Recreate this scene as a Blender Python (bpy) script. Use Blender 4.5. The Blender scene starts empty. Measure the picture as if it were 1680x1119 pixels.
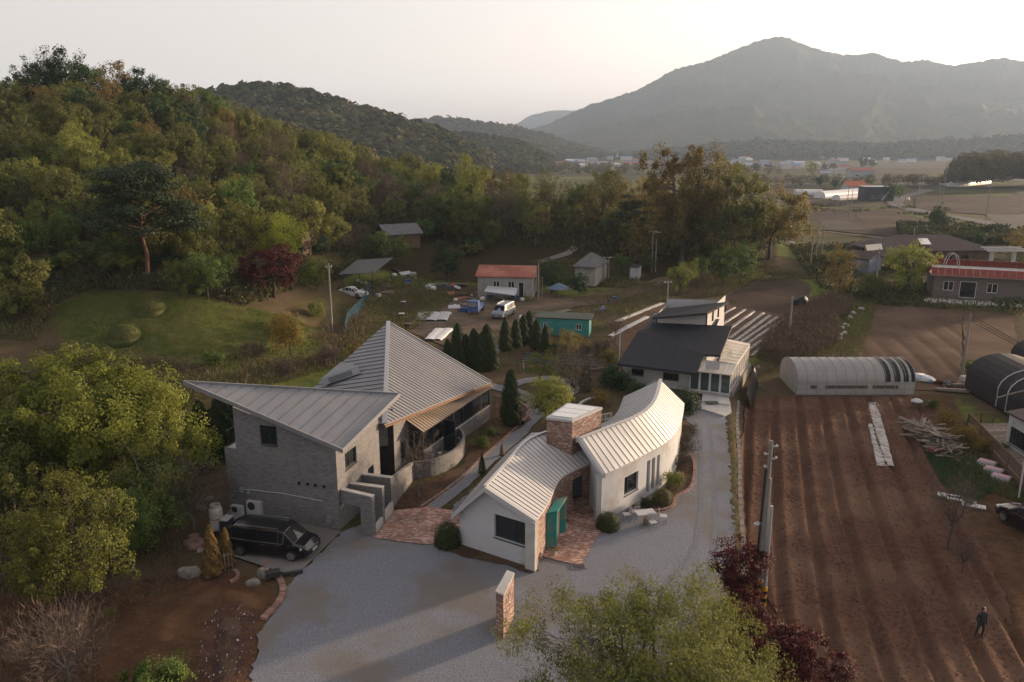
import bpy, math, random
import numpy as np
from mathutils import Vector, Matrix, geometry
random.seed(7); rng = np.random.default_rng(7)
SC = bpy.context.scene
COL = SC.collection
R = math.radians

# ---------------------------------------------------------------- camera, sky, sun, exposure
H = 23.0; PITCH = R(13.9); FPX = 1307.0
cd = bpy.data.cameras.new('camera'); cam = bpy.data.objects.new('camera', cd); COL.objects.link(cam)
cd.sensor_width = 36; cd.lens = 36 * FPX / 1680; cd.clip_start = .5; cd.clip_end = 30000
cam.location = (0, 0, H); cam.rotation_euler = (math.pi / 2 - PITCH, 0, 0); SC.camera = cam
SUN_AZ, SUN_EL = R(57), R(7)          # azimuth from +Y towards +X
w = bpy.data.worlds.new('World'); SC.world = w; w.use_nodes = True
nt = w.node_tree; nt.nodes.clear()
sky = nt.nodes.new('ShaderNodeTexSky'); sky.sky_type = 'NISHITA'; sky.sun_disc = False
sky.sun_elevation = SUN_EL; sky.sun_rotation = SUN_AZ; sky.air_density = 1.0; sky.dust_density = 4.5; sky.ozone_density = 2.2
bg = nt.nodes.new('ShaderNodeBackground'); bg.inputs[1].default_value = 0.108
wo = nt.nodes.new('ShaderNodeOutputWorld'); hsv_ = nt.nodes.new('ShaderNodeHueSaturation'); hsv_.inputs['Saturation'].default_value = .55; hsv_.inputs['Value'].default_value = 1.6; nt.links.new(sky.outputs[0], hsv_.inputs['Color']); tn = nt.nodes.new('ShaderNodeMix'); tn.data_type = 'RGBA'; tn.blend_type = 'MULTIPLY'; tn.inputs[0].default_value = 1; tn.inputs[7].default_value = (1.18, 1.0, .93, 1); nt.links.new(hsv_.outputs[0], tn.inputs[6]); ev = nt.nodes.new('ShaderNodeMix'); ev.data_type = 'RGBA'; ev.inputs[0].default_value = .45; ev.inputs[7].default_value = (3.45, 3.0, 2.74, 1); nt.links.new(tn.outputs[2], ev.inputs[6]); nt.links.new(ev.outputs[2], bg.inputs[0]); nt.links.new(bg.outputs[0], wo.inputs[0])
sd = bpy.data.lights.new('sun', 'SUN'); sd.energy = 4.9; sd.angle = R(3.5); sd.color = (1.0, .73, .48)
so = bpy.data.objects.new('sun', sd); COL.objects.link(so)
SDIR = Vector((math.sin(SUN_AZ) * math.cos(SUN_EL), math.cos(SUN_AZ) * math.cos(SUN_EL), math.sin(SUN_EL)))
so.rotation_euler = (-SDIR).to_track_quat('-Z', 'Y').to_euler(); so.location = SDIR * 200
SC.view_settings.view_transform = 'Standard'; SC.view_settings.look = 'None'; SC.view_settings.gamma = 1
SC.view_settings.exposure = 1.46; SC.view_settings.use_curve_mapping = False
SC.cycles.volume_bounces = 0; SC.cycles.max_bounces = 6; SC.cycles.diffuse_bounces = 3
SC.cycles.transparent_max_bounces = 12; SC.cycles.volume_step_rate = 5

# ---------------------------------------------------------------- survey helpers (photo pixel -> place)
CP, SP = math.cos(PITCH), math.sin(PITCH)
def kk(v): t = (v - 559.5) / FPX; return (SP + t * CP) / (CP - t * SP)
def P(u, v, z=0.):
    y = (H - z) / kk(v); d = y * CP + (H - z) * SP; return ((u - 840) / FPX * d, y)
def P3(u, v, z): a = P(u, v, z); return (a[0], a[1], z)
def Z(y, v): return H - y * kk(v)
def ray(u, v):
    k = kk(v); d = CP + k * SP; return ((u - 840) / FPX * d, 1.0, -k)     # per metre of y
def Wp(u, v, A, B):
    """where the line of sight meets the upright plane through plan points A and B"""
    r = ray(u, v); nx, ny = B[1] - A[1], A[0] - B[0]
    y = (nx * A[0] + ny * A[1]) / (nx * r[0] + ny)
    return (r[0] * y, y, H + r[2] * y)
def vnoise(x, y, s=0):
    x = np.asarray(x, float); y = np.asarray(y, float); xi = np.floor(x); yi = np.floor(y); fx = x - xi; fy = y - yi
    fx = fx * fx * (3 - 2 * fx); fy = fy * fy * (3 - 2 * fy)
    def h(a, b):
        n = np.sin(a * 127.1 + b * 311.7 + s * 74.7) * 43758.5453; return n - np.floor(n)
    return (h(xi, yi) * (1 - fx) + h(xi + 1, yi) * fx) * (1 - fy) + (h(xi, yi + 1) * (1 - fx) + h(xi + 1, yi + 1) * fx) * fy
def fbm(x, y, s=0, o=4):
    r = 0; a = .5
    for i in range(o): r = r + a * vnoise(x * 2 ** i, y * 2 ** i, s + i); a *= .5
    return r
def sm(t): t = np.clip(t, 0, 1); return t * t * (3 - 2 * t)
TA = [-.95, -.70, -.62, -.53, -.40, -.31, -.24, -.18, -.105, -.03, .045, .12, .20, .31, .39]
TZR = [28, 28, 28, 31, 28, 23.5, 19.5, 15.5, 12, 10.5, 9, 8, 5, 2, -1]
TYR = [165, 165, 170, 180, 190, 200, 200, 200, 195, 190, 185, 180, 170, 165, 165]
TZF = [6, 6, 6, 7, 7.5, 6, 4, 2, 1, .7, .5, .4, 0, 0, 0]
TYF = [85, 85, 88, 92, 95, 102, 110, 118, 126, 131, 133, 136, 142, 146, 150]
TY0 = [52, 54, 56, 60, 63, 70, 80, 95, 115, 125, 127, 130, 138, 140, 145]
XR = [(-20, 7.0), (30, 9.3), (36, 11.4), (42.4, 13.3), (50, 15.2), (57, 17.1), (64.6, 19.0), (72, 21.2), (84, 24.2)]
def xr(y): return np.interp(y, [p[0] for p in XR], [p[1] for p in XR])
TF = np.linspace(-1.3, .8, 420); _k = np.hanning(31); _k /= _k.sum()
def _s(T): return np.convolve(np.pad(np.interp(TF, TA, T), 15, 'edge'), _k, 'valid')
TZR, TYR, TZF, TYF, TY0 = [_s(T) for T in (TZR, TYR, TZF, TYF, TY0)]; TA = TF
def terr(x, y):
    x = np.asarray(x, float); y = np.asarray(y, float); a = x / np.maximum(y, 1)
    zr = np.interp(a, TA, TZR); yr = np.interp(a, TA, TYR); zf = np.interp(a, TA, TZF); yf = np.interp(a, TA, TYF); y0 = np.interp(a, TA, TY0)
    hill = zf * sm((y - y0) / (yf - y0)); t = np.clip((y - yf) / (yr - yf), 0, 1)
    hill = hill + (zr - zf) * (.45 * t + .55 * sm(t)); far = sm((y - yr) / 110); hill = hill * (1 - far)
    zv = -7 * sm((y - 150) / 260) - 5 * sm((y - 420) / 900)
    z = zv + hill + (fbm(x / 9, y / 9, 3) - .47) * 1.6 * sm(hill / 5) * (y > 40)
    step = sm((x - xr(y) - .1) / .5) * (1 - sm((y - 74) / 14))
    z = z - .8 * step
    lb = sm((-13.5 - x) / 4) * sm((42 - y) / 6)                      # rough spoil in the near left corner
    z = z + lb * ((fbm(x / 3.1, y / 2.3, 9) - .42) * 1.1)
    z = z + sm((-21 - x) / 8) * sm((60 - y) / 12) * .5
    return z
def tz(x, y): return float(terr(x, y))
def G(u, v, lo=18, hi=9000):
    """first place where the line of sight meets the ground"""
    r = ray(u, v); ys = lo * (hi / lo) ** (np.arange(900) / 899.)
    g = H + r[2] * ys - terr(r[0] * ys, ys); i = np.argmax(g < 0)
    if g[i] >= 0: i = 899
    a, b = ys[max(i - 1, 0)], ys[i]
    for _ in range(22):
        m = (a + b) / 2
        if H + r[2] * m - tz(r[0] * m, m) < 0: b = m
        else: a = m
    return (r[0] * b, b, tz(r[0] * b, b))

# ---------------------------------------------------------------- materials
def M(name, c1, rough=.85, c2=None, ns=4., bump=0., bs=20., metal=0., spec=.3, coord='Object', trans=0., rnd=0., c3=None, n3=.6, det=4, hs=None):
    m = bpy.data.materials.new(name); m.use_nodes = True; t = m.node_tree; N, L = t.nodes, t.links
    b = N['Principled BSDF']; b.inputs['Roughness'].default_value = rough; b.inputs['Metallic'].default_value = metal
    b.inputs['Specular IOR Level'].default_value = spec
    tc = N.new('ShaderNodeTexCoord'); co = tc.outputs[coord]
    if coord == 'World': pass
    out = None
    if c2 is None: b.inputs['Base Color'].default_value = (*c1, 1)
    def mixc(fac, A, B):
        x = N.new('ShaderNodeMix'); x.data_type = 'RGBA'
        if isinstance(fac, float): x.inputs[0].default_value = fac
        else: L.new(fac, x.inputs[0])
        for s, q in ((6, A), (7, B)):
            if isinstance(q, tuple): x.inputs[s].default_value = (*q, 1)
            else: L.new(q, x.inputs[s])
        return x.outputs[2]
    def noise(sc, d=det, r=.6):
        n = N.new('ShaderNodeTexNoise'); n.inputs['Scale'].default_value = sc; n.inputs['Detail'].default_value = d
        n.inputs['Roughness'].default_value = r; L.new(co, n.inputs['Vector']); return n.outputs[0]
    def ramp(f, a, c):
        x = N.new('ShaderNodeMapRange'); x.inputs[1].default_value = a; x.inputs[2].default_value = c; x.interpolation_type = 'SMOOTHSTEP'; L.new(f, x.inputs[0]); return x.outputs[0]
    col = c1
    if c2: col = mixc(ramp(noise(ns), .35, .65), c1, c2)
    if c3: col = mixc(ramp(noise(n3, 3), .45, .62), col, c3)
    if rnd:
        oi = N.new('ShaderNodeObjectInfo'); hsv = N.new('ShaderNodeHueSaturation')
        a = N.new('ShaderNodeMapRange'); L.new(oi.outputs['Random'], a.inputs[0]); a.inputs[3].default_value = 1 - rnd; a.inputs[4].default_value = 1 + rnd
        L.new(a.outputs[0], hsv.inputs['Value'])
        mu = N.new('ShaderNodeMath'); mu.operation = 'MULTIPLY'; mu.inputs[1].default_value = 37.31; L.new(oi.outputs['Random'], mu.inputs[0])
        fr = N.new('ShaderNodeMath'); fr.operation = 'FRACT'; L.new(mu.outputs[0], fr.inputs[0])
        a2 = N.new('ShaderNodeMapRange'); L.new(fr.outputs[0], a2.inputs[0]); hh = rnd * .09 if hs is None else hs; a2.inputs[3].default_value = .5 - hh; a2.inputs[4].default_value = .5 + hh
        L.new(a2.outputs[0], hsv.inputs['Hue'])
        if isinstance(col, tuple): hsv.inputs['Color'].default_value = (*col, 1)
        else: L.new(col, hsv.inputs['Color'])
        col = hsv.outputs[0]
    if not isinstance(col, tuple): L.new(col, b.inputs['Base Color'])
    if bump:
        bn = N.new('ShaderNodeBump'); bn.inputs['Strength'].default_value = bump; bn.inputs['Distance'].default_value = .05
        L.new(noise(bs, 5, .65), bn.inputs['Height']); L.new(bn.outputs[0], b.inputs['Normal'])
    if trans:
        o = N['Material Output']; tr = N.new('ShaderNodeBsdfTranslucent'); mx = N.new('ShaderNodeMixShader'); mx.inputs[0].default_value = trans
        if isinstance(col, tuple): tr.inputs[0].default_value = (*col, 1)
        else: L.new(col, tr.inputs[0])
        L.new(b.outputs[0], mx.inputs[1]); L.new(tr.outputs[0], mx.inputs[2]); L.new(mx.outputs[0], o.inputs[0])
    return m
def brickmat(name, cols, mortar, bw, bh, ms=.012, bump=.6, rough=.85, sq=1, dirt=.35):
    m = bpy.data.materials.new(name); m.use_nodes = True; t = m.node_tree; N, L = t.nodes, t.links; b = N['Principled BSDF']; b.inputs['Roughness'].default_value = rough
    tc = N.new('ShaderNodeTexCoord'); br = N.new('ShaderNodeTexBrick'); L.new(tc.outputs['UV'], br.inputs['Vector'])
    br.inputs['Scale'].default_value = 1; br.inputs['Brick Width'].default_value = bw; br.inputs['Row Height'].default_value = bh; br.inputs['Mortar Size'].default_value = ms
    br.inputs['Color1'].default_value = (0, 0, 0, 1); br.inputs['Color2'].default_value = (1, 1, 1, 1); br.inputs['Mortar'].default_value = (.5, .5, .5, 1); br.inputs['Mortar Smooth'].default_value = .2
    cr = N.new('ShaderNodeValToRGB'); cr.color_ramp.interpolation = 'CONSTANT'; e = cr.color_ramp.elements
    e[0].position = 0; e[0].color = (*cols[0], 1); e[1].position = 1 / len(cols); e[1].color = (*cols[1], 1)
    for i in range(2, len(cols)): q = e.new(i / len(cols)); q.color = (*cols[i], 1)
    L.new(br.outputs[0], cr.inputs[0])
    mx = N.new('ShaderNodeMix'); mx.data_type = 'RGBA'; L.new(br.outputs[1], mx.inputs[0]); L.new(cr.outputs[0], mx.inputs[6]); mx.inputs[7].default_value = (*mortar, 1)
    n = N.new('ShaderNodeTexNoise'); n.inputs['Scale'].default_value = .9; n.inputs['Detail'].default_value = 6; L.new(tc.outputs['Object'], n.inputs[0])
    mr = N.new('ShaderNodeMapRange'); mr.inputs[1].default_value = .3; mr.inputs[2].default_value = .7; mr.inputs[3].default_value = 1 - dirt; mr.inputs[4].default_value = 1 + dirt; L.new(n.outputs[0], mr.inputs[0])
    mu = N.new('ShaderNodeVectorMath'); mu.operation = 'SCALE'; L.new(mx.outputs[2], mu.inputs[0]); L.new(mr.outputs[0], mu.inputs['Scale']); L.new(mu.outputs[0], b.inputs['Base Color'])
    n2 = N.new('ShaderNodeTexNoise'); n2.inputs['Scale'].default_value = 25; L.new(tc.outputs['Object'], n2.inputs[0])
    ad = N.new('ShaderNodeMath'); ad.operation = 'MULTIPLY_ADD'; L.new(br.outputs[1], ad.inputs[0]); ad.inputs[1].default_value = -1; L.new(n2.outputs[0], ad.inputs[2])
    bn = N.new('ShaderNodeBump'); bn.inputs['Strength'].default_value = bump; bn.inputs['Distance'].default_value = .03; L.new(ad.outputs[0], bn.inputs['Height']); L.new(bn.outputs[0], b.inputs['Normal'])
    return m

# ---------------------------------------------------------------- mesh builder
class MB:
    def __init__(s): s.v = []; s.f = []; s.uv = []
    def quad(s, *p, uv=None):
        i = len(s.v); s.v += [tuple(q) for q in p]; s.f.append(tuple(range(i, i + len(p)))); s.uv.append(uv); return s
    def box(s, c, d, rz=0, M4=None):
        x, y, z = [q / 2 for q in d]; pts = [(i * x, j * y, k * z) for k in (-1, 1) for (i, j) in ((-1, -1), (1, -1), (1, 1), (-1, 1))]
        cs, sn = math.cos(rz), math.sin(rz)
        if M4 is None: pts = [(c[0] + a * cs - b * sn, c[1] + a * sn + b * cs, c[2] + e) for a, b, e in pts]
        else: pts = [tuple(M4 @ Vector((a + c[0], b + c[1], e + c[2]))) for a, b, e in pts]
        return s.hexa(pts)
    def hexa(s, q):
        for f in ((3, 2, 1, 0), (4, 5, 6, 7), (0, 1, 5, 4), (1, 2, 6, 5), (2, 3, 7, 6), (3, 0, 4, 7)): s.quad(*[q[i] for i in f])
        return s
    def bar(s, a, b, w_, h_, up=(0, 0, 1)):
        a, b = Vector(a), Vector(b); d = (b - a).normalized(); u = Vector(up); sd_ = d.cross(u)
        if sd_.length < 1e-4: sd_ = d.cross(Vector((1, 0, 0)))
        sd_.normalize(); n = sd_.cross(d); x, z = sd_ * w_ / 2, n * h_ / 2
        return s.hexa([a - x - z, a + x - z, b + x - z, b - x - z, a - x + z, a + x + z, b + x + z, b - x + z])
    def prism(s, poly, z0, z1):
        """poly counter-clockwise in plan; z0/z1 numbers or per-corner lists"""
        n = len(poly); a = z0 if isinstance(z0, (list, tuple)) else [z0] * n; b = z1 if isinstance(z1, (list, tuple)) else [z1] * n
        lo = [(p[0], p[1], a[i]) for i, p in enumerate(poly)]; hi = [(p[0], p[1], b[i]) for i, p in enumerate(poly)]
        for i in range(n): j = (i + 1) % n; s.quad(lo[i], lo[j], hi[j], hi[i])
        s.quad(*hi); s.quad(*lo[::-1]); return s
    def tube(s, pts, r, n=6, cap=True):
        pts = [Vector(p) for p in pts]; rr = r if isinstance(r, (list, tuple)) else [r] * len(pts); rings = []; up = Vector((.3, .2, .93))
        for i, p in enumerate(pts):
            d = (pts[min(i + 1, len(pts) - 1)] - pts[max(i - 1, 0)]).normalized(); a = d.cross(up)
            if a.length < .05: a = d.cross(Vector((1, 0, 0)))
            a.normalize(); b = d.cross(a); i0 = len(s.v); rings.append(i0)
            for k in range(n): t = 2 * math.pi * k / n; s.v.append(tuple(p + (a * math.cos(t) + b * math.sin(t)) * rr[i]))
        for i in range(len(rings) - 1):
            for k in range(n): l = (k + 1) % n; s.f.append((rings[i] + l, rings[i] + k, rings[i + 1] + k, rings[i + 1] + l)); s.uv.append(None)
        if cap:
            s.f.append(tuple(rings[0] + k for k in range(n))); s.uv.append(None)
            s.f.append(tuple(rings[-1] + k for k in range(n))[::-1]); s.uv.append(None)
        return s
    def lathe(s, prof, c=(0, 0, 0), n=16, ax=None):
        i0 = len(s.v)
        for r, z in prof:
            for k in range(n):
                t = 2 * math.pi * k / n
                if ax == 'y': s.v.append((c[0] + r * math.cos(t), c[1] + z, c[2] + r * math.sin(t)))
                else: s.v.append((c[0] + r * math.cos(t), c[1] + r * math.sin(t), c[2] + z))
        for i in range(len(prof) - 1):
            for k in range(n): l = (k + 1) % n; a = i0 + i * n; s.f.append((a + k, a + l, a + n + l, a + n + k)); s.uv.append(None)
        s.f.append(tuple(i0 + (len(prof) - 1) * n + k for k in range(n))); s.uv.append(None)
        s.f.append(tuple(i0 + k for k in range(n))[::-1]); s.uv.append(None); return s
    def mesh(s, name, mat, smooth=False):
        me = bpy.data.meshes.new(name); me.from_pydata(s.v, [], s.f); ul = me.uv_layers.new(name='UVMap'); data = []
        V = [Vector(p) for p in s.v]
        for f, uv in zip(s.f, s.uv):
            if uv: data += [c for q in uv for c in q]; continue
            n = (V[f[1]] - V[f[0]]).cross(V[f[2]] - V[f[0]])
            if len(f) > 3: n += (V[f[2]] - V[f[0]]).cross(V[f[3]] - V[f[0]])
            if n.length > 0: n.normalize()
            if abs(n.z) > .9: a, b = Vector((1, 0, 0)), Vector((0, 1, 0))
            else: a = Vector((0, 0, 1)).cross(n).normalized(); b = n.cross(a)
            for i in f: data += [V[i].dot(a), V[i].dot(b)]
        ul.data.foreach_set('uv', data)
        if smooth: me.polygons.foreach_set('use_smooth', [True] * len(me.polygons))
        if mat: me.materials.append(mat)
        me.update(); return me
    def build(s, name, mat, parent=None, smooth=False, kind=None, label=None, local=False):
        o = bpy.data.objects.new(name, s.mesh(name, mat, smooth)); COL.objects.link(o)
        if parent is not None:
            o.parent = parent
            if not local:
                r = parent
                off = Vector(r.location)
                while r.parent is not None: r = r.parent; off += Vector(r.location)
                o.location = -off
        if kind: o['kind'] = kind
        if label: o['label'] = label
        return o
def tag(o, label=None, cat=None, group=None, kind=None):
    if label: o['label'] = label
    if cat: o['category'] = cat
    if group: o['group'] = group
    if kind: o['kind'] = kind
    return o
def thing(name, label, cat, loc=(0, 0, 0), rz=0, group=None):
    o = bpy.data.objects.new(name, None); COL.objects.link(o); o.location = loc; o.rotation_euler = (0, 0, rz); o.empty_display_size = .3
    return tag(o, label, cat, group)
def copytree(root, loc, rz=0, sc=1, label=None, group=None):
    r = root.copy(); COL.objects.link(r); r.location = loc; r.rotation_euler = (0, 0, rz); r.scale = (sc, sc, sc)
    if label: r['label'] = label
    if group: r['group'] = group
    for ch in list(root.children):
        c = ch.copy(); COL.objects.link(c); c.parent = r
        for g in list(ch.children): d = g.copy(); COL.objects.link(d); d.parent = c
    return r
def lerp(a, b, t): return tuple(a[i] + (b[i] - a[i]) * t for i in range(len(a)))
def resample(pts, n):
    pts = [Vector(p) for p in pts]; L = [0]
    for i in range(1, len(pts)): L.append(L[-1] + (pts[i] - pts[i - 1]).length)
    out = []
    for k in range(n + 1):
        t = L[-1] * k / n; i = 1
        while i < len(L) - 1 and L[i] < t: i += 1
        q = (t - L[i - 1]) / max(L[i] - L[i - 1], 1e-9); out.append(tuple(pts[i - 1].lerp(pts[i], q)))
    return out
def smoothline(pts, n=24):
    """Catmull-Rom through the points"""
    p = [Vector(q) for q in pts]; p = [p[0] * 2 - p[1]] + p + [p[-1] * 2 - p[-2]]; o = []
    for i in range(1, len(p) - 2):
        for k in range(6):
            t = k / 6; a, b, c, d = p[i - 1], p[i], p[i + 1], p[i + 2]
            o.append(.5 * ((2 * b) + (c - a) * t + (2 * a - 5 * b + 4 * c - d) * t * t + (3 * b - a - 3 * c + d) * t ** 3))
    o.append(p[-2]); return resample(o, n)

# ---------------------------------------------------------------- draped ground patches
def inpoly(x, y, poly):
    x = np.asarray(x); y = np.asarray(y); r = np.zeros(x.shape, bool); n = len(poly)
    for i in range(n):
        (x1, y1), (x2, y2) = poly[i][:2], poly[(i + 1) % n][:2]
        if y1 == y2: continue
        c = ((y1 > y) != (y2 > y)) & (x < (x2 - x1) * (y - y1) / (y2 - y1) + x1); r ^= c
    return r
def polydist(x, y, poly):
    d = np.full(np.shape(x), 1e9); n = len(poly)
    for i in range(n):
        (x1, y1), (x2, y2) = poly[i][:2], poly[(i + 1) % n][:2]; dx, dy = x2 - x1, y2 - y1; L = dx * dx + dy * dy + 1e-9
        t = np.clip(((x - x1) * dx + (y - y1) * dy) / L, 0, 1); d = np.minimum(d, np.hypot(x - x1 - t * dx, y - y1 - t * dy))
    return np.where(inpoly(x, y, poly), d, -d)
def jag(poly, step, amp, seed=0):
    out = []; n = len(poly); q = random.Random(seed)
    for i in range(n):
        a, b = poly[i], poly[(i + 1) % n]; L = math.hypot(b[0] - a[0], b[1] - a[1]); m = max(1, int(L / step))
        for k in range(m):
            t = k / m; x = a[0] + (b[0] - a[0]) * t; y = a[1] + (b[1] - a[1]) * t
            out.append((x + q.uniform(-amp, amp), y + q.uniform(-amp, amp)))
    return out
REG = []
def patch(name, poly, mat, off=.03, sp=1., step=None, amp=0., dz=None, kind='structure', seed=0, reg=True):
    poly = [tuple(p[:2]) for p in poly]
    if reg: REG.append(poly)
    if step: poly = jag(poly, step, amp, seed)
    A = sum(poly[i][0] * poly[(i + 1) % len(poly)][1] - poly[(i + 1) % len(poly)][0] * poly[i][1] for i in range(len(poly)))
    if A < 0: poly = poly[::-1]
    xs = [p[0] for p in poly]; ys = [p[1] for p in poly]
    if isinstance(sp, tuple): sx, sy = sp
    else: sx = sy = sp
    gx, gy = np.meshgrid(np.arange(min(xs), max(xs), sx), np.arange(min(ys), max(ys), sy)); gx = gx.ravel(); gy = gy.ravel()
    gx = gx + .013 * np.sin(gy * 7); k = polydist(gx, gy, poly) > min(sx, sy) * .4; pts = [Vector(p) for p in poly] + [Vector((a, b)) for a, b in zip(gx[k], gy[k])]
    n = len(poly); r = geometry.delaunay_2d_cdt(pts, [(i, (i + 1) % n) for i in range(n)], [], 1, 1e-4)
    X = np.array([p[0] for p in r[0]]); Y = np.array([p[1] for p in r[0]]); Zz = terr(X, Y) + off
    if dz is not None: Zz = Zz + dz(X, Y)
    me = bpy.data.meshes.new(name); me.from_pydata(list(zip(X.tolist(), Y.tolist(), Zz.tolist())), [], [tuple(f) for f in r[2]])
    ul = me.uv_layers.new(name='UVMap'); li = np.empty(len(me.loops), int); me.loops.foreach_get('vertex_index', li)
    ul.data.foreach_set('uv', np.stack([X[li], Y[li]], 1).ravel()); me.polygons.foreach_set('use_smooth', [True] * len(me.polygons))
    me.materials.append(mat); me.update(); o = bpy.data.objects.new(name, me); COL.objects.link(o)
    if me.polygons and me.polygons[0].normal.z < 0: me.flip_normals()
    if kind: o['kind'] = kind
    return o
def GP(pts): return [G(*p)[:2] for p in pts]
def strip(path, w_):
    """ribbon polygon round a plan polyline"""
    pts = [Vector(p[:2]) for p in path]; l, r = [], []
    for i, p in enumerate(pts):
        d = (pts[min(i + 1, len(pts) - 1)] - pts[max(i - 1, 0)]).normalized(); n = Vector((-d.y, d.x)); ww = w_[i] if isinstance(w_, list) else w_
        l.append(tuple(p + n * ww / 2)); r.append(tuple(p - n * ww / 2))
    return l + r[::-1]
# ---------------------------------------------------------------- colours
m_gravel = M('gravel', (.205, .213, .240), .9, (.122, .130, .150), 13.0, bump=1., bs=16, c3=(.150, .140, .130), n3=.18, det=8, spec=.02)
m_gravelfine = M('path_gravel', (.20, .205, .22), .9, (.13, .135, .15), 13, bump=.9, bs=16, det=8, spec=.02)
m_soil = M('ploughed_soil', (.105, .060, .041), .95, (.070, .039, .028), 3.5, bump=1., bs=7, c3=(.118, .072, .05), n3=.15, det=8, spec=.02)
m_soil2 = M('dry_soil', (0.096, 0.065, 0.046), .95, (0.071, 0.048, 0.035), .8, bump=.8, bs=6, c3=(0.112, 0.077, 0.056), n3=.1, spec=.02)
m_clay = M('orange_clay', (.125, .072, .040), .95, (.085, .048, .028), 1.2, bump=.9, bs=7, c3=(.07, .04, .024), n3=.35, spec=.02)
m_darkfield = M('field_dark', (0.053, 0.038, 0.031), .95, (0.040, 0.030, 0.024), .25, bump=.5, bs=2, c3=(0.068, 0.053, 0.037), n3=.03, spec=.02)
m_palefield = M('field_pale', (0.081, 0.065, 0.046), .95, (0.062, 0.048, 0.035), .15, bump=.5, bs=2, c3=(0.062, 0.062, 0.031), n3=.02, spec=.02)
m_greenfield = M('field_green', (0.043, 0.053, 0.019), .95, (0.062, 0.059, 0.025), .1, bump=.4, bs=2, c3=(0.074, 0.062, 0.037), n3=.02, spec=.02)
m_asphalt = M('asphalt', (0.128, 0.124, 0.120), .85, (0.105, 0.103, 0.101), .5, bump=.2, bs=20, spec=.02)
m_concrete = M('concrete', (0.172, 0.164, 0.152), .9, (0.140, 0.133, 0.125), .9, bump=.3, bs=12, c3=(0.148, 0.136, 0.121), n3=.4, spec=.02)
m_dirtroad = M('dirt_road', (0.130, 0.102, 0.077), .95, (0.099, 0.074, 0.056), .8, bump=.7, bs=8, c3=(0.081, 0.068, 0.043), n3=.3, spec=.02)
m_mulch = M('bark_mulch', (0.081, 0.053, 0.037), .95, (0.053, 0.034, 0.025), 2.5, bump=1, bs=18, c3=(0.099, 0.068, 0.046), n3=.5, spec=.02)
m_meadow = M('meadow_grass', (0.094, 0.119, 0.027), .95, (0.138, 0.144, 0.044), .5, bump=.9, bs=7, c3=(0.150, 0.119, 0.056), n3=.14, spec=.02)
m_paving = brickmat('clay_pavers', [(.26, .13, .095), (.34, .21, .17), (.21, .10, .075), (.40, .30, .26), (.29, .16, .12)], (.14, .09, .07), .23, .11, .012, .5)
m_mtn = M('wooded_mountain', (0.027, 0.033, 0.013), 1, (0.039, 0.041, 0.018), .006, bump=0, c3=(0.051, 0.045, 0.021), n3=.0021, det=8, spec=.02)
m_mtn2 = M('wooded_ridge', (0.015, 0.019, 0.008), 1, (0.025, 0.026, 0.011), .03, c3=(0.032, 0.026, 0.013), n3=.006, det=8, spec=.02)

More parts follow.
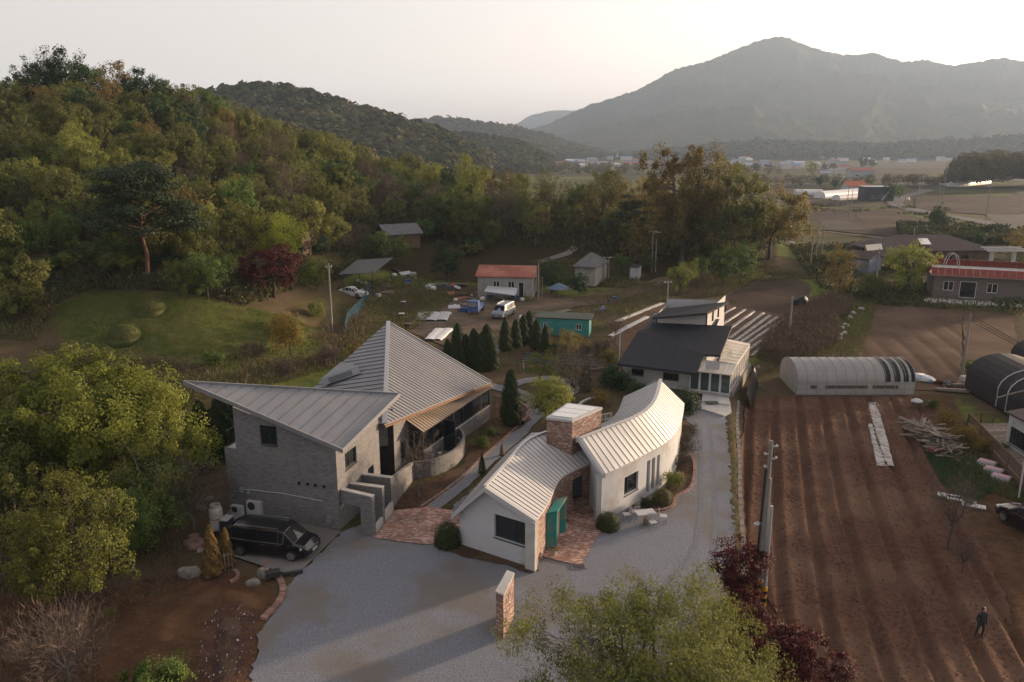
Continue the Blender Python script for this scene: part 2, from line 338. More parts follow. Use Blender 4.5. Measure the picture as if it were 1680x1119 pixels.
# the ground sheet: one material, cover read from measured zones (grass, red soil, litter)
def ground_material():
    m = bpy.data.materials.new('ground_cover'); m.use_nodes = True; t = m.node_tree; N, L = t.nodes, t.links; b = N['Principled BSDF']; b.inputs['Roughness'].default_value = .95; b.inputs['Specular IOR Level'].default_value = .02
    tc = N.new('ShaderNodeTexCoord'); at = N.new('ShaderNodeAttribute'); at.attribute_name = 'cover'; sp = N.new('ShaderNodeSeparateXYZ'); L.new(at.outputs['Vector'], sp.inputs[0])
    def noise(sc, d=6):
        n = N.new('ShaderNodeTexNoise'); n.inputs['Scale'].default_value = sc; n.inputs['Detail'].default_value = d; n.inputs['Roughness'].default_value = .65; L.new(tc.outputs['Object'], n.inputs[0]); return n.outputs[0]
    def ramp(f, a, c):
        x = N.new('ShaderNodeMapRange'); x.inputs[1].default_value = a; x.inputs[2].default_value = c; x.interpolation_type = 'SMOOTHSTEP'; L.new(f, x.inputs[0]); return x.outputs[0]
    def mx(f, A, B):
        x = N.new('ShaderNodeMix'); x.data_type = 'RGBA'; L.new(f, x.inputs[0])
        for s, q in ((6, A), (7, B)):
            if isinstance(q, tuple): x.inputs[s].default_value = (*q, 1)
            else: L.new(q, x.inputs[s])
        return x.outputs[2]
    n1, n2, n3 = noise(.16), noise(.9), noise(4.5)
    base = mx(ramp(n2, .4, .62), (0.075, 0.061, 0.032), (0.053, 0.052, 0.022)); base = mx(ramp(n1, .42, .6), base, (0.089, 0.064, 0.043)); base = mx(ramp(n3, .5, .75), base, (0.107, 0.089, 0.053))
    grass = mx(ramp(n2, .38, .62), (0.064, 0.090, 0.021), (0.116, 0.122, 0.036)); grass = mx(ramp(n3, .52, .8), grass, (0.160, 0.139, 0.064))
    soil = mx(ramp(n2, .38, .62), (0.093, 0.053, 0.031), (0.062, 0.036, 0.022)); soil = mx(ramp(n3, .5, .75), soil, (0.118, 0.071, 0.043))
    lit = mx(ramp(n2, .4, .6), (0.037, 0.027, 0.016), (0.028, 0.026, 0.011)); lit = mx(ramp(n3, .5, .7), lit, (0.053, 0.037, 0.024))
    def edge(ch):
        a = N.new('ShaderNodeMath'); a.operation = 'MULTIPLY_ADD'; L.new(n2, a.inputs[0]); a.inputs[1].default_value = .7; a.inputs[2].default_value = -.35
        c = N.new('ShaderNodeMath'); c.operation = 'ADD'; L.new(sp.outputs[ch], c.inputs[0]); L.new(a.outputs[0], c.inputs[1]); return ramp(c.outputs[0], .4, .6)
    col = mx(edge(0), base, grass); col = mx(edge(1), col, soil); col = mx(edge(2), col, lit); L.new(col, b.inputs['Base Color'])
    bn = N.new('ShaderNodeBump'); bn.inputs['Strength'].default_value = .9; bn.inputs['Distance'].default_value = .12; L.new(noise(5, 8), bn.inputs['Height']); L.new(bn.outputs[0], b.inputs['Normal'])
    return m
def axis(lo, a, b, hi, st, g1, g2):
    mid = list(np.arange(a, b, st)); l = []; x, s = a, st
    while x > lo: s *= g1; x -= s; l.append(x)
    r = []; x, s = mid[-1], st
    while x < hi: s *= g2; x += s; r.append(x)
    return np.array(l[::-1] + mid + r)
gx = axis(-7000, -52, 48, 9000, .5, 1.07, 1.07); gy = axis(-300, 26, 122, 12000, .5, 1.12, 1.035)
X, Y = np.meshgrid(gx, gy); nx_, ny_ = X.shape[1], X.shape[0]; ZZ = terr(X, Y)
MEAD = GP([(95, 500), (150, 478), (240, 480), (330, 488), (400, 505), (470, 520), (520, 540), (480, 560), (400, 575), (330, 590), (240, 585), (170, 580), (110, 565), (85, 530)])
SOILZ = [GP([(215, 960), (330, 930), (440, 950), (455, 985), (425, 1050), (410, 1119), (380, 1200), (-100, 1200), (-100, 980)]), GP([(1222, 655), (1420, 640), (1560, 650), (1600, 720), (1680, 800), (1720, 1200), (1330, 1190), (1210, 900)])]
gr = sm(.5 + polydist(X, Y, MEAD) / 4); ok = (np.abs(X) < 120) & (Y > 20) & (Y < 170)
for q in [[(390, 520), (540, 560), (620, 600), (560, 640), (300, 600)], [(1210, 600), (1310, 590), (1300, 560), (1400, 470), (1300, 455), (1230, 480), (1330, 500)], [(1380, 480), (1440, 510), (1420, 560), (1340, 520)], [(560, 480), (640, 470), (760, 470), (640, 420), (560, 440)], [(1540, 740), (1680, 780), (1680, 700), (1560, 650)], [(700, 455), (900, 420), (1050, 430), (1090, 450), (950, 490)]]:
    gr = np.maximum(gr, .75 * sm(.5 + polydist(X, Y, GP(q)) / 4))
gr = np.where(Y > 150, .1 + .8 * (fbm(X / 70, Y / 45, 5) > .5), gr)
so_ = np.zeros(X.shape)
for q in SOILZ: so_ = np.maximum(so_, sm(.5 + polydist(X, Y, q) / 3))
lt = sm((terr(X, Y) - 7.2) / 2) * sm((330 - Y) / 60) * sm((Y - 70) / 12); lt = np.maximum(lt, sm((-19 - X) / 5) * sm((64 - Y) / 6) * (1 - so_))
aa = X / np.maximum(Y, 1); lt = np.maximum(lt, sm((Y - 122) / 14) * sm((205 - Y) / 20) * sm((.36 - aa) / .05) * .9)
FIELD = [(1226, 655), (1300, 650), (1500, 650), (1528, 700), (1558, 790), (1590, 850), (1640, 960), (1680, 1060), (1720, 1200), (1420, 1180), (1340, 1075), (1262, 990), (1232, 930), (1220, 850), (1214, 740)]
UPF = [(1436, 506), (1500, 500), (1580, 512), (1577, 600), (1574, 642), (1480, 640), (1440, 600), (1408, 585), (1415, 540)]
ZZ = ZZ - .2 * sm(polydist(X, Y, [P(u, v, -.8) for u, v in FIELD]) / .8) - .4 * sm(polydist(X, Y, GP(UPF)) / .8)
me = bpy.data.meshes.new('ground'); ii = np.arange(nx_ * ny_).reshape(ny_, nx_)
fa = np.stack([ii[:-1, :-1], ii[:-1, 1:], ii[1:, 1:], ii[1:, :-1]], -1).reshape(-1, 4)
me.vertices.add(nx_ * ny_); me.vertices.foreach_set('co', np.stack([X, Y, ZZ], -1).ravel()); me.loops.add(fa.size); me.loops.foreach_set('vertex_index', fa.ravel())
me.polygons.add(len(fa)); me.polygons.foreach_set('loop_start', np.arange(len(fa)) * 4); me.polygons.foreach_set('use_smooth', [True] * len(fa))
ca = me.attributes.new('cover', 'FLOAT_VECTOR', 'POINT'); ca.data.foreach_set('vector', np.stack([gr, so_, lt], -1).ravel())
me.update(calc_edges=True); me.validate(); me.materials.append(ground_material()); gd = bpy.data.objects.new('ground', me); COL.objects.link(gd); gd['kind'] = 'structure'

# ---------------------------------------------------------------- far mountains, each where it stands
def mountain(name, prof, yc, y0, y1, mat, nu=420, nv=110, rough=.5, foot=0., seed=0, zb=-14, spur=.33, fine=0):
    us = [p[0] for p in prof]; az = np.array([(u - 840) / FPX for u in us]); hz = np.array([Z(yc, v) for u, v in prof])
    a = np.linspace(az[0], az[-1], nu); h = np.interp(a, az, hz); k = np.ones(7) / 7; h = np.convolve(np.pad(h, 3, 'edge'), k, 'valid')
    t = np.linspace(0, 1, nv); A, T = np.meshgrid(a, t); Yg = y0 + (y1 - y0) * T; HH = np.tile(h, (nv, 1)); tc = (yc - y0) / (y1 - y0)
    # lateral warp so that spurs come down irregularly
    rid = 1 - np.abs(2 * fbm(A * yc / (yc * .07), Yg / (yc * .16), seed) - 1); prof_ = np.where(T < tc, np.clip(T / tc, 0, 1) ** 1.25, np.clip((1 - T) / (1 - tc), 0, 1))
    base = zb + (HH - zb) * prof_ * (1 - spur * (1 - rid) * 2.2 * (1 - np.clip((prof_ - .7) / .3, 0, 1) ** 2) * np.clip(prof_ * 3, 0, 1))
    X_ = A * (Yg * CP); Yw = Yg; L_ = yc * .012
    Zg = base + rough * (fbm(X_ / L_, Yw / L_, seed + 5) - .47) * yc * .006 * np.clip(prof_ * 6, 0, 1)
    if fine: Zg = Zg + (vnoise(X_ / fine, Yw / fine, 8) ** 1.5) * fine * .8 * np.clip(prof_ * 8, 0, 1)
    v = np.stack([X_, Yw, Zg], -1).reshape(-1, 3); i = np.arange(nu * nv).reshape(nv, nu); f = np.stack([i[:-1, :-1], i[:-1, 1:], i[1:, 1:], i[1:, :-1]], -1).reshape(-1, 4)
    me = bpy.data.meshes.new(name); me.from_pydata(v.tolist(), [], f.tolist()); me.materials.append(mat); me.polygons.foreach_set('use_smooth', [True] * len(f)); me.update()
    o = bpy.data.objects.new(name, me); COL.objects.link(o); o['kind'] = 'structure'; return o
mountain('mountain', [(800, 250), (845, 222), (900, 205), (955, 178), (1000, 163), (1040, 150), (1075, 130), (1100, 115), (1130, 108), (1165, 97), (1200, 80), (1240, 65), (1270, 60), (1300, 72), (1335, 84), (1370, 92), (1420, 88), (1470, 103), (1500, 98), (1545, 108), (1575, 105), (1620, 96), (1660, 101), (1700, 98), (1800, 120), (1950, 150), (2150, 190), (2400, 232)], 4300, 2100, 6000, m_mtn, seed=3, nu=760, nv=240, spur=.26, rough=.22, fine=14)
mountain('distant_mountain', [(760, 235), (800, 218), (842, 206), (868, 190), (900, 181), (950, 180), (1010, 176), (1100, 190), (1200, 230)], 6500, 6060, 7600, m_mtn, seed=11, nu=200, nv=60)
rdg_b = mountain('wooded_ridge', [(640, 232), (680, 203), (720, 196), (760, 199), (800, 206), (850, 212), (900, 226), (960, 246), (1010, 258)], 2000, 1500, 2300, m_mtn2, seed=17, nu=260, nv=80, spur=.1, rough=.3)
rdg_c = mountain('low_wooded_ridge', [(680, 226), (730, 222), (790, 228), (840, 236), (880, 252), (905, 266)], 1150, 850, 1400, m_mtn2, seed=21, nu=200, nv=60, spur=.06, rough=.3)
rdg_a = mountain('near_wooded_ridge', [(-300, 215), (150, 175), (300, 162), (380, 150), (430, 144), (480, 149), (540, 165), (600, 183), (650, 196), (700, 212), (740, 228), (780, 250), (800, 262)], 800, 480, 1000, m_mtn2, seed=29, nu=300, nv=90, spur=.05, rough=.16)
rdg_d = mountain('foothill', [(1000, 262), (1060, 256), (1130, 248), (1200, 240), (1280, 236), (1360, 242), (1450, 244), (1540, 236), (1640, 230), (1760, 228), (1900, 240), (2100, 258)], 2000, 1750, 2090, m_mtn, seed=31, nu=420, nv=70, fine=9)

# haze: the valley air, one closed even box round everything
hz = MB().box((600, 3800, 300), (17000, 9200, 630)).build('haze', None, kind='stuff')
hm = bpy.data.materials.new('valley_haze'); hm.use_nodes = True; hn = hm.node_tree; hn.nodes.clear(); ho = hn.nodes.new('ShaderNodeOutputMaterial'); pv = hn.nodes.new('ShaderNodeVolumePrincipled')
pv.inputs['Density'].default_value = 1.0e-4; pv.inputs['Color'].default_value = (.58, .75, 1, 1); pv.inputs['Anisotropy'].default_value = .2; hn.links.new(pv.outputs[0], ho.inputs['Volume'])
hz.data.materials.clear(); hz.data.materials.append(hm); hz.data.update()

# ---------------------------------------------------------------- surfaces laid on the ground
def fld(name, px, mat, off=.05, sp=2., st=4., amp=.5, seed=0, dz=None): return patch(name, GP(px), mat, off, sp, st, amp, seed=seed, dz=dz)
gy_ = patch('gravel_yard', [P(*q) for q in [(300, 1400), (405, 1160), (425, 1040), (458, 985), (470, 960), (500, 932), (560, 873), (640, 845), (735, 840), (800, 780), (985, 760), (1110, 735), (1140, 700), (1118, 682), (1132, 655), (1190, 660), (1197, 760), (1205, 880), (1200, 975), (1165, 1000), (1165, 1100), (1200, 1400)]], m_gravel, .012, 1.2, .35, .16)
m_track = M('tyre_worn_gravel', (.180, .187, .210), .9, (.108, .114, .130), 13, bump=.8, bs=16, det=8, spec=.02)
for it_, tp in enumerate(([(1165, 700), (1170, 780), (1172, 880), (1150, 960), (1080, 1010), (960, 1010)], [(1148, 700), (1150, 780), (1146, 870), (1115, 935), (1050, 975), (950, 975)])):
    patch('tyre_track', strip(smoothline([(*P(*q), 0) for q in tp], 26), .32), m_track, .016 + it_ * .004, .4, .3, .07, reg=False)
PATH = smoothline([(*P(*q), 0) for q in [(690, 838), (740, 800), (790, 757), (832, 722), (862, 694), (884, 668), (862, 650), (835, 640), (795, 632)]], 40)
patch('gravel_path', strip(PATH, [2.0] * 22 + [1.7] * 19), m_gravelfine, .042, .6, .5, .06)
LOOP = smoothline([(*P(*q), 0) for q in [(832, 637), (850, 628), (885, 622), (915, 622), (935, 631), (934, 645), (905, 652), (882, 660), (868, 668)]], 30)
patch('garden_path', strip(LOOP, 1.5), m_gravelfine, .046, .6, .5, .06)
patch('planting_bed', [P(*q) for q in [(648, 838), (655, 815), (700, 790), (760, 765), (770, 730), (806, 690), (815, 655), (850, 662), (872, 690), (835, 715), (790, 750), (740, 795), (700, 832)]], m_mulch, .055, .6, .5, .07, dz=lambda x, y: .1 * fbm(x / 1.5, y / 1.5, 4) * 1.)
patch('brick_paving', [P(*q) for q in [(613, 884), (648, 838), (690, 830), (735, 838), (772, 846), (752, 868), (738, 892), (690, 894)]], m_paving, .06, .6, .6, .06)
patch('courtyard_paving', [P(*q) for q in [(888, 914), (896, 880), (905, 850), (975, 822), (990, 866), (978, 884), (954, 929), (915, 921)]], m_paving, .062, .6, .6, .05)
patch('soil_border', [P(*q) for q in [(752, 893), (735, 905), (760, 915), (830, 928), (868, 942), (885, 937), (870, 928)]], m_mulch, .066, .4, .3, .06)
patch('concrete_slab', [P(*q) for q in [(378, 835), (560, 873), (500, 932), (480, 946), (385, 915), (355, 870)]], m_concrete, .07, 1)
patch('shrub_bed', [P(*q) for q in [(1020, 846), (1080, 815), (1118, 760), (1112, 735), (1121, 745), (1139, 760), (1135, 795), (1108, 815), (1104, 830), (1085, 838), (1060, 836), (1040, 828)]], m_mulch, .05, .4, .3, .05)
FU = (.30, .954)                                      # the way the furrows run
def furrow(x, y):
    c = x * FU[1] - y * FU[0] + .35 * (fbm(x / 14, y / 14, 2) - .47) * 1.2 - (np.clip(52 - y, 0, 30) ** 2) * .0016
    p = (c / 2.15) % 1; d = np.minimum(p, 1 - p) * 2.15; r = -.34 * np.exp(-(d / .22) ** 2) + .10 * np.exp(-((d - .48) / .13) ** 2) - .07 * np.exp(-((d - .93) / .07) ** 2)
    return r + .022 * np.cos(c * 2 * math.pi / .43) + .07 * (fbm(x * 1.6, y * 1.6, 6) - .47) + .055 * (vnoise(x * 4, y * 3.3, 3) - .5)
FIELD = [(1226, 655), (1300, 650), (1500, 650), (1528, 700), (1558, 790), (1590, 850), (1640, 960), (1680, 1060), (1720, 1200), (1420, 1180), (1340, 1075), (1262, 990), (1232, 930), (1220, 850), (1214, 740)]
patch('ploughed_field', [P(u, v, -.8) for u, v in FIELD], m_soil, .03, (.19, .3), .8, .12, dz=furrow)
def fur2(per, amp, ang):
    def f(x, y): c = x * math.cos(ang) - y * math.sin(ang); p = (c / per) % 1; d = np.minimum(p, 1 - p) * per; return -amp * np.exp(-(d / (.14 * per)) ** 2)
    return f
def mound_patch(nm, pl, mt, h_): return patch(nm, pl, mt, -.16, .25, .5, .15, reg=False, dz=lambda x, y: h_ * sm(polydist(x, y, pl) / 1.3 * .8) + .12 * (fbm(x * 1.2, y * 1.2, 4) - .3))
mound_patch('clay_bank', [P(*q) for q in [(335, 972), (380, 958), (430, 965), (455, 985), (452, 1000), (430, 1015), (395, 1003), (350, 1000)]], m_clay, .55)
mound_patch('clay_bank', [P(*q) for q in [(222, 1045), (262, 1005), (318, 978), (338, 985), (322, 1015), (300, 1060), (255, 1075)]], m_clay, .55)
fld('upper_field', UPF, m_soil2, .02, .4, 2, .1, 1, fur2(2.7, .10, .2))
fld('allotment', [(1580, 515), (1660, 520), (1672, 575), (1660, 600), (1582, 590)], m_soil2, .03, 1, 2, .2, 2)
fld('ploughed_plot', [(1188, 488), (1235, 462), (1300, 455), (1330, 468), (1325, 500), (1300, 520), (1260, 512), (1205, 505)], m_darkfield, .03, 1, 2, .3, 3, fur2(1.4, .08, 1.0))
fld('mulched_plot', [(1000, 552), (1060, 502), (1085, 495), (1200, 500), (1300, 520), (1298, 540), (1235, 582), (1180, 610), (1040, 600)], m_soil2, .015, 1, 2, .2, 4)
fld('vegetable_garden', [(850, 575), (900, 568), (990, 575), (1010, 600), (980, 625), (900, 612), (845, 600)], m_soil2, .02, 1, 1.5, .2, 5)
fld('farm_yard', [(650, 535), (700, 500), (780, 478), (900, 480), (945, 492), (880, 520), (850, 545), (790, 590), (730, 570)], m_dirtroad, .02, 1, 2, .3, 6)
DR = smoothline([G(*q) for q in [(830, 545), (880, 520), (935, 500), (985, 495), (1040, 478), (1085, 462), (1100, 456)]], 30)
patch('dirt_road', strip(DR, 3.4), m_dirtroad, .045, 1, 1.5, .15)
cp_ = smoothline([G(*q) for q in [(780, 600), (812, 578), (850, 546), (895, 520), (935, 508)]], 20)
patch('concrete_ditch', strip(cp_, 1.1), m_concrete, .05, 1)
# valley floor: fields and roads
for i, (nm, px, mt) in enumerate([
    ('field', [(1290, 340), (1460, 345), (1640, 395), (1500, 392), (1290, 372)], m_darkfield), ('field', [(1300, 385), (1420, 392), (1470, 420), (1380, 420), (1280, 400)], m_palefield),
    ('field', [(1300, 312), (1440, 322), (1455, 342), (1290, 336)], m_palefield), ('field', [(1500, 325), (1680, 320), (1680, 350), (1620, 352), (1500, 343)], m_darkfield),
    ('field', [(1530, 352), (1680, 356), (1680, 378), (1600, 366)], m_palefield), ('field', [(1290, 297), (1400, 303), (1380, 310), (1290, 308)], m_greenfield),
    ('field', [(1440, 278), (1560, 280), (1560, 296), (1420, 296)], m_greenfield), ('field', [(1500, 300), (1680, 304), (1680, 316), (1530, 318)], m_greenfield),
    ('field', [(1000, 283), (1180, 284), (1180, 296), (1000, 296)], m_greenfield), ('field', [(1180, 285), (1290, 285), (1290, 292), (1180, 293)], m_palefield), ('field', [(1560, 282), (1680, 284), (1680, 298), (1560, 297)], m_palefield)]):
    fld(nm, px, mt, .06, 8, 12, 1, i)
m_paddy = M('wet_paddy', (.036, .036, .036), .9, (.05, .047, .042), .05, bump=.3, bs=1, spec=.04)
pr_ = random.Random(21)
for v0 in (257, 261, 265.5, 270.5, 276, 283, 291, 300, 311, 322, 352, 362):
    u0 = pr_.uniform(1180, 1230) if v0 > 282 else pr_.uniform(1040, 1100)
    while u0 < 1700:
        du = pr_.uniform(45, 130); hv = (v0 - 240) * .13
        if pr_.random() < .8 and not (1480 - 30 < u0 + du / 2 < 1600 and 305 < v0 < 370): fld('field', [(u0, v0), (u0 + du, v0 + pr_.uniform(-.3, .3)), (u0 + du + hv * 2, v0 + hv), (u0 + hv, v0 + hv)], pr_.choice([m_darkfield, m_palefield, m_greenfield, m_paddy, m_paddy]), .12, 12, 25, .6, int(u0))
        u0 += du + pr_.uniform(3, 8)
RD = smoothline([G(*q) for q in [(1900, 425), (1760, 395), (1680, 379), (1600, 362), (1530, 350), (1490, 342), (1468, 334), (1480, 324), (1510, 316), (1522, 311)]], 50)
patch('paved_road', strip(RD, 7.5), m_asphalt, .09, 4)
patch('country_lane', strip(smoothline([G(*q) for q in [(1310, 293), (1340, 299), (1380, 305), (1408, 309)]], 14), 6), m_asphalt, .09, 5)
for q, w_ in (([(1280, 374), (1340, 379), (1400, 385), (1450, 391)], 2.2), ([(1295, 398), (1320, 399), (1360, 402)], 2.2), ([(1440, 288), (1520, 287), (1600, 289)], 5)):
    patch('concrete_lane', strip(smoothline([G(*p) for p in q], 10), w_), m_concrete, .09, 3)
cpth = smoothline([G(*q) for q in [(885, 430), (905, 424), (930, 416), (945, 405)]], 12)
patch('stone_path', strip(cpth, 1.5), m_concrete, .04, 1)

# sink the ground sheet a little beneath every surface laid on it
co = np.stack([X, Y, ZZ], -1); sink = np.zeros(X.shape)
for pl_ in REG:
    xs = [p[0] for p in pl_]; ys = [p[1] for p in pl_]; k = (X > min(xs)) & (X < max(xs)) & (Y > min(ys)) & (Y < max(ys))
    if k.any(): sink[k] = np.maximum(sink[k], .4 * np.clip(polydist(X[k], Y[k], pl_) / .9, 0, 1))
co[..., 2] -= sink; gd.data.vertices.foreach_set('co', co.ravel()); gd.data.update()
# ================================================================ buildings
m_white = M('white_render', (.42, .43, .445), .85, (.39, .40, .41), .7, bump=.15, bs=30, c3=(0.308, 0.304, 0.290), n3=.35)
m_seamw = M('pale_metal_roof', (.44, .435, .42), .5, (.40, .395, .385), .8, metal=.15, spec=.4, rnd=.035, hs=.002)
m_seamg = M('grey_metal_roof', (.20, .205, .215), .5, (.175, .18, .19), .7, metal=.2, spec=.4, rnd=.05, hs=.002)
m_seamline = M('roof_seam_metal', (.06, .06, .063), .5, metal=.2)
m_seamline2 = M('shaded_seam_metal', (.11, .105, .10), .5, metal=.2)  # seams of the pale roofs; their shading is put into this darker colour
m_trimw = M('white_trim', (0.378, 0.378, 0.383), .6)
m_greybrick = brickmat('grey_brick', [(0.153, 0.153, 0.158), (0.180, 0.176, 0.171), (0.131, 0.131, 0.140), (0.198, 0.189, 0.180), (0.162, 0.162, 0.167)], (0.107, 0.107, 0.109), .30, .085, .012, .7, dirt=.06)
m_redbrick = brickmat('old_red_brick', [(.22, .11, .08), (.30, .17, .125), (.17, .085, .07), (.33, .235, .19), (.25, .13, .095), (.20, .12, .10), (.38, .29, .25)], (.13, .10, .085), .24, .085, .012, .7, dirt=.25)
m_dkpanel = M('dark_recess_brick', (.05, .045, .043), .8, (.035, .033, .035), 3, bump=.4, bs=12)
m_wood = M('stained_wood', (.17, .085, .045), .6, (.13, .062, .033), 3)
m_glass = M('dark_glass', (.012, .016, .020), .06, spec=.9)
m_frame = M('dark_frame', (.03, .03, .032), .45)
m_framew = M('white_frame', (.55, .56, .57), .45)
m_teal = M('teal_paint', (.015, .15, .135), .55, (.02, .17, .15), 1.5, c3=(.10, .15, .12), n3=.5)
m_shingle = M('black_shingle', (.026, .027, .031), .85, (.020, .021, .025), 2, bump=.5, bs=14)
m_black = M('black_paint', (.012, .012, .013), .5)
m_cream = M('cream_metal', (.46, .42, .35), .5, (.40, .37, .31), .8)
m_conc2 = M('pale_concrete', (.40, .395, .38), .85, (.32, .315, .30), 1.2, bump=.3, bs=10)
m_siding = M('white_siding', (0.370, 0.370, 0.374), .6, (0.334, 0.334, 0.339), .8)
m_rust = M('red_tin_roof', (.24, .075, .05), .75, (.18, .055, .038), .5, c3=(.30, .12, .075), n3=.25)
m_greytile = M('grey_tiles', (.13, .13, .135), .85, (.085, .085, .09), 2.5, bump=.6, bs=6)
m_browntile = M('brown_tiles', (.075, .055, .052), .85, (.055, .04, .038), 1.5, bump=.5, bs=5)
m_brownwall = M('brown_wall', (.11, .07, .05), .85, (.08, .05, .035), 1)
m_redtile = M('red_tiles', (.22, .055, .042), .8, (.16, .04, .032), 2)
m_stone = M('rough_stone', (.22, .205, .185), .9, (.14, .13, .12), 2.5, bump=.8, bs=8)
m_steel = M('galvanised', (.38, .39, .40), .45, metal=.5)
m_timber = M('weathered_timber', (.20, .165, .13), .9, (.13, .105, .085), 4, bump=.4, bs=12, rnd=.3, hs=.01)
m_browntimber = M('brown_timber', (.12, .075, .05), .8, (.09, .055, .036), 3)

def wall(mb, A, B, z0, ztop, op=(), rec=.14, inward=None):
    """upright wall A->B seen from the right-hand side; ztop = number or [(s,z)...]; op = openings (s0,s1,za,zb)"""
    L = math.hypot(B[0] - A[0], B[1] - A[1]); dx, dy = (B[0] - A[0]) / L, (B[1] - A[1]) / L; n = (dy, -dx)
    zt = ztop if isinstance(ztop, list) else [(0, ztop), (L, ztop)]
    f = lambda s_: float(np.interp(s_, [q[0] for q in zt], [q[1] for q in zt]))
    br = sorted({0, L} | {o[0] for o in op} | {o[1] for o in op} | {q[0] for q in zt if 0 < q[0] < L})
    pt = lambda s_, z, d=0: (A[0] + dx * s_ - n[0] * d, A[1] + dy * s_ - n[1] * d, z)
    for a, b in zip(br[:-1], br[1:]):
        os_ = sorted([o for o in op if o[0] <= a + 1e-6 and o[1] >= b - 1e-6], key=lambda o: o[2]); lo = z0
        for o in os_:
            if o[2] > lo: mb.quad(pt(a, lo), pt(b, lo), pt(b, o[2]), pt(a, o[2]), uv=[(a, lo), (b, lo), (b, o[2]), (a, o[2])])
            lo = o[3]
        mb.quad(pt(a, lo), pt(b, lo), pt(b, f(b)), pt(a, f(a)), uv=[(a, lo), (b, lo), (b, f(b)), (a, f(a))])
    for s0, s1, za, zb in op:
        mb.quad(pt(s0, za), pt(s0, zb), pt(s0, zb, rec), pt(s0, za, rec)); mb.quad(pt(s1, zb), pt(s1, za), pt(s1, za, rec), pt(s1, zb, rec))
        mb.quad(pt(s0, zb), pt(s1, zb), pt(s1, zb, rec), pt(s0, zb, rec)); mb.quad(pt(s1, za), pt(s0, za), pt(s0, za, rec), pt(s1, za, rec))
    return lambda s_, z, d=0: pt(s_, z, d)
def window(parent, pt, s0, s1, za, zb, rec=.14, fr=None, mull=(), hb=(), fw=.05, glass=None, sill=True, door=False):
    fr = fr or m_frame; mb = MB(); d = rec - .05
    def bx(a, b, c, e, dd0, dd1):
        mb.hexa([pt(a, c, dd1), pt(b, c, dd1), pt(b, c, dd0), pt(a, c, dd0), pt(a, e, dd1), pt(b, e, dd1), pt(b, e, dd0), pt(a, e, dd0)][0:8])
    bx(s0, s0 + fw, za, zb, d, rec); bx(s1 - fw, s1, za, zb, d, rec); bx(s0 + fw, s1 - fw, zb - fw, zb, d, rec); bx(s0 + fw, s1 - fw, za, za + fw, d, rec)
    for q in mull: bx(s0 + (s1 - s0) * q - fw / 2, s0 + (s1 - s0) * q + fw / 2, za + fw, zb - fw, d, rec)
    for q in hb: bx(s0 + fw, s1 - fw, za + (zb - za) * q - fw / 2, za + (zb - za) * q + fw / 2, d + .002, rec)
    w_ = mb.build('door' if door else 'window', fr, parent)
    xs = [0] + list(mull) + [1]
    for a, b in zip(xs[:-1], xs[1:]):
        g = MB(); A_, B_ = s0 + (s1 - s0) * a + fw / 2, s0 + (s1 - s0) * b - fw / 2
        g.quad(pt(A_, za + fw / 2, rec - .02), pt(B_, za + fw / 2, rec - .02), pt(B_, zb - fw / 2, rec - .02), pt(A_, zb - fw / 2, rec - .02)); g.build('pane', glass or m_glass, w_)
    if sill and not door:
        k = MB(); k.hexa([pt(s0 - .04, za - .05, .0), pt(s1 + .04, za - .05, .0), pt(s1 + .04, za - .05, -.05), pt(s0 - .04, za - .05, -.05), pt(s0 - .04, za - .003, .0), pt(s1 + .04, za - .003, .0), pt(s1 + .04, za - .003, -.05), pt(s0 - .04, za - .003, -.05)]); k.build('sill', m_trimw if fr is m_framew else fr, w_)
    return w_
def slab(mb, a, b, c, d, th):
    """roof piece a-b-c-d (outline from above), thickness th downward"""
    lo = [(p[0], p[1], p[2] - th) for p in (a, b, c, d)]; return mb.hexa(lo + [a, b, c, d])
def seamroof(parent, top, bot, n, mat, smat, th=.10, sh=.025, sw=.026, name='roof_panel', ridge=None):
    """standing-seam roof between two edge lines; n panels as pieces, and their upstanding seams"""
    T, B_ = resample(top, n), resample(bot, n)
    for i in range(n):
        mb = MB(); slab(mb, T[i], B_[i], B_[i + 1], T[i + 1], th)
        mb.build(name, mat, parent)
    for i in range(n + 1):
        a, b = Vector(T[i]), Vector(B_[i]); u = Vector((0, 0, 1)); 
        if (a - b).length < .1: continue
        m2 = MB(); m2.bar(a + u * (sh / 2), b + u * (sh / 2), sw, sh); m2.build('roof_seam', smat, parent)

# ---------------- grey brick house with the folded roofs
C0, CL = P(558, 870), P(378, 843.5); L0 = math.hypot(C0[0] - CL[0], C0[1] - CL[1]); e0 = ((C0[0] - CL[0]) / L0, (C0[1] - CL[1]) / L0); f0 = (-e0[1], e0[0])
fc = lambda s_, d=0: (C0[0] + f0[0] * s_ + e0[0] * d, C0[1] + f0[1] * s_ + e0[1] * d)
CF = fc(10)
RZ = 7.0
gh = thing('grey_brick_house', 'grey brick house with a pointed sail-shaped roof and a tall folded roof', 'house', (C0[0], C0[1], 0))
rB, rT, rR = Wp(561, 735, C0, CL), Wp(308, 624, C0, CL), P3(655, 647, RZ)
ov = lambda p, d, g=0: (p[0] - f0[0] * d + e0[0] * g, p[1] - f0[1] * d + e0[1] * g, p[2])
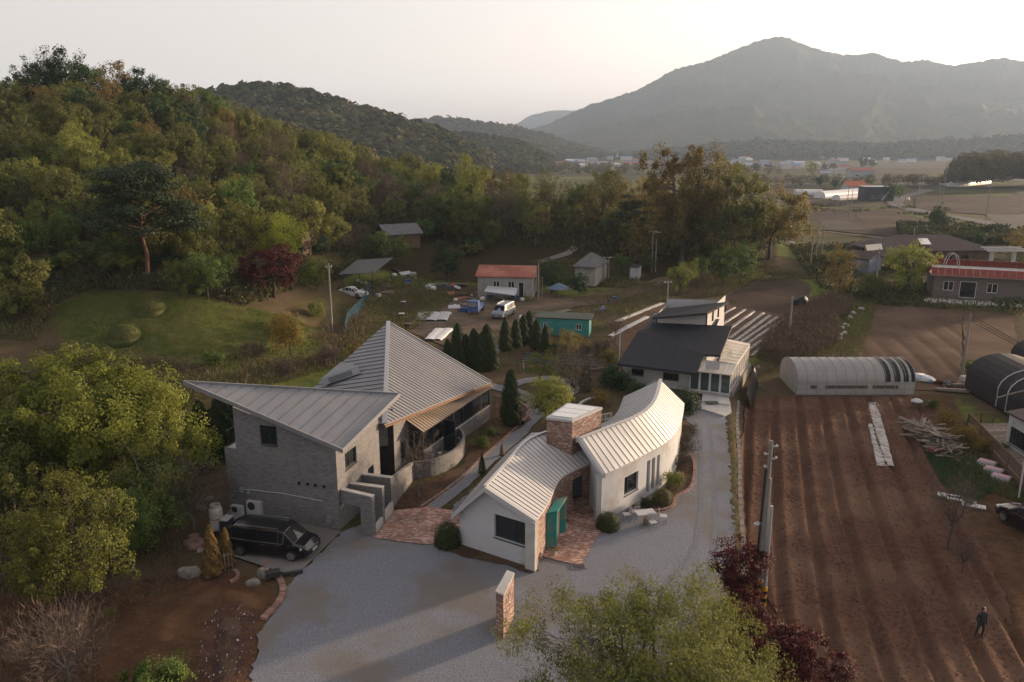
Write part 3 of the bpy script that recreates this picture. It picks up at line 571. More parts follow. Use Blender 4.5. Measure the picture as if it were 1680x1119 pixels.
# front wall, stepped at its left end
sU = L0 * (398 - 378) / 182.; zU = Wp(398, 668, C0, CL)[2]; zS = 4.58
mb = MB(); wtop = [(0, zS), (sU, zS), (sU + .001, Wp(399, 667, C0, CL)[2] - .1), (L0, rB[2] - .12)]
a_, b_ = Wp(428, 729, C0, CL), Wp(453, 700, C0, CL); sw0 = math.hypot(a_[0] - CL[0], a_[1] - CL[1]); sw1 = math.hypot(b_[0] - CL[0], b_[1] - CL[1])
pt = wall(mb, CL, C0, 0, wtop, [(sw0, sw1, a_[2], b_[2])]); backl = (CL[0] + f0[0] * 9, CL[1] + f0[1] * 9)
front = mb
d1, d2 = 5.8, 8.1
def fz(s_): return 5.3 if s_ < 9 else 4.9
wq = Wp(567, 772, C0, CF), Wp(584, 731, C0, CF); w2 = Wp(605, 797, C0, CF), Wp(613, 764, C0, CF); sF = lambda p: math.hypot(p[0] - C0[0], p[1] - C0[1])
ptf = wall(front, C0, fc(d1), 0, [(0, rB[2] - .12), (d1, 5.55)], [(sF(wq[0]), sF(wq[1]), wq[0][2], wq[1][2]), (sF(w2[0]), sF(w2[1]), w2[0][2], w2[1][2] + .1)])
front.build('brick_wall', m_greybrick, gh)
mb = MB(); UL = (CL[0] + e0[0] * sU, CL[1] + e0[1] * sU)            # side and rear walls
wall(mb, backl, CL, 0, zS); SB = (UL[0] + f0[0] * 2.7, UL[1] + f0[1] * 2.7); wall(mb, SB, (UL[0], UL[1]), zS - .05, [(0, 7.45), (2.7, 7.3)]); wall(mb, fc(8.0, -.4), SB, 2.5, [(0, 5.5), (9, 7.4)])
wall(mb, (2 * CL[0] / 2 + f0[0] * 9 + e0[0] * L0, CL[1] + f0[1] * 9 + e0[1] * L0), backl, 0, 4.5)
mb.build('side_wall', m_greybrick, gh)
MB().prism([(CL[0] + .02, CL[1] + .03), (UL[0], UL[1] + .03), (UL[0] + f0[0] * 8.9, UL[1] + f0[1] * 8.9), (backl[0] + .02, backl[1])], zS - .25, zS - .1).build('terrace_floor', m_conc2, gh)
rl = MB()
for t in np.linspace(.03, .97, 9): p = lerp(CL, backl, t); rl.bar((p[0] + .12, p[1], zS), (p[0] + .12, p[1], zS + .95), .03, .03)
rl.bar((CL[0] + .12, CL[1] + .3, zS + .95), (backl[0] + .12, backl[1], zS + .95), .05, .04); rl.build('railing', m_frame, gh)
window(gh, pt, sw0, sw1, a_[2], b_[2], mull=(.52,))
window(gh, ptf, sF(wq[0]), sF(wq[1]), wq[0][2], wq[1][2], mull=(.5,)); window(gh, ptf, sF(w2[0]), sF(w2[1]), w2[0][2], w2[1][2] + .1)
# recessed entrance bay
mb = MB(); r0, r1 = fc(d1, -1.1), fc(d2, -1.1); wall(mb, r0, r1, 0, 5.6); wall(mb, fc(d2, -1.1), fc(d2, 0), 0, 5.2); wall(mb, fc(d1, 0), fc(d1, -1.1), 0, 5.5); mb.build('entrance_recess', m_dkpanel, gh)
MB().box((*lerp(fc(d1 + 1.4, -1.02), fc(d1 + 1.4, -1.0), .5), 2.95), (.12, .3, .16), math.atan2(f0[1], f0[0])).build('wall_lamp', m_steel, gh)
MB().box((*fc(d1 + 1.1, -1.04), 1.15), (.10, .08, 2.2), math.atan2(e0[1], e0[0])).build('door', m_black, gh)
# wall beyond the entrance and the inner wall behind the glazed gallery
rc = P(804, 687.5); G0 = P(694, 706, 2.9); gd_ = Vector((rc[0] - G0[0], rc[1] - G0[1])).normalized(); gn = Vector((gd_.y, -gd_.x))
Fq = P3(631, 696, 4.85); K0 = fc(d2); K1 = fc(12.4); mb = MB()
wa = Wp(659, 757, C0, CF), Wp(666, 720, C0, CF)
ptk = wall(mb, K0, K1, 0, [(0, 4.75), (4.3, 4.2)], [(sF(wa[0]) - d2, sF(wa[1]) - d2, wa[0][2], wa[1][2])]); K2 = (rc[0] - gn.x * 1.5, rc[1] - gn.y * 1.5)
ptk2 = wall(mb, K1, K2, 0, [(0, 4.2), (12, 3.2)], [(.05, 1.5, 3.2, 4.05)]); mb.build('facade_wall', m_greybrick, gh)
window(gh, ptk, sF(wa[0]) - d2, sF(wa[1]) - d2, wa[0][2], wa[1][2]); window(gh, ptk2, .05, 1.5, 3.2, 4.05)
# sail roof
M_sseam = M('sail_seam_metal', (.13, .132, .14), .5, metal=.2)
n = 15; T1, B1 = ov(rT, .4), ov(rB, .35, .2); R1 = rR
for i in range(n):
    a, b = i / n, (i + 1) / n; p = [lerp(T1, R1, a), lerp(T1, B1, a), lerp(T1, B1, b), lerp(T1, R1, b)]; mb = MB()
    if i == 0: mb.prism([q[:2] for q in (p[0], p[2], p[3])], [q[2] - .14 for q in (p[0], p[2], p[3])], [q[2] for q in (p[0], p[2], p[3])])
    else: slab(mb, *p, .14)
    mb.build('sail_roof_panel', m_seamg, gh)
    if i: u = Vector((0, 0, .015)); MB().bar(Vector(p[0]) + u, Vector(p[1]) + u, .05, .03).build('roof_seam', M_sseam, gh)
mb = MB()
for p, q in ((T1, R1), (R1, B1), (B1, T1)): mb.bar(Vector(p) + Vector((0, 0, -.02)), Vector(q) + Vector((0, 0, -.02)), .10, .26)
mb.build('roof_edge', m_seamg, gh)
# folded main roof: right plane F-A-C, left plane F-A-E
Aq = Vector(P3(637, 528, 8.4)); Fv = Vector(Fq); Cq = Vector(P3(806, 627, 3.35))
Ayy = 65.5; Aq = Vector((*P(637, 528, Z(Ayy, 528)), Z(Ayy, 528)))
n = 36
for i in range(n):
    a, b = i / n, (i + 1) / n; p = [Fv.lerp(Aq, b), Fv.lerp(Aq, a), Fv.lerp(Cq, a), Fv.lerp(Cq, b)]; mb = MB()
    if i == 0: q3 = [p[0], p[1], p[3]]; mb.prism([q[:2] for q in q3][::1], [q.z - .12 for q in q3], [q.z for q in q3])
    else: slab(mb, *[tuple(q) for q in p], .12)
    mb.build('roof_panel', m_seamg, gh)
    if i: u = Vector((0, 0, .02)); MB().bar(p[1] + u, p[2] + u, .055, .035).build('roof_seam', m_seamline, gh)
rD = ray(515, 635); nrm = None
Dq = Vector(P3(515, 635, 4.4)); pn = (Aq - Fv).cross(Dq - Fv); rE = Vector(ray(423, 716)); O = Vector((0, 0, H)); Eq = O + rE * (pn.dot(Fv - O) / pn.dot(rE))
Eq.z = max(Eq.z, 1.5); n = 26
for i in range(n):
    a, b = i / n, (i + 1) / n; p = [Fv.lerp(Aq, b), Eq.lerp(Aq, b), Eq.lerp(Aq, a), Fv.lerp(Aq, a)]
    p = [p[0], p[0].lerp(p[1], 1), p[3].lerp(p[2], 1), p[3]]
    lim = 1                                  # below the valley it stops at the sail roof
    p = [p[0], p[0].lerp(p[1], lim), p[3].lerp(p[2], lim), p[3]]; mb = MB()
    if i == n - 1: q3 = [p[0], p[2], p[3]]; mb.prism([q[:2] for q in q3], [q.z - .12 for q in q3], [q.z for q in q3])
    else: slab(mb, *[tuple(q) for q in p], .12)
    mb.build('roof_panel', m_seamg, gh)
    u = Vector((0, 0, .02)); MB().bar(p[3] + u, p[2] + u, .055, .035).build('roof_seam', m_seamline, gh)
MB().bar(Fv + Vector((0, 0, .06)), Aq + Vector((0, 0, .06)), .32, .07).build('hip_cap', M('hip_cap_metal', (.36, .36, .36), .5, metal=.2), gh)
MB().bar(Aq + Vector((0, 0, .03)), Cq + Vector((0, 0, .03)), .16, .1).build('verge_trim', m_seamg, gh)
mb = MB(); mb.bar(Fv + Vector((0, 0, -.16)), Cq + Vector((0, 0, -.16)), .14, .18); sb = [Fv + Vector((.05, 0, -.2)), Cq + Vector((0, 0, -.2)), Cq + Vector((-1.6, .4, -.25)), Fv + Vector((-.9, .9, -.25))]
mb.prism([tuple(q[:2]) for q in sb], [q.z - .05 for q in sb], [q.z for q in sb]); mb.build('wooden_soffit', m_wood, gh)
Rl = Vector((Cq.x - 4, Cq.y + 1.5)); mb = MB(); wall(mb, (Cq.x - .6, Cq.y + .2), (Aq.x, Aq.y + .1), 0, [(0, 3.1), (9, 8.0)]); wall(mb, (Aq.x + .3, Aq.y - .3), (Dq.x + 1.6, Dq.y + .2), 0, [(0, 7.6), (8, 3.6)]); mb.build('rear_wall', m_greybrick, gh)
# dormer on the left plane
dpts = [Vector(P3(u, v, z)) for u, v, z in ((526, 622, 5.25), (587, 601, 6.35), (592, 612, 6.0), (530, 633, 4.8))]
back = [Vector(P3(559, 594, 5.9)), Vector(P3(576, 596, 6.35))]
mb = MB(); mb.quad(dpts[0], dpts[1], back[1], back[0]); mb.quad(*[q - Vector((0, 0, .12)) for q in (back[0], back[1], dpts[1], dpts[0])]); mb.quad(dpts[3], dpts[2], dpts[1], dpts[0])
mb.quad(dpts[2], Vector(back[1]) - Vector((0, 0, .5)), back[1], dpts[1]); mb.quad(dpts[0], back[0], Vector(back[0]) - Vector((0, 0, .5)), dpts[3]); dm = mb.build('dormer', m_seamg, gh)
c0_, c1_, c2_, c3_ = [dpts[3].lerp(dpts[0], .0).lerp(dpts[2], t).lerp(dpts[0].lerp(dpts[1], t), h) + Vector((.01, -.03, 0)) for t, h in ((.18, .2), (.80, .2), (.80, .82), (.18, .82))]
MB().quad(c0_, c1_, c2_, c3_).build('pane', m_glass, dm)
# glazed gallery with slatted lean-to roof
go = lambda s_, d=0: (G0[0] + gd_.x * s_ + gn.x * d, G0[1] + gd_.y * s_ + gn.y * d); LG = math.hypot(rc[0] - G0[0], rc[1] - G0[1])
mb = MB(); wall(mb, go(0), go(LG), 0, 1.22); wall(mb, go(LG), go(LG, -1.5), 0, 1.22); mb.build('gallery_base_wall', m_greybrick, gh)
MB().prism([go(0, .05), go(LG, .05), go(LG, -.2), go(0, -.2)], 1.221, 1.27).build('window_sill', m_conc2, gh)
nb = 7; zT = 2.86
for i in range(nb):
    s0, s1 = LG * i / nb, LG * (i + 1) / nb; f = lambda s_, z, d=0: (*go(s_, -d), z)
    window(gh, f, s0 + .03, s1 - .03, (1.28 if i > 2 else .28), zT, rec=.1, fw=.07, sill=False)
mb = MB()
for s_ in (0, LG): mb.box((*go(s_, -.05), 1.5), (.1, .1, 2.75), math.atan2(gd_.y, gd_.x))
mb.box((*go(0, -.8), 2.75), (.1, 1.5, .12), math.atan2(gd_.y, gd_.x)); mb.build('gallery_post', m_frame, gh)
MB().quad((*go(.02, -.05), .3), (*go(.02, -1.45), .3), (*go(.02, -1.45), 2.9), (*go(.02, -.05), 2.75)).build('gallery_end_pane', m_glass, gh)
nS = 34
for i in range(nS + 1):
    s_ = -.25 + (LG + .4) * i / nS; a = (*go(s_, .22), 2.93 + .0), (*go(s_, -1.45), 3.80 - .55 * i / nS); MB().bar(a[0], a[1], .20, .05).build('roof_slat', m_timber if 0 else M_slat if 'M_slat' in globals() else globals().setdefault('M_slat', M('slat_paint', (.33, .27, .21), .7)), gh)
lo = [(*go(-.25, .2), 2.88), (*go(LG + .15, .2), 2.88), (*go(LG + .15, -1.45), 3.18), (*go(-.25, -1.45), 3.72)]
MB().prism([q[:2] for q in lo], [q[2] - .04 for q in lo], [q[2] for q in lo]).build('lean_to_roof', M('lean_to_sheet', (.10, .085, .07), .6), gh)
# open glass door on the terrace, flower pots, curved terrace wall
tw = smoothline([P3(u, v, 1.25) for u, v in ((679, 758), (708, 755), (737, 744), (755, 731), (763, 717), (760, 706), (752, 700))], 22)
mb = MB(); s_ = 0
for a, b in zip(tw[:-1], tw[1:]):
    d = Vector((b[0] - a[0], b[1] - a[1])); L = d.length; nn = Vector((d.y, -d.x)) / L * .2; ai, bi = (a[0] - nn.x, a[1] - nn.y), (b[0] - nn.x, b[1] - nn.y)
    mb.quad((a[0], a[1], 0), (b[0], b[1], 0), (b[0], b[1], 1.25), (a[0], a[1], 1.25), uv=[(s_, 0), (s_ + L, 0), (s_ + L, 1.25), (s_, 1.25)])
    mb.quad((*bi, 0), (*ai, 0), (*ai, 1.25), (*bi, 1.25), uv=[(s_, 0), (s_ + L, 0), (s_ + L, 1.25), (s_, 1.25)]); mb.quad((a[0], a[1], 1.25), (b[0], b[1], 1.25), (*bi, 1.25), (*ai, 1.25)); s_ += L
mb.build('curved_terrace_wall', m_greybrick, gh, smooth=False)
tf = [tuple(q[:2]) for q in tw]; tf2 = [(q[0] - .05, q[1] + .05) for q in tf]
MB().prism(tf2 + [go(4.0, -.1), go(-.1, -.1), fc(10.6, .1)], .2, .28).build('terrace_floor', m_timber, gh)
dA = (*go(3.1, .05), .3); mb = MB(); dd = Vector((.9, -.55)).normalized()
f = lambda s_, z, d=0: (go(3.1, .05)[0] + dd.x * s_ + dd.y * d, go(3.1, .05)[1] + dd.y * s_ - dd.x * d, z); window(gh, f, 0, 1.1, .3, 2.8, rec=.08, fw=.09, door=True)
for i, (u, v) in enumerate([(676, 752), (709, 753), (722, 750), (754, 725)]):
    x, y = P(u, v, .28); o = MB().lathe([(.12, 0), (.17, .35), (.19, .36), (.16, .33)], (x, y, .28), 12).build('flower_pot', m_trimw); tag(o, ['white flower pot at the left end of the curved terrace', 'white flower pot on the terrace left of the glass door', 'white flower pot nearest the open glass door', 'white pot tucked beside the curved terrace wall'][i], 'flower pot', 'white pots on the curved terrace')
# low entrance wall and three brick gate frames
g = [P(612, 880), P(629, 861), P(643, 841)]; gz = [2.55, 2.45, 2.35]; inn = []
for i, q in enumerate(g):
    s_ = (q[0] - C0[0]) * f0[0] + (q[1] - C0[1]) * f0[1]; inn.append(fc(s_ + (.0 if i else .75)))
    if i == 0: inn[0] = fc(.25)
    A, B = inn[i], q; L = math.hypot(B[0] - A[0], B[1] - A[1]); d = ((B[0] - A[0]) / L, (B[1] - A[1]) / L); nn = (-d[1] * .32, d[0] * .32)
    mb = MB(); o1, o2 = .12, L - .85; z = gz[i]; zo = 1.75
    def seg(s0, s1, z0, z1): mb.prism([(A[0] + d[0] * s0, A[1] + d[1] * s0), (A[0] + d[0] * s1, A[1] + d[1] * s1), (A[0] + d[0] * s1 + nn[0], A[1] + d[1] * s1 + nn[1]), (A[0] + d[0] * s0 + nn[0], A[1] + d[1] * s0 + nn[1])], z0, z1)
    seg(o2, L, 0, z); seg(.03, o2, zo, z); mb.build('gate_frame', m_greybrick, gh)
    mb = MB(); seg(.03, L + .01, z + .002, z + .05); mb.build('coping', m_conc2, gh)
lw = [g[2], P(661, 815), P(690, 790)]; mb = MB(); tw0 = tw[0]
pts = [(g[2][0] - .0, g[2][1] + .34), (tw0[0], tw0[1])]; d = Vector(pts[1]) - Vector(pts[0]); nn = Vector((d.y, -d.x)).normalized() * .22
mb.prism([pts[0], pts[1], (pts[1][0] - nn.x, pts[1][1] - nn.y), (pts[0][0] - nn.x, pts[0][1] - nn.y)], 0, [2.2, 1.26, 1.26, 2.2]); mb.build('entrance_wall', m_greybrick, gh)
mb = MB(); a, b, cc, e_ = g[0], g[2], (g[2][0] - .18, g[2][1]), (g[0][0] - .18, g[0][1]); mb.prism([(g[0][0] + .1, g[0][1] + .3), (g[2][0] + .1, g[2][1]), (g[2][0] - .1, g[2][1]), (g[0][0] - .1, g[0][1] + .3)], 0, [.35, .75, .75, .35]); mb.build('plinth', m_conc2, gh)
# vents, conduits and meter box on the front wall
for u, v in ((491, 792.5), (505, 794), (518, 796), (532, 798)):
    p = Wp(u, v, C0, CL); MB().box((p[0] - f0[0] * .03, p[1] - f0[1] * .03, p[2]), (.16, .08, .16), math.atan2(e0[1], e0[0])).build('wall_vent', m_black, gh)
mb = MB(); cpts = [Wp(u, v, C0, CL) for u, v in ((378, 815), (398, 802), (412, 803), (470, 810), (530, 822), (532, 845))]
mb.tube([(p[0] - f0[0] * .05, p[1] - f0[1] * .05, p[2]) for p in cpts], .03, 5); mb.build('conduit', m_steel, gh)
for u, v, s_ in ((541, 851, .34), (398, 803, .26), (409, 807, .18)):
    p = Wp(u, v, C0, CL); MB().box((p[0] - f0[0] * .07, p[1] - f0[1] * .07, p[2]), (s_, .14, s_ * 1.2), math.atan2(e0[1], e0[0])).build('meter_box', m_stone if s_ > .3 else m_steel, gh)

# ---------------- white house: front wing, rear wing, brick tower, teal porch
wh = thing('white_house', 'low white house with curved pale standing-seam roofs, a square brick tower and a teal porch', 'house', (0, 42, 0))
A0, A1 = P(755, 894), P(881, 936); LA = math.hypot(A1[0] - A0[0], A1[1] - A0[1]); eA = ((A1[0] - A0[0]) / LA, (A1[1] - A0[1]) / LA); nA = (eA[1], -eA[0])
pp = lambda u, v: Wp(u, v, A0, A1); sA = lambda p: (p[0] - A0[0]) * eA[0] + (p[1] - A0[1]) * eA[1]
zl, zr_, za = 2.05, 3.0, 4.1; apx = pp(796, 803); sap = sA(apx)
wv = [pp(811, 848), pp(864, 887), pp(811, 881)]
mb = MB(); rec_ = .22
ptA = wall(mb, A0, (A0[0] + eA[0] * (LA - .62), A0[1] + eA[1] * (LA - .62)), 0, [(0, zl), (sap, za), (LA - .62, zr_ + .2)], [(sA(wv[0]), min(sA(wv[1]), LA - .7), wv[2][2], wv[2][2] + 1.45)], rec=rec_)
# left side wall follows the left eave
lev = smoothline([P3(u, v, 2.0) for u, v in ((745, 845), (775, 806), (805, 772), (838, 738), (872, 712))], 14); lw_ = [(q[0] + .35, q[1]) for q in lev[:]]; lw_[0] = (A0[0], A0[1])
for a, b in zip(lw_[:-1], lw_[1:]): wall(mb, b, a, 0, 2.05)
mb.build('white_wall', m_white, wh)
window(wh, ptA, sA(wv[0]), min(sA(wv[1]), LA - .7), wv[2][2], wv[2][2] + 1.45, rec=rec_, mull=(.62,), fr=m_frame)
pa = (A0[0] + eA[0] * (LA - .62) + nA[0] * .02, A0[1] + eA[1] * (LA - .62) + nA[1] * .02)
MB().prism([(pa[0] + nA[0] * .25, pa[1] + nA[1] * .25), (A1[0] + nA[0] * .25, A1[1] + nA[1] * .25), A1, pa], 0, 2.95).build('corner_pier', m_conc2, wh)
evA = smoothline([P3(u, v, 3.0) for u, v in ((880, 854), (901, 822), (913, 795), (924, 781), (947, 769), (975, 757))], 22)
rec0, rec1 = P(928, 854), P(975, 829)
mb = MB(); pl_ = [(A1[0] - .05, A1[1] + .02)] + [(q[0] - .12, q[1]) for q in evA[2:]]; s_ = 0; opn = None
for i, (a, b) in enumerate(zip(pl_[:-1], pl_[1:])):
    L = math.hypot(b[0] - a[0], b[1] - a[1]); mb.quad((*a, 0), (*b, 0), (*b, 2.96), (*a, 2.96), uv=[(s_, 0), (s_ + L, 0), (s_ + L, 2.96), (s_, 2.96)]); s_ += L
mb.build('brick_side_wall', m_redbrick, wh)
wA, wB = P3(939, 838, 0), P3(947, 833, 0)
wp0, wp1 = Wp(939, 819, pl_[-6], pl_[-1]), Wp(952, 789, pl_[-6], pl_[-1]); dW = Vector((pl_[-1][0] - pl_[-6][0], pl_[-1][1] - pl_[-6][1])).normalized(); nW = Vector((dW.y, -dW.x))
f = lambda s_, z, d=0: (wp0[0] + dW.x * s_ + nW.x * (.12 - d), wp0[1] + dW.y * s_ + nW.y * (.12 - d), z); window(wh, f, 0, .85, wp0[2], wp0[2] + 1.35, rec=.1, mull=(.5,))
rgA = smoothline([P3(u, v, 4.4) for u, v in ((796, 799), (815, 778), (835, 756), (855, 732), (872, 719), (897, 709))], 22)
# the roof runs on behind the tower
rgA2 = rgA + [P3(925, 703, 4.4)]; evA2 = evA
seamroof(wh, rgA2, evA2, 25, m_seamw, m_seamline2, name='front_roof_panel')
lev2 = smoothline([P3(u, v, 2.0) for u, v in ((742, 844), (775, 805), (805, 771), (838, 737), (872, 710))], 22)
seamroof(wh, rgA, lev2, 22, m_seamw, m_seamline2, name='front_roof_panel')
mb = MB(); R_ = [Vector(q) + Vector((0, 0, .07)) for q in rgA2]
for a, b in zip(R_[:-1], R_[1:]): mb.bar(a, b + (b - a) * .03, .2, .06)
mb.build('ridge_cap', m_seamw, wh)
def barge(lft, top, rgt, nv, th=.22, dp=.42, nm='white_gable_trim'):
    mb = MB(); nv = Vector((nv[0], nv[1], 0)) * .12
    for a, b in ((lft, top), (top, rgt)):
        a, b = Vector(a), Vector(b); dn = Vector((0, 0, -th - .08)); mb.hexa([a + nv + dn, b + nv + dn, b - nv + dn, a - nv + dn, a + nv, b + nv, b - nv, a - nv])
    mb.build(nm, m_trimw, wh)
barge(Vector(lev2[0]) + Vector((0, 0, .04)), Vector(rgA[0]) + Vector((0, 0, .05)), Vector(evA[0]) + Vector((0, 0, .04)), nA)
# rear wing
evB = smoothline([P3(u, v, 3.25) for u, v in ((990.5, 778), (1019, 766), (1062, 743.5), (1090, 728), (1108, 711), (1117, 694), (1121, 678), (1123, 662))], 30)
rgB = smoothline([P3(u, v, 5.0) for u, v in ((952, 720), (1000, 701), (1035, 687.5), (1061, 673), (1074, 657), (1080, 640), (1083.5, 623.6))], 30)
lvB = smoothline([P3(u, v, 3.25) for u, v in ((935, 716), (975, 700), (1000, 688), (1011, 678), (1018, 665), (1023, 651))], 30)
seamroof(wh, rgB, evB, 30, m_seamw, m_seamline2, name='rear_roof_panel'); seamroof(wh, rgB, lvB, 30, m_seamw, m_seamline2, name='rear_roof_panel')
mb = MB(); R_ = [Vector(q) + Vector((0, 0, .07)) for q in rgB]
for a, b in zip(R_[:-1], R_[1:]): mb.bar(a, b + (b - a) * .03, .26, .06)
mb.build('ridge_cap', m_trimw, wh)
ofs = [(q[0] - .1, q[1] + .1) for q in evB]; mb = MB(); s_ = 0; cum = [0]
for a, b in zip(ofs[:-1], ofs[1:]): cum.append(cum[-1] + math.hypot(b[0] - a[0], b[1] - a[1]))
def atB(s_, d=0):
    i = min(max(int(np.searchsorted(cum, s_)) - 1, 0), len(ofs) - 2); t = (s_ - cum[i]) / (cum[i + 1] - cum[i]); a, b = ofs[i], ofs[i + 1]; L = cum[i + 1] - cum[i]
    return (a[0] + (b[0] - a[0]) * t - (b[1] - a[1]) / L * d, a[1] + (b[1] - a[1]) * t + (b[0] - a[0]) / L * d)
def proj(u):                                         # run of the wall at photo column u
    best = min(np.linspace(0, cum[-1], 400), key=lambda s_: abs(840 + FPX * atB(s_)[0] / (atB(s_)[1] * CP + (H - 1.5) * SP) - u)); return best
ops = [(proj(1024), proj(1047), .95, 2.25)] + [(proj(u), proj(u + 5), .25, 2.55) for u in (1061, 1069, 1077)]
br = sorted(set([round(q, 3) for q in cum] + [round(o, 3) for q in ops for o in q[:2]])); ftB = lambda s_, z, d=0: (*atB(s_, d), z)
for a, b in zip(br[:-1], br[1:]):
    o = [q for q in ops if q[0] <= a + .002 and q[1] >= b - .002]; lo = 0
    for q in o: mb.quad(ftB(a, lo), ftB(b, lo), ftB(b, q[2]), ftB(a, q[2])); lo = q[3]
    mb.quad(ftB(a, lo), ftB(b, lo), ftB(b, 3.2), ftB(a, 3.2))
for q in ops:
    r_ = .2; 
    for s_, sg in ((q[0], 1), (q[1], -1)): mb.quad(*[ftB(s_, q[2]), ftB(s_, q[3]), ftB(s_, q[3], r_), ftB(s_, q[2], r_)][::sg])
    mb.quad(ftB(q[0], q[3]), ftB(q[1], q[3]), ftB(q[1], q[3], r_), ftB(q[0], q[3], r_)); mb.quad(ftB(q[1], q[2]), ftB(q[0], q[2]), ftB(q[0], q[2], r_), ftB(q[1], q[2], r_))
# gable end by the courtyard, back end, left wall
gB0 = atB(0); gBm = (rgB[0][0] + .12, rgB[0][1] + .2)
lB = [(q[0] + .2, q[1] - .1) for q in lvB]
wall(mb, lB[0], gB0, 0, [(0, 3.2), (math.hypot(gBm[0] - lB[0][0], gBm[1] - lB[0][1]), 4.5), (math.hypot(gB0[0] - lB[0][0], gB0[1] - lB[0][1]), 3.2)])
for a, b in zip(lB[:-1], lB[1:]): wall(mb, b, a, 0, 3.2)
e1 = ofs[-1]; Lx = math.hypot(lB[-1][0] - e1[0], lB[-1][1] - e1[1]); wall(mb, e1, lB[-1], 0, [(0, 3.2), (Lx * .5, 4.9), (Lx, 3.2)])
mb.build('white_wall', m_white, wh)
window(wh, ftB, *ops[0], rec=.2, mull=(.36,), fr=m_frame)
for q in ops[1:]: window(wh, ftB, *q, rec=.2, fw=.05, fr=m_steel, glass=M('narrow_glass', (.10, .10, .105), .2) if q is ops[1] else bpy.data.materials['narrow_glass'], sill=False)
gdir = Vector((gB0[0] - lB[0][0], gB0[1] - lB[0][1])).normalized(); gnn = (gdir.y, -gdir.x)
barge(Vector(lvB[0]) + Vector((0, 0, .04)), Vector(rgB[0]) + Vector((0, 0, .06)), Vector(evB[0]) + Vector((0, 0, .04)), gnn)
MB().prism([(gB0[0] - gdir.x * .45 + gnn[0] * .3, gB0[1] - gdir.y * .45 + gnn[1] * .3), (gB0[0] + gnn[0] * .3, gB0[1] + gnn[1] * .3), (gB0[0] - gnn[0] * -.02, gB0[1] + gnn[1] * .02), (gB0[0] - gdir.x * .45, gB0[1] - gdir.y * .45)], 0, 3.12).build('corner_pier', m_trimw, wh)
# brick tower with rooflight
zt = 5.7; tp = [P(u, v, zt) for u, v in ((897, 688), (939, 693), (987, 672), (931, 665))]
mb = MB(); mb.prism(tp, 0, zt); mb.build('brick_tower', m_redbrick, wh)
ctr = (sum(p[0] for p in tp) / 4, sum(p[1] for p in tp) / 4); grow = lambda k_: [(ctr[0] + (p[0] - ctr[0]) * k_, ctr[1] + (p[1] - ctr[1]) * k_) for p in tp]
MB().prism(grow(1.03), zt + .002, zt + .16).build('tower_cap', m_trimw, wh)
rlm = M('opal_rooflight', (.50, .52, .50), .25, spec=.6)
for i in range(3):
    q = grow(.84); a, b, c_, d_ = q; t0, t1 = i / 3 + .015, (i + 1) / 3 - .015
    MB().prism([lerp(a, d_, t0), lerp(b, c_, t0), lerp(b, c_, t1), lerp(a, d_, t1)], zt + .162, zt + .22).build('rooflight_pane', rlm, wh)
# teal porch
p0, p1, p2 = P(896, 902), P(913, 898), P(928, 873); zq = 2.35
mb = MB(); dv = Vector((p2[0] - p1[0], p2[1] - p1[1])); dn = dv.normalized() * .12
mb.prism([p0, p1, (p1[0] + dn.x, p1[1] + dn.y), (p0[0] + dn.x, p0[1] + dn.y)], 0, zq - .12); mb.build('porch_side_panel', m_teal, wh)
mb = MB(); q0 = (p0[0] + dv.x, p0[1] + dv.y); mb.prism([(q0[0] - dn.x, q0[1] - dn.y), (p2[0] - dn.x, p2[1] - dn.y), p2, q0], 0, zq - .12); mb.build('porch_side_panel', m_teal, wh)
mb = MB(); mb.prism([(p0[0] - .0, p0[1] - .02), (p1[0] + .04, p1[1] - .04), (p2[0] + .04, p2[1] + .02), (q0[0], q0[1] + .02)], zq - .118, zq); mb.build('porch_roof', m_teal, wh)
mb = MB(); k_ = .35; a, b = lerp(p0, p1, k_), lerp(q0, p2, k_); mb.prism([lerp(a, b, .1), (lerp(a, b, .1)[0] + .06, lerp(a, b, .1)[1]), (lerp(a, b, .9)[0] + .06, lerp(a, b, .9)[1]), lerp(a, b, .9)], 0, 2.2); mb.build('entrance_door', m_dkpanel, wh)
MB().box((*P(931, 757, 3.06), 3.06), (.03, .03, .03)).build('hook', m_black, wh) if 0 else None
# ================================================================ vegetation
def fastmesh(name, V, quads, mat, smooth=False):
    me = bpy.data.meshes.new(name); n = len(quads); me.vertices.add(len(V)); me.vertices.foreach_set('co', np.asarray(V, 'f').ravel())
    me.loops.add(n * 4); me.loops.foreach_set('vertex_index', np.asarray(quads, 'i').ravel()); me.polygons.add(n); me.polygons.foreach_set('loop_start', np.arange(n) * 4)
    if smooth: me.polygons.foreach_set('use_smooth', [True] * n)
    me.update(calc_edges=True); me.materials.append(mat); return me
def leafmesh(name, Pt, Nn, S, mat, asp=.55, droop=0., g=None):
    g = g or rng; n = len(Pt); Nn = Nn / (np.linalg.norm(Nn, axis=1, keepdims=True) + 1e-9); r = g.normal(size=(n, 3)); r[:, 2] -= droop * 2
    t = r - (r * Nn).sum(1, keepdims=True) * Nn; t /= np.linalg.norm(t, axis=1, keepdims=True) + 1e-9; b = np.cross(Nn, t); S = S[:, None]
    V = np.stack([Pt - t * S, Pt - b * S * asp + t * S * .1, Pt + t * S, Pt + b * S * asp + t * S * .1], 1).reshape(-1, 3)
    return fastmesh(name, V, np.arange(n * 4).reshape(-1, 4), mat)
def unit(g, n): v = g.normal(size=(n, 3)); return v / np.linalg.norm(v, axis=1, keepdims=True)
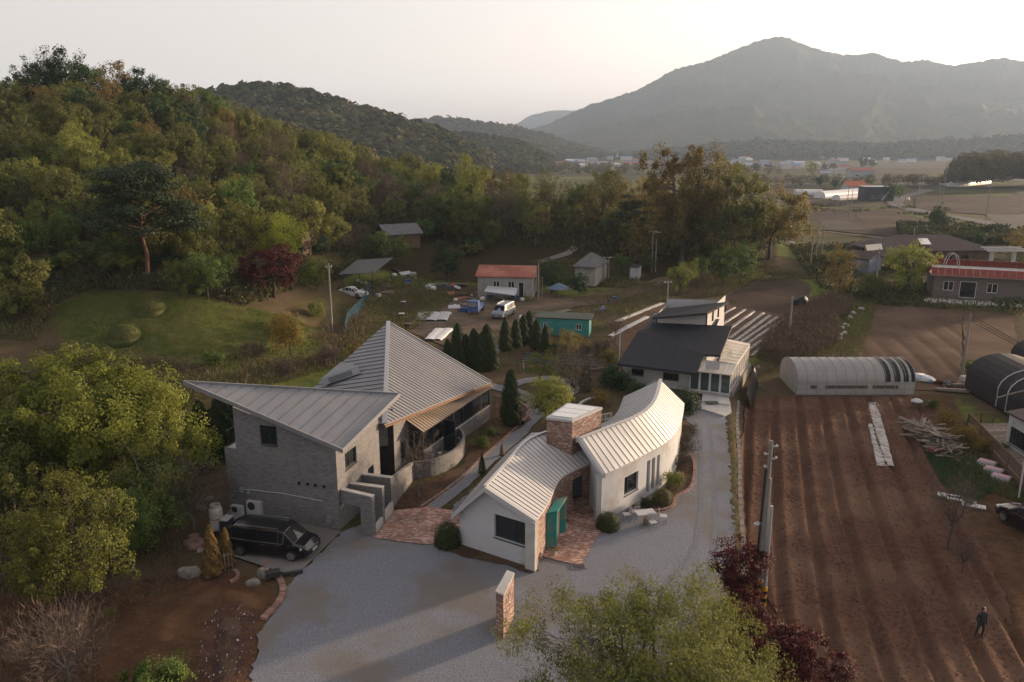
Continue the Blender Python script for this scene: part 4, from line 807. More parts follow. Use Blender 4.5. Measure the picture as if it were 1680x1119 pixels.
def tree_meshes(kind, seed, Hh, Rr, cb, ncl, rc, nleaf, ls, lmat, bmat, asp=.55, droop=0., flat=1., fill=.55, limbs=6, tr=.16, lean=0., twig=False, shellbias=.5, top=1.):
    """trunk + limbs reaching clump centres spread through an uneven crown, and the leaves of those clumps"""
    g = np.random.default_rng(seed); ch = (Hh - cb); cz = cb + ch * .5
    d = unit(g, ncl); rad = g.uniform(fill, 1, ncl) ** shellbias; lob = 1 + .30 * np.sin(d[:, 0] * 3.7 + seed) * np.cos(d[:, 1] * 3.1 + seed * 2) + .20 * np.sin(d[:, 2] * 5 + seed + d[:, 0] * 2) + g.normal(0, .07, ncl)
    C = d * (rad * lob)[:, None] * np.array([Rr, Rr, ch * .5]); C[:, 2] = np.where(C[:, 2] > 0, C[:, 2] * top, C[:, 2]); C[:, 2] += cz; C[:, 0] += lean * (C[:, 2] / Hh) * Rr
    keep = C[:, 2] > cb * .7; C = C[keep]
    mb = MB(); fork = cb + ch * .12; wob = g.uniform(-.25, .25, 4)
    tk = [(0, 0, -.3), (wob[0] * .5, wob[1] * .5, fork * .5), (wob[2] + lean * Rr * .25, wob[3], fork)]; mb.tube(tk, [tr * 1.25, tr, tr * .8], 7, False); pts = [Vector(tk[2])]
    for i in range(limbs):
        a = 2 * math.pi * (i + g.uniform(0, .7)) / limbs; q = g.uniform(.35, .8); z_ = cb + ch * g.uniform(.5, .92); e = Vector((math.cos(a) * Rr * q * .8 + lean * Rr * .6, math.sin(a) * Rr * q * .8, z_)); s_ = Vector(tk[2]); m1 = s_.lerp(e, .35) + Vector((math.cos(a), math.sin(a), .2)) * Rr * .10; m2 = s_.lerp(e, .7) + Vector(g.uniform(-.2, .2, 3))
        mb.tube([s_, m1, m2, e], [tr * .6, tr * .42, tr * .26, tr * .1], 5, False); pts += [s_.lerp(m1, .6), m1, m1.lerp(m2, .5), m2, m2.lerp(e, .5), e]
    A = np.array(pts)
    for c in C:
        dd = np.linalg.norm(A - c, axis=1) + np.maximum(0, A[:, 2] - c[2] + .2) * 1.5; p = A[int(np.argmin(dd))]; m_ = (p + c) / 2 + g.uniform(-.12, .12, 3) * Rr * .3; m_[2] -= .05 * Rr
        w_ = tr * (.14 if not twig else .2); mb.tube([tuple(p), tuple(m_), tuple(c)], [w_, w_ * .7, w_ * .25], 3, False)
    tm = mb.mesh(kind + '_trunk', bmat); k = g.integers(0, len(C), nleaf); o = unit(g, nleaf) * (g.uniform(.25, 1, nleaf) ** .6)[:, None] * rc * g.uniform(.5, 1.5, len(C))[k][:, None]; o[:, 2] *= flat
    Pt = C[k] + o; ctr = np.array([lean * Rr * .5, 0, cz - ch * .2]); out = (Pt - ctr) / np.linalg.norm(Pt - ctr, axis=1, keepdims=True)
    if twig:
        L = g.uniform(.5, 1, nleaf) * ls; dr = out * .7 + unit(g, nleaf) * .7 + np.array([0, 0, .35]); dr /= np.linalg.norm(dr, axis=1, keepdims=True); sd_ = np.cross(dr, unit(g, nleaf)); sd_ /= np.linalg.norm(sd_, axis=1, keepdims=True) + 1e-9
        th = .011 * ls / .5; L = L[:, None]; V = np.stack([Pt - sd_ * th, Pt + sd_ * th, Pt + dr * L + sd_ * th * .3, Pt + dr * L - sd_ * th * .3], 1).reshape(-1, 3); lm = fastmesh(kind + '_crown', V, np.arange(nleaf * 4).reshape(-1, 4), lmat)
    else:
        Nn = out * .75 + o / (rc + 1e-6) * .6 + unit(g, nleaf) * .75; lm = leafmesh(kind + '_crown', Pt, Nn, g.uniform(.6, 1.15, nleaf) * ls, lmat, asp, droop, g)
    return tm, lm
def conifer_meshes(seed, Hh, Rr, nleaf, ls, lmat, bmat, pw=.8, cb=.05):
    g = np.random.default_rng(seed); z = g.uniform(0, 1, nleaf) ** 1.15; a = g.uniform(0, 2 * math.pi, nleaf); prof = np.clip(1 - z, 0, 1) ** pw * np.clip(z * 9 + .45, 0, 1)
    r = Rr * prof * (1 + .16 * np.sin(a * 5 + z * 23 + seed) + .1 * np.sin(a * 11 - z * 31)) * g.uniform(.72, 1.04, nleaf)
    Pt = np.stack([r * np.cos(a), r * np.sin(a), cb * Hh + z * Hh * (1 - cb)], 1); Nn = np.stack([np.cos(a), np.sin(a), np.full(nleaf, .25)], 1) + unit(g, nleaf) * .6
    lm = leafmesh('conifer_crown', Pt, Nn, g.uniform(.6, 1.2, nleaf) * ls, lmat, .4, -.6, g); mb = MB().tube([(0, 0, -.2), (0, 0, Hh * .5), (0, 0, Hh * .93)], [Rr * .13, Rr * .09, .01], 5); return mb.mesh('conifer_trunk', bmat), lm
def pine_meshes(seed, Hh, Rr, lmat, bmat, nleaf=5000, ls=.22, pads=16):
    g = np.random.default_rng(seed); mb = MB(); wob = [(0, 0, -.3), (.25, .1, Hh * .25), (-.2, .15, Hh * .45), (.3, 0, Hh * .65), (.1, .1, Hh * .88)]; mb.tube(wob, [.27, .23, .19, .14, .07], 7, False); Pts, Ns = [], []
    for i in range(pads):
        t = (i + .5) / pads; a = i * 2.4 + g.uniform(-.4, .4); z = Hh * (.45 + .52 * t); rr = Rr * (1.05 - .65 * t) * g.uniform(.55, 1.05); c = np.array([math.cos(a) * rr, math.sin(a) * rr, z + g.uniform(-.3, .4)]); zb = min(z - .4, Hh * .86); s_ = np.array([.1, .05, zb - .5])
        mb.tube([tuple(s_), tuple((s_ + c) / 2 + np.array([0, 0, .25])), tuple(c)], [.09, .06, .02], 4, False); m = nleaf // pads; pr = Rr * g.uniform(.26, .42); o = unit(g, m) * (g.uniform(0, 1, m) ** .5)[:, None] * pr; o[:, 2] *= .30; Pts.append(c + o); Ns.append(o / pr + np.array([0, 0, .9]) + unit(g, m) * .6)
    Pt = np.concatenate(Pts); return mb.mesh('pine_trunk', bmat), leafmesh('pine_crown', Pt, np.concatenate(Ns), g.uniform(.6, 1.1, len(Pt)) * ls, lmat, .3, 0, g)
def put(name, meshes, label, cat, x, y, sc=1., rz=0., group=None, z=None, parts=('trunk', 'crown'), scz=None):
    t = thing(name, label, cat, (x, y, tz(x, y) if z is None else z), rz, group); t.scale = (sc, sc, scz or sc)
    for nm, m in zip(parts, meshes): o = bpy.data.objects.new(nm, m); COL.objects.link(o); o.parent = t
    return t
BK = M('bark', (.075, .06, .048), .9, (.05, .04, .033), 4, rnd=.2, hs=.01); BKP = M('pine_bark', (.15, .075, .045), .9, (.09, .055, .04), 3); BKG = M('grey_bark', (.16, .145, .13), .9, (.11, .10, .09), 5)
def LM(name, c, c2, tr=.35, rnd=.22, ns=1.2, hs=.011): return M(name, c, .65, c2, ns, trans=tr, rnd=rnd, spec=.15, hs=hs)
L_oliv = LM('olive_leaves', (0.136, 0.144, 0.038), (0.085, 0.099, 0.028)); L_yell = LM('yellow_green_leaves', (0.195, 0.210, 0.045), (0.130, 0.149, 0.035)); L_green = LM('green_leaves', (0.096, 0.140, 0.032), (0.060, 0.096, 0.026))
L_dark = LM('dark_leaves', (0.035, 0.065, 0.022), (0.022, 0.043, 0.018), .2); L_brown = LM('bronze_leaves', (.190, .148, .046), (.125, .100, .034), hs=.006); L_lime = LM('lime_leaves', (0.324, 0.365, 0.047), (0.230, 0.284, 0.041), .45)
L_twig = M('twigs', (.115, .088, .066), .9, (.075, .057, .045), 2, rnd=.2, hs=.02); L_pine = LM('pine_needles', (.020, .034, .016), (.030, .042, .018), .1, ns=2); L_red = LM('maroon_leaves', (.075, .016, .017), (.04, .010, .013), .3, .1, hs=.008)
L_thuja = LM('thuja_foliage', (.035, .052, .018), (.022, .035, .014), .15, .15, 3); L_rust = LM('rusty_thuja', (.20, .12, .045), (.12, .075, .03), .2, .1, 3); L_gold = LM('golden_leaves', (.20, .15, .03), (.14, .10, .025), .4)
L_will = LM('willow_leaves', (.150, .160, .040), (.092, .112, .030), .4, .1, .8)
L_ynear = LM('young_leaves', (0.165, 0.178, 0.035), (0.105, 0.122, 0.029), .4)
LIB = {}
def far(kind, mat, n, **k):
    out = []
    for i in range(n):
        p = dict(Hh=9, Rr=4.0, cb=2.0, ncl=100, rc=.74, nleaf=6200, ls=.18, fill=.3); p.update(k); out.append(tree_meshes(kind, 100 + i * 7 + len(LIB) * 31, p.pop('Hh'), p.pop('Rr'), p.pop('cb'), p.pop('ncl'), p.pop('rc'), p.pop('nleaf'), p.pop('ls'), mat, BK, **p))
    LIB[kind] = out
far('olive', L_oliv, 4); far('yellow', L_yell, 3); far('green', L_green, 3); far('dark', L_dark, 2, nleaf=7500, ncl=110); far('bronze', L_brown, 3, nleaf=4400)
far('bare', L_twig, 4, twig=True, nleaf=4200, ls=.7, ncl=100, rc=.9, tr=.17); far('sparse', L_oliv, 3, nleaf=2600, ncl=110, rc=.6, ls=.16, tr=.18)
LIB['pine'] = [pine_meshes(5 + i, 9, 4.2, L_pine, BKP, 5000, .28, 22) for i in range(2)]
DESC = {'olive': ('broadleaf_tree', 'olive-green leafy tree'), 'yellow': ('broadleaf_tree', 'yellow-green leafy tree'), 'green': ('broadleaf_tree', 'mid-green leafy tree'), 'dark': ('evergreen_tree', 'dark dense tree'), 'bronze': ('bronze_tree', 'bronze-tinted spring tree'), 'bare': ('bare_tree', 'greyish bare-twigged tree'), 'sparse': ('thin_leaved_tree', 'thin-leaved branchy tree'), 'pine': ('pine_tree', 'dark flat-layered pine')}
def pxof(x, y, z): d = y * CP + (H - z) * SP; return 840 + FPX * x / d, 559.5 + FPX * (-y * SP + (H - z) * CP) / d
VB = [(-200, 480), (0, 478), (120, 440), (240, 448), (330, 455), (420, 432), (500, 420), (570, 408), (620, 376), (700, 376), (740, 402), (800, 415), (880, 412), (950, 418), (1000, 432), (1070, 438), (1150, 448), (1230, 430), (1300, 395), (1330, 380)]
fr_ = random.Random(12); spots = []
for _ in range(26000):
    y = fr_.uniform(88, 212); a = fr_.uniform(-.74, .365); x = a * y; z = tz(x, y); u, v = pxof(x, y, z)
    if v > np.interp(u, [q[0] for q in VB], [q[1] for q in VB]) or u < -60 or u > 1290: continue
    if y > np.interp(a, TA, TYR) + 6: continue
    if 890 < u < 1010 and 392 < v < 430: continue
    sp = 4.25 + (y - 90) * .014 + (0 if u < 850 else .5)
    if any((x - p[0]) ** 2 + (y - p[1]) ** 2 < sp * sp for p in spots): continue
    spots.append((x, y, z, u, v))
    if len(spots) > 640: break
spots.sort(key=lambda p: p[1]); cnt = {}
for x, y, z, u, v in spots:
    m = float(fbm(x / 22, y / 22, 40)) + fr_.uniform(-.22, .22); r_ = fr_.random()
    if u > 1010: kind = 'bronze' if r_ < .42 else 'olive' if r_ < .7 else 'sparse' if r_ < .84 else 'green'
    elif u > 560 and v > 330 - 0 and r_ < .5: kind = 'bare' if r_ < .2 else 'green' if r_ < .36 else 'sparse'
    elif u > 780: kind = 'bare' if r_ < .38 else 'bronze' if r_ < .6 else 'sparse' if r_ < .8 else 'olive'
    elif u < 640 and z > 24: kind = 'green' if r_ < .28 else 'bronze' if r_ < .42 else 'bare' if r_ < .58 else 'dark' if r_ < .68 else 'olive'
    else: kind = 'yellow' if m < .36 else 'olive' if m < .55 else 'sparse' if m < .6 else 'green' if m < .67 else 'bare' if m < .76 else 'bronze' if r_ < .75 else 'dark'
    nm, ds = DESC[kind]
    zone = ('on the skyline of the wooded hill' if z > 23 else 'high on the wooded hillside' if z > 16 else 'midway up the wooded hillside' if z > 10.5 else 'low on the wooded hillside') if u < 620 else ('in the wood behind the farm sheds' if u < 1010 else 'in the tree belt before the valley fields')
    LMK = [(60, 'far above the left picture edge'), (150, 'left of the big pine'), (240, 'behind the big spreading pine'), (330, 'right of the big pine'), (410, 'left above the lime tree'), (480, 'above the lime tree'), (560, 'above the utility pole'), (640, 'above the black canopy'), (720, 'above the dark timber hut'), (790, 'near the tall yellow-green tree'), (880, 'above the red-roofed shed'), (960, 'above the grey-roofed cottage'), (1040, 'left of the tall bronze trees'), (1120, 'beside the tallest bronze tree'), (1200, 'right of the tallest bronze tree'), (2000, 'near the right end of the belt')]
    lmk = next(n_ for q_, n_ in LMK if u < q_); zone = zone.replace('of the wooded hill', 'of the hill').replace('the wooded hillside', 'the hillside').replace('in the wood behind the farm sheds', 'low in the wood' if v > 370 else 'high in the wood').replace('in the tree belt before the valley fields', 'in the tree belt')
    sc = fr_.uniform(.52, .9) * (1.0 if u < 900 else 1.12); 
    if z > 25 and u > 80: sc *= 1.0
    szn = 'small' if sc < .66 else 'middling' if sc < .8 else 'large'; lb_ = f'{szn} {ds} {zone}, {lmk}'
    put(nm, fr_.choice(LIB[kind]), lb_, 'tree', x, y, sc, fr_.uniform(0, 6.28), lb_.replace(' tree', ' trees', 1), scz=sc * fr_.uniform(.95, 1.3)); cnt[kind] = cnt.get(kind, 0) + 1
fb = random.Random(3)
for i in range(46):
    u = fb.uniform(-20, 1230); v = float(np.interp(u, [q[0] for q in VB], [q[1] for q in VB])) + fb.uniform(-6, 12); k_ = fb.choice(['green', 'olive', 'dark', 'bare', 'yellow', 'sparse', 'green']); lmk = next(n_ for q_, n_ in LMK if u < q_); g_ = G(u, v)
    if 620 < u < 705 or 780 < u < 1060: continue
    lb_ = 'low ' + DESC[k_][1].replace(' tree', ' bush') + ' at the wood foot, ' + lmk; put('wood_edge_bush', fb.choice(LIB[k_]), lb_, 'bush', g_[0], g_[1], fb.uniform(.34, .55), fb.uniform(0, 6), lb_ + ' group', scz=fb.uniform(.3, .45))
print('FOREST', len(spots), cnt)
def at_px(u, v): q = G(u, v); return q[0], q[1]
def solo(name, meshes, label, u, v, sc=1, cat='tree', group=None, rz=0, scz=None, off=(0, 0), parts=('trunk', 'crown')):
    x, y = at_px(u, v); return put(name, meshes, label, cat, x + off[0], y + off[1], sc, rz, group, parts=parts, scz=scz)
T_ = tree_meshes
# tall landmark trees
solo('zelkova_tree', T_('zelkova', 1, 15.5, 6.6, 3.5, 190, .9, 20000, .18, L_brown, BK, fill=.3, tr=.38, limbs=9), 'tallest bronze-green spreading tree above the tree belt right of centre', 1118, 436, 1.12, rz=1, scz=1.5)
solo('zelkova_tree', T_('zelkova', 2, 14, 6.4, 3.5, 170, .9, 18000, .18, L_oliv, BK, fill=.3, tr=.36, limbs=9), 'tall olive-bronze tree just right of the tallest bronze tree', 1195, 432, 1.15, rz=2, scz=1.36)
solo('zelkova_tree', T_('zelkova', 3, 11, 6.0, 3, 130, .85, 11000, .18, L_brown, BK, fill=.35, tr=.3, lean=.35), 'leaning bronze tree at the right end of the tree belt', 1262, 425, 1.1, rz=.2, scz=1.2)
solo('zelkova_tree', LIB['bronze'][0], 'shorter bronze tree in front of the tallest trees of the belt', 1165, 440, 1.15, rz=2)
solo('poplar_tree', T_('poplar', 4, 13, 3.4, 2, 120, .8, 10000, .17, L_yell, BK, fill=.3, tr=.25), 'tall yellow-green rounded tree rising over the wood at centre left', 770, 372, 1.0, rz=1)
solo('pine_tree', pine_meshes(31, 13, 6.6, L_pine, BKP, 26000, .24, 46), 'big spreading dark pine with bare reddish trunk above the grave meadow', 243, 466, 1.0, rz=.5, scz=1.06)
solo('pine_tree', pine_meshes(32, 11, 4.6, L_pine, BKP, 6000, .22, 22), 'dark pine beside the tall bronze trees of the belt', 1035, 420, 1.02, rz=2)
solo('lime_tree', T_('lime', 5, 8, 3.6, 1.8, 80, .9, 9000, .14, L_lime, BK, fill=.3), 'glowing lime-green tree behind the maroon maple', 447, 452, 1.0, off=(0, 3.5), rz=1)
solo('maple_tree', T_('maple', 6, 6.2, 3.7, 1.7, 110, .7, 13000, .12, L_red, BK, fill=.3, flat=.6, tr=.2), 'large maroon-leaved maple by the meadow edge', 450, 488, 1.02, rz=1)
for i, (u, v, s_, k, lb) in enumerate([(342, 492, .62, 'green', 'rounded grey-green bush tree left of the maroon maple'), (300, 488, .5, 'olive', 'low olive bush tree at the meadow edge beneath the pine'), (560, 330, .9, 'dark', 'dark green dense tree midway along the slope above the black canopy'), (620, 432, .62, 'green', 'bright green broad bush below the dark hut'), (655, 436, .55, 'green', 'second green bush below the dark hut'), (735, 462, .7, 'dark', 'dark tree with pale blossom left of the red-roofed shed'), (905, 482, .55, 'dark', 'dark blossoming tree between red-roofed shed and grey-roofed cottage'), (950, 487, .42, 'dark', 'small dark tree in front of the grey-roofed cottage'),
        (1115, 485, .55, 'yellow', 'yellow-green bush tree beside the dirt road end'), (1130, 466, .45, 'yellow', 'smaller yellow-green bush behind the roadside bush'), (1185, 472, .72, 'green', 'rounded green bush tree on the field edge'), (1215, 466, .78, 'green', 'larger round green bush tree beside the dark field'), (1020, 452, .45, 'green', 'round green bush by the pale hut'),
        (1375, 485, .8, 'bronze', 'golden-brown tree left of the small blue-black shed'), (1487, 487, .95, 'yellow', 'bright yellow-green tree in front of the red-banded house'), (1425, 492, .45, 'olive', 'low olive bush between the golden tree and yellow-green tree'), (1665, 420, .6, 'bronze', 'orange-brown tree at the right edge behind the red-banded house'), (1605, 405, .42, 'dark', 'dark round bush beside the pale gate structure'),
        (470, 560, .34, 'yellow', 'small yellow-green shrub on the scrub slope'), (520, 478, .52, 'yellow', 'light green bush left of the utility pole'), (700, 395, .5, 'green', 'green bush by the dark hut')]):
    solo('bush_tree' if s_ < .65 else 'broadleaf_tree', LIB[k][i % len(LIB[k])], lb, u, v, s_, rz=i)
# left foreground
solo('camphor_tree', T_('big', 7, 10, 5.4, 1.2, 300, .72, 46000, .115, L_lime2 if 'L_lime2' in globals() else globals().setdefault('L_lime2', LM('fresh_green_leaves', (.185, .208, .034), (.105, .130, .026), .42)), BK, fill=.45, tr=.3), 'big dense bright green tree at the left, its top against the meadow', 140, 800, 1.02, rz=.4, scz=.98)
solo('camphor_tree', T_('big2', 8, 8.4, 4.2, 1.0, 210, .7, 30000, .11, L_lime2, BK, fill=.45, tr=.25), 'rounded green tree right of the biggest left tree', 232, 815, .95, rz=1.4)
solo('spring_tree', T_('near', 9, 6.9, 3.6, .7, 260, .42, 26000, .075, L_ynear, BK, fill=.12, tr=.13, limbs=10), 'yellow-green fine-leaved tree in the lower left corner area', 118, 1000, 1.0, rz=.4)
solo('spring_tree', T_('near2', 10, 6.5, 3.0, 1.0, 110, .7, 14000, .10, L_oliv, BK, fill=.25, tr=.14), 'olive tree at the left edge above the fine-leaved tree', 15, 850, 1.05, rz=2)
solo('thin_leaved_tree', T_('near3', 11, 5.8, 3.6, 1.2, 130, .55, 6000, .09, L_oliv, BKG, fill=.2, tr=.15, limbs=8), 'half-bare wide tree between the left trees and the grey house', 262, 872, 1.0, rz=1)
solo('broadleaf_tree', T_('near4', 12, 4.2, 2.3, .6, 90, .55, 10000, .09, L_green, BK, fill=.3, tr=.1), 'low green tree under the half-bare tree', 235, 905, .95, rz=.3)
solo('bare_tree', T_('near5', 13, 4.6, 2.5, .8, 90, .6, 3500, .45, L_twig, BKG, fill=.2, tr=.09, twig=True, limbs=8), 'pale bare tree against the left end of the grey house', 318, 870, 1.0, rz=.3)
solo('bare_tree', T_('near6', 14, 3.6, 1.9, .2, 60, .6, 3000, .5, L_twig, BKG, fill=.2, tr=.06, twig=True, limbs=8), 'bare brush tree in the lower left corner', 110, 1120, 1.0, rz=.3)
solo('low_shrub', T_('near7', 15, 1.6, 1.6, .1, 60, .4, 9000, .07, L_green, BK, fill=.1, tr=.04), 'green low shrub at the bottom left edge of the picture', 255, 1150, 1.0, 'shrub')
solo('low_shrub', T_('near8', 16, 5.0, 2.2, .3, 80, .5, 8000, .12, L_oliv, BK, fill=.2, tr=.08), 'light olive shrub at the left edge beside the meadow', 35, 530, 1.3, 'shrub')
# front willow and maples along the drive
x, y = 5.1, 26.4; put('willow_tree', T_('willow', 20, 7.0, 4.4, 1.2, 330, .62, 60000, .085, L_will, BKG, fill=.15, tr=.16, limbs=14, droop=.6, asp=.3), 'big feathery yellow-green tree at the bottom centre foreground', 'tree', x, y, 1.0, .5)
put('willow_tree', T_('willow2', 21, 5.4, 3.2, .8, 190, .5, 30000, .08, L_will, BK, fill=.15, tr=.1, limbs=10, droop=.5, asp=.3), 'lower yellow-green tree right of the big foreground tree', 'tree', 8.4, 26.6, .85, 1.5)
solo('maple_tree', T_('mapleA', 22, 3.9, 1.45, 1.3, 90, .4, 9000, .065, L_red, BK, fill=.25, flat=.5, tr=.07), 'slim maroon maple on the verge beside the utility poles', 1205, 1010, 1.0)
for i, (x, y, s_, lb) in enumerate([(*P(1205, 1080, 0), .95, 'low maroon maple below the utility poles'), (*P(1262, 1100, 0), 1.0, 'maroon maple spreading beside the bottom of the ploughed field'), (*P(1315, 1140, 0), .85, 'maroon maple nearest the bottom edge of the picture')]):
    put('maple_tree', T_('mapleB', 23 + i, 2.6, 2.1, .5, 100, .42, 11000, .065, L_red, BK, fill=.25, flat=.6, tr=.07), lb, 'tree', x, y, s_, i, z=-.1)
# columnar conifers
TH = [conifer_meshes(40 + i, 4.6, 1.05, 7500, .10, L_thuja, BK, .45) for i in range(3)]
for i, (u, v, s_, lb) in enumerate([(735, 598, .62, 'short dark thuja at the left end of the clump'), (752, 600, 1.0, 'tall dark thuja on the left of the clump behind the grey roof'), (765, 604, .8, 'thuja second in the clump'), (778, 606, .95, 'thuja in the middle of the clump'), (790, 608, .88, 'thuja right of the clump middle'), (799, 606, 1.05, 'tallest dark thuja near the right of the clump'), (806, 608, .78, 'thuja at the right end of the clump'), (757, 610, .62, 'low thuja in front of the clump'), (829, 576, .8, 'first lone dark thuja right of the clump'), (846, 572, .75, 'second lone thuja along the ditch'), (858, 566, .78, 'third lone thuja beside the ditch'), (868, 563, .85, 'fourth lone thuja next to the teal cabin'), (880, 575, .8, 'bushy thuja beside the teal cabin'), (895, 580, .7, 'dark thuja in front of the teal cabin')]):
    solo('columnar_thuja', TH[i % 3], lb, u, v, s_, rz=i, group='dark columnar thujas behind the houses', cat='conifer')
for i, (u, v, s_, lb) in enumerate([(838, 698, .92, 'slender dark thuja beside the garden bench'), (961, 643, .6, 'broad short thuja by the garden path'), (335, 760, 1.05, 'dark conifer farthest left behind the grey house'), (352, 758, .9, 'dark conifer second behind the grey house'), (368, 752, 1.1, 'dark conifer closest to the grey house terrace'), (388, 742, 1.15, 'dark conifer right behind the terrace railing'), (318, 770, .9, 'dark conifer beside the green tree')]):
    solo('columnar_thuja', TH[i % 3], lb, u, v, s_, rz=i, cat='conifer', scz=s_ * (1.15 if i == 0 else 1))
SM_ = [conifer_meshes(50 + i, 1.6, .32, 1500, .06, L_thuja if i else L_rust, BK) for i in range(2)]
for u, v, s_, k, lb in ((791, 778, 1.0, 1, 'small thuja on the bed edge by the pale roof'), (823, 748, .6, 0, 'tiny rusty thuja farther up the bed edge')): solo('small_thuja', SM_[k], lb, u, v, s_, cat='conifer')
BR = conifer_meshes(60, 3.1, .55, 6000, .07, L_rust, BK, .6); solo('brown_thuja', BR, 'browned columnar thuja left of the little picket gate', 350, 946, 1.0, cat='conifer'); solo('brown_thuja', BR, 'slimmer browned thuja beside the black car', 374, 930, .78, cat='conifer', rz=2)
# clipped balls and shrubs
def ball(seed, mat, n=7000, ls=.045): 
    g = np.random.default_rng(seed); d = unit(g, n); d[:, 2] = np.abs(d[:, 2] + .25) * 1.0; r = (1 + .1 * np.sin(d[:, 0] * 7 + seed) * np.cos(d[:, 1] * 6)) * g.uniform(.86, 1.03, n); Pt = d * r[:, None] * np.array([.8, .8, .95]); Pt[:, 2] += .05
    return MB().tube([(0, 0, -.05), (0, 0, .5)], [.05, .04], 5).mesh('stem', BK), leafmesh('foliage', Pt, d + unit(g, n) * .5, g.uniform(.7, 1.2, n) * ls, mat, .5, 0, g)
L_box = LM('box_leaves', (.045, .06, .018), (.03, .042, .015), .15, .1, 4); L_boxy = LM('golden_box_leaves', (.10, .085, .03), (.055, .055, .02), .15, .1, 4)
BL = [ball(70, L_box), ball(71, L_boxy)]
for u, v, s_, k, lb in ((734, 895, .98, 0, 'dark egg-shaped clipped bush left of the front gable'), (997, 867, .92, 0, 'round clipped bush at the white corner of the courtyard'), (1086, 826, .88, 1, 'round golden-brown bush behind the white table')): solo('clipped_bush', BL[k], lb, u, v, s_, 'bush', parts=('stem', 'foliage'), scz=s_ * (1.25 if u == 734 else .95))
SH = {k: [T_('shrub' + k, 80 + i, 1.3, .9, .1, 40, .3, 2600, ls, m, BK, fill=.1, tr=.03, twig=tw_) for i in range(2)] for k, m, ls, tw_ in (('g', L_green, .06, False), ('t', L_twig, .35, True), ('y', L_gold, .05, False), ('d', L_dark, .07, False), ('o', L_oliv, .06, False))}
for i, (u, v, s_, k, lb) in enumerate([(1103, 800, .9, 'o', 'yellow-green grassy shrub against the white wall'), (1124, 748, 1.1, 't', 'reddish bare shrub in the bed by the rear wing'), (1118, 770, .8, 't', 'low reddish shrub below the taller bare shrub'), (1128, 720, .9, 't', 'bare shrub at the top of the gravel drive bed'), (1060, 832, .5, 'd', 'small dark shrub behind the white chairs'),
        (1015, 640, 1.5, 'd', 'dark hedge bush left of the shingled house front'), (1040, 655, 1.3, 'd', 'dark hedge bush nearest the rear roof tip'), (1000, 632, 1.4, 'd', 'dark hedge bush at the left end of the hedge'), (1125, 680, 1.5, 'd', 'dark spreading bush beside the porch steps'), (1110, 668, 1.2, 'd', 'dark bush behind the spreading bush by the steps'), (985, 665, 1.1, 'y', 'golden dry shrub by the pond fence'),
        (790, 735, .8, 'g', 'green shrub on the bed by the curved wall'), (805, 715, .6, 'g', 'low green shrub right of the curved terrace'), (1235, 960, .5, 'o', 'tuft of weeds beside the pole foot'), (1225, 990, .9, 'y', 'golden-brown bush under the slim maple'), (1212, 985, .7, 'o', 'weedy bush under the slim maple'),
        (1555, 700, 1.2, 'y', 'yellow flowering shrub beside the wood pile'), (1580, 730, 1.4, 'y', 'tall yellow flowering shrub by the deck fence'), (1612, 745, 1.1, 'y', 'yellow flowering shrub against the deck posts'), (1640, 750, .8, 'o', 'thin olive shrub before the deck posts'), (1530, 670, .8, 'o', 'olive shrub behind the wood pile'),
        (1590, 610, .9, 'g', 'green shrub by the black tunnel wall'), (465, 545, 1.6, 'y', 'golden shrub on the scrub slope right of the meadow'), (520, 520, 1.5, 'o', 'olive bush below the blue net'), (350, 600, 1.2, 'g', 'pale shrub on the scrub above the sail roof'), (590, 590, 1.4, 'y', 'yellow-green shrub just behind the roof apex'), (690, 585, 1.1, 'y', 'small golden shrub right of the roof apex'), (470, 620, 1.3, 't', 'brown brushy shrub above the sail roof'), (540, 600, 1.5, 't', 'brown brushy shrub left of the roof apex'), (420, 590, 1.4, 't', 'brown brushy shrub midway on the scrub slope'),
        (930, 580, 1.2, 'o', 'olive bush in front of the teal cabin'), (955, 590, 1.2, 't', 'bare brown bush right of the teal cabin'), (985, 585, 1.3, 't', 'bare brown bush by the garden fence'), (910, 585, 1.1, 'd', 'dark bush before the teal cabin wall'), (1000, 595, 1.1, 'o', 'olive bush beside the flagpole')]):
    solo('shrub', SH[k][i % 2], lb, u, v, s_, 'shrub', rz=i)
# garden ornamentals
solo('bonsai_pine', T_('bonsai', 90, 3.4, 2.3, 1.5, 60, .5, 6000, .07, L_oliv, BK, fill=.2, tr=.09, flat=.4, lean=.3), 'small crooked-trunk olive tree inside the garden path loop', 886, 640, 1.05)
solo('garden_maple', T_('gmap', 91, 4.2, 2.2, 1.2, 90, .55, 10000, .08, L_yell, BK, fill=.25, tr=.08, flat=.5), 'yellow-green layered maple behind the brick tower', 905, 706, 1.0)
bt = T_('bare', 92, 6.0, 2.2, 1.4, 100, .6, 2600, .5, L_twig, BK, fill=.15, tr=.10, twig=True, limbs=9)
solo('bare_tree', bt, 'tall bare tree rising behind the brick tower', 940, 672, 1.0); solo('bare_tree', bt, 'bare tree on the ploughed field edge at right', 1555, 900, .75, rz=1, scz=.78); solo('bare_tree', bt, 'very small bare sapling on the field path', 1578, 940, .33, rz=2)
solo('birch_tree', T_('birch', 93, 4.4, 1.3, 1.2, 50, .4, 1200, .4, L_twig, BKG, fill=.2, tr=.06, twig=True, limbs=7), 'white-stemmed bare tree in front of the curved terrace wall', 688, 816, 1.05)
solo('bare_tree', bt, 'small bare tree behind the vegetable garden', 1010, 560, .5, rz=2); solo('golden_tree', T_('gold', 94, 4, 1.8, 1, 50, .4, 2200, .09, L_gold, BK, fill=.2, tr=.07), 'thin golden-leaved tree in the vegetable garden', 930, 596, 1.0)
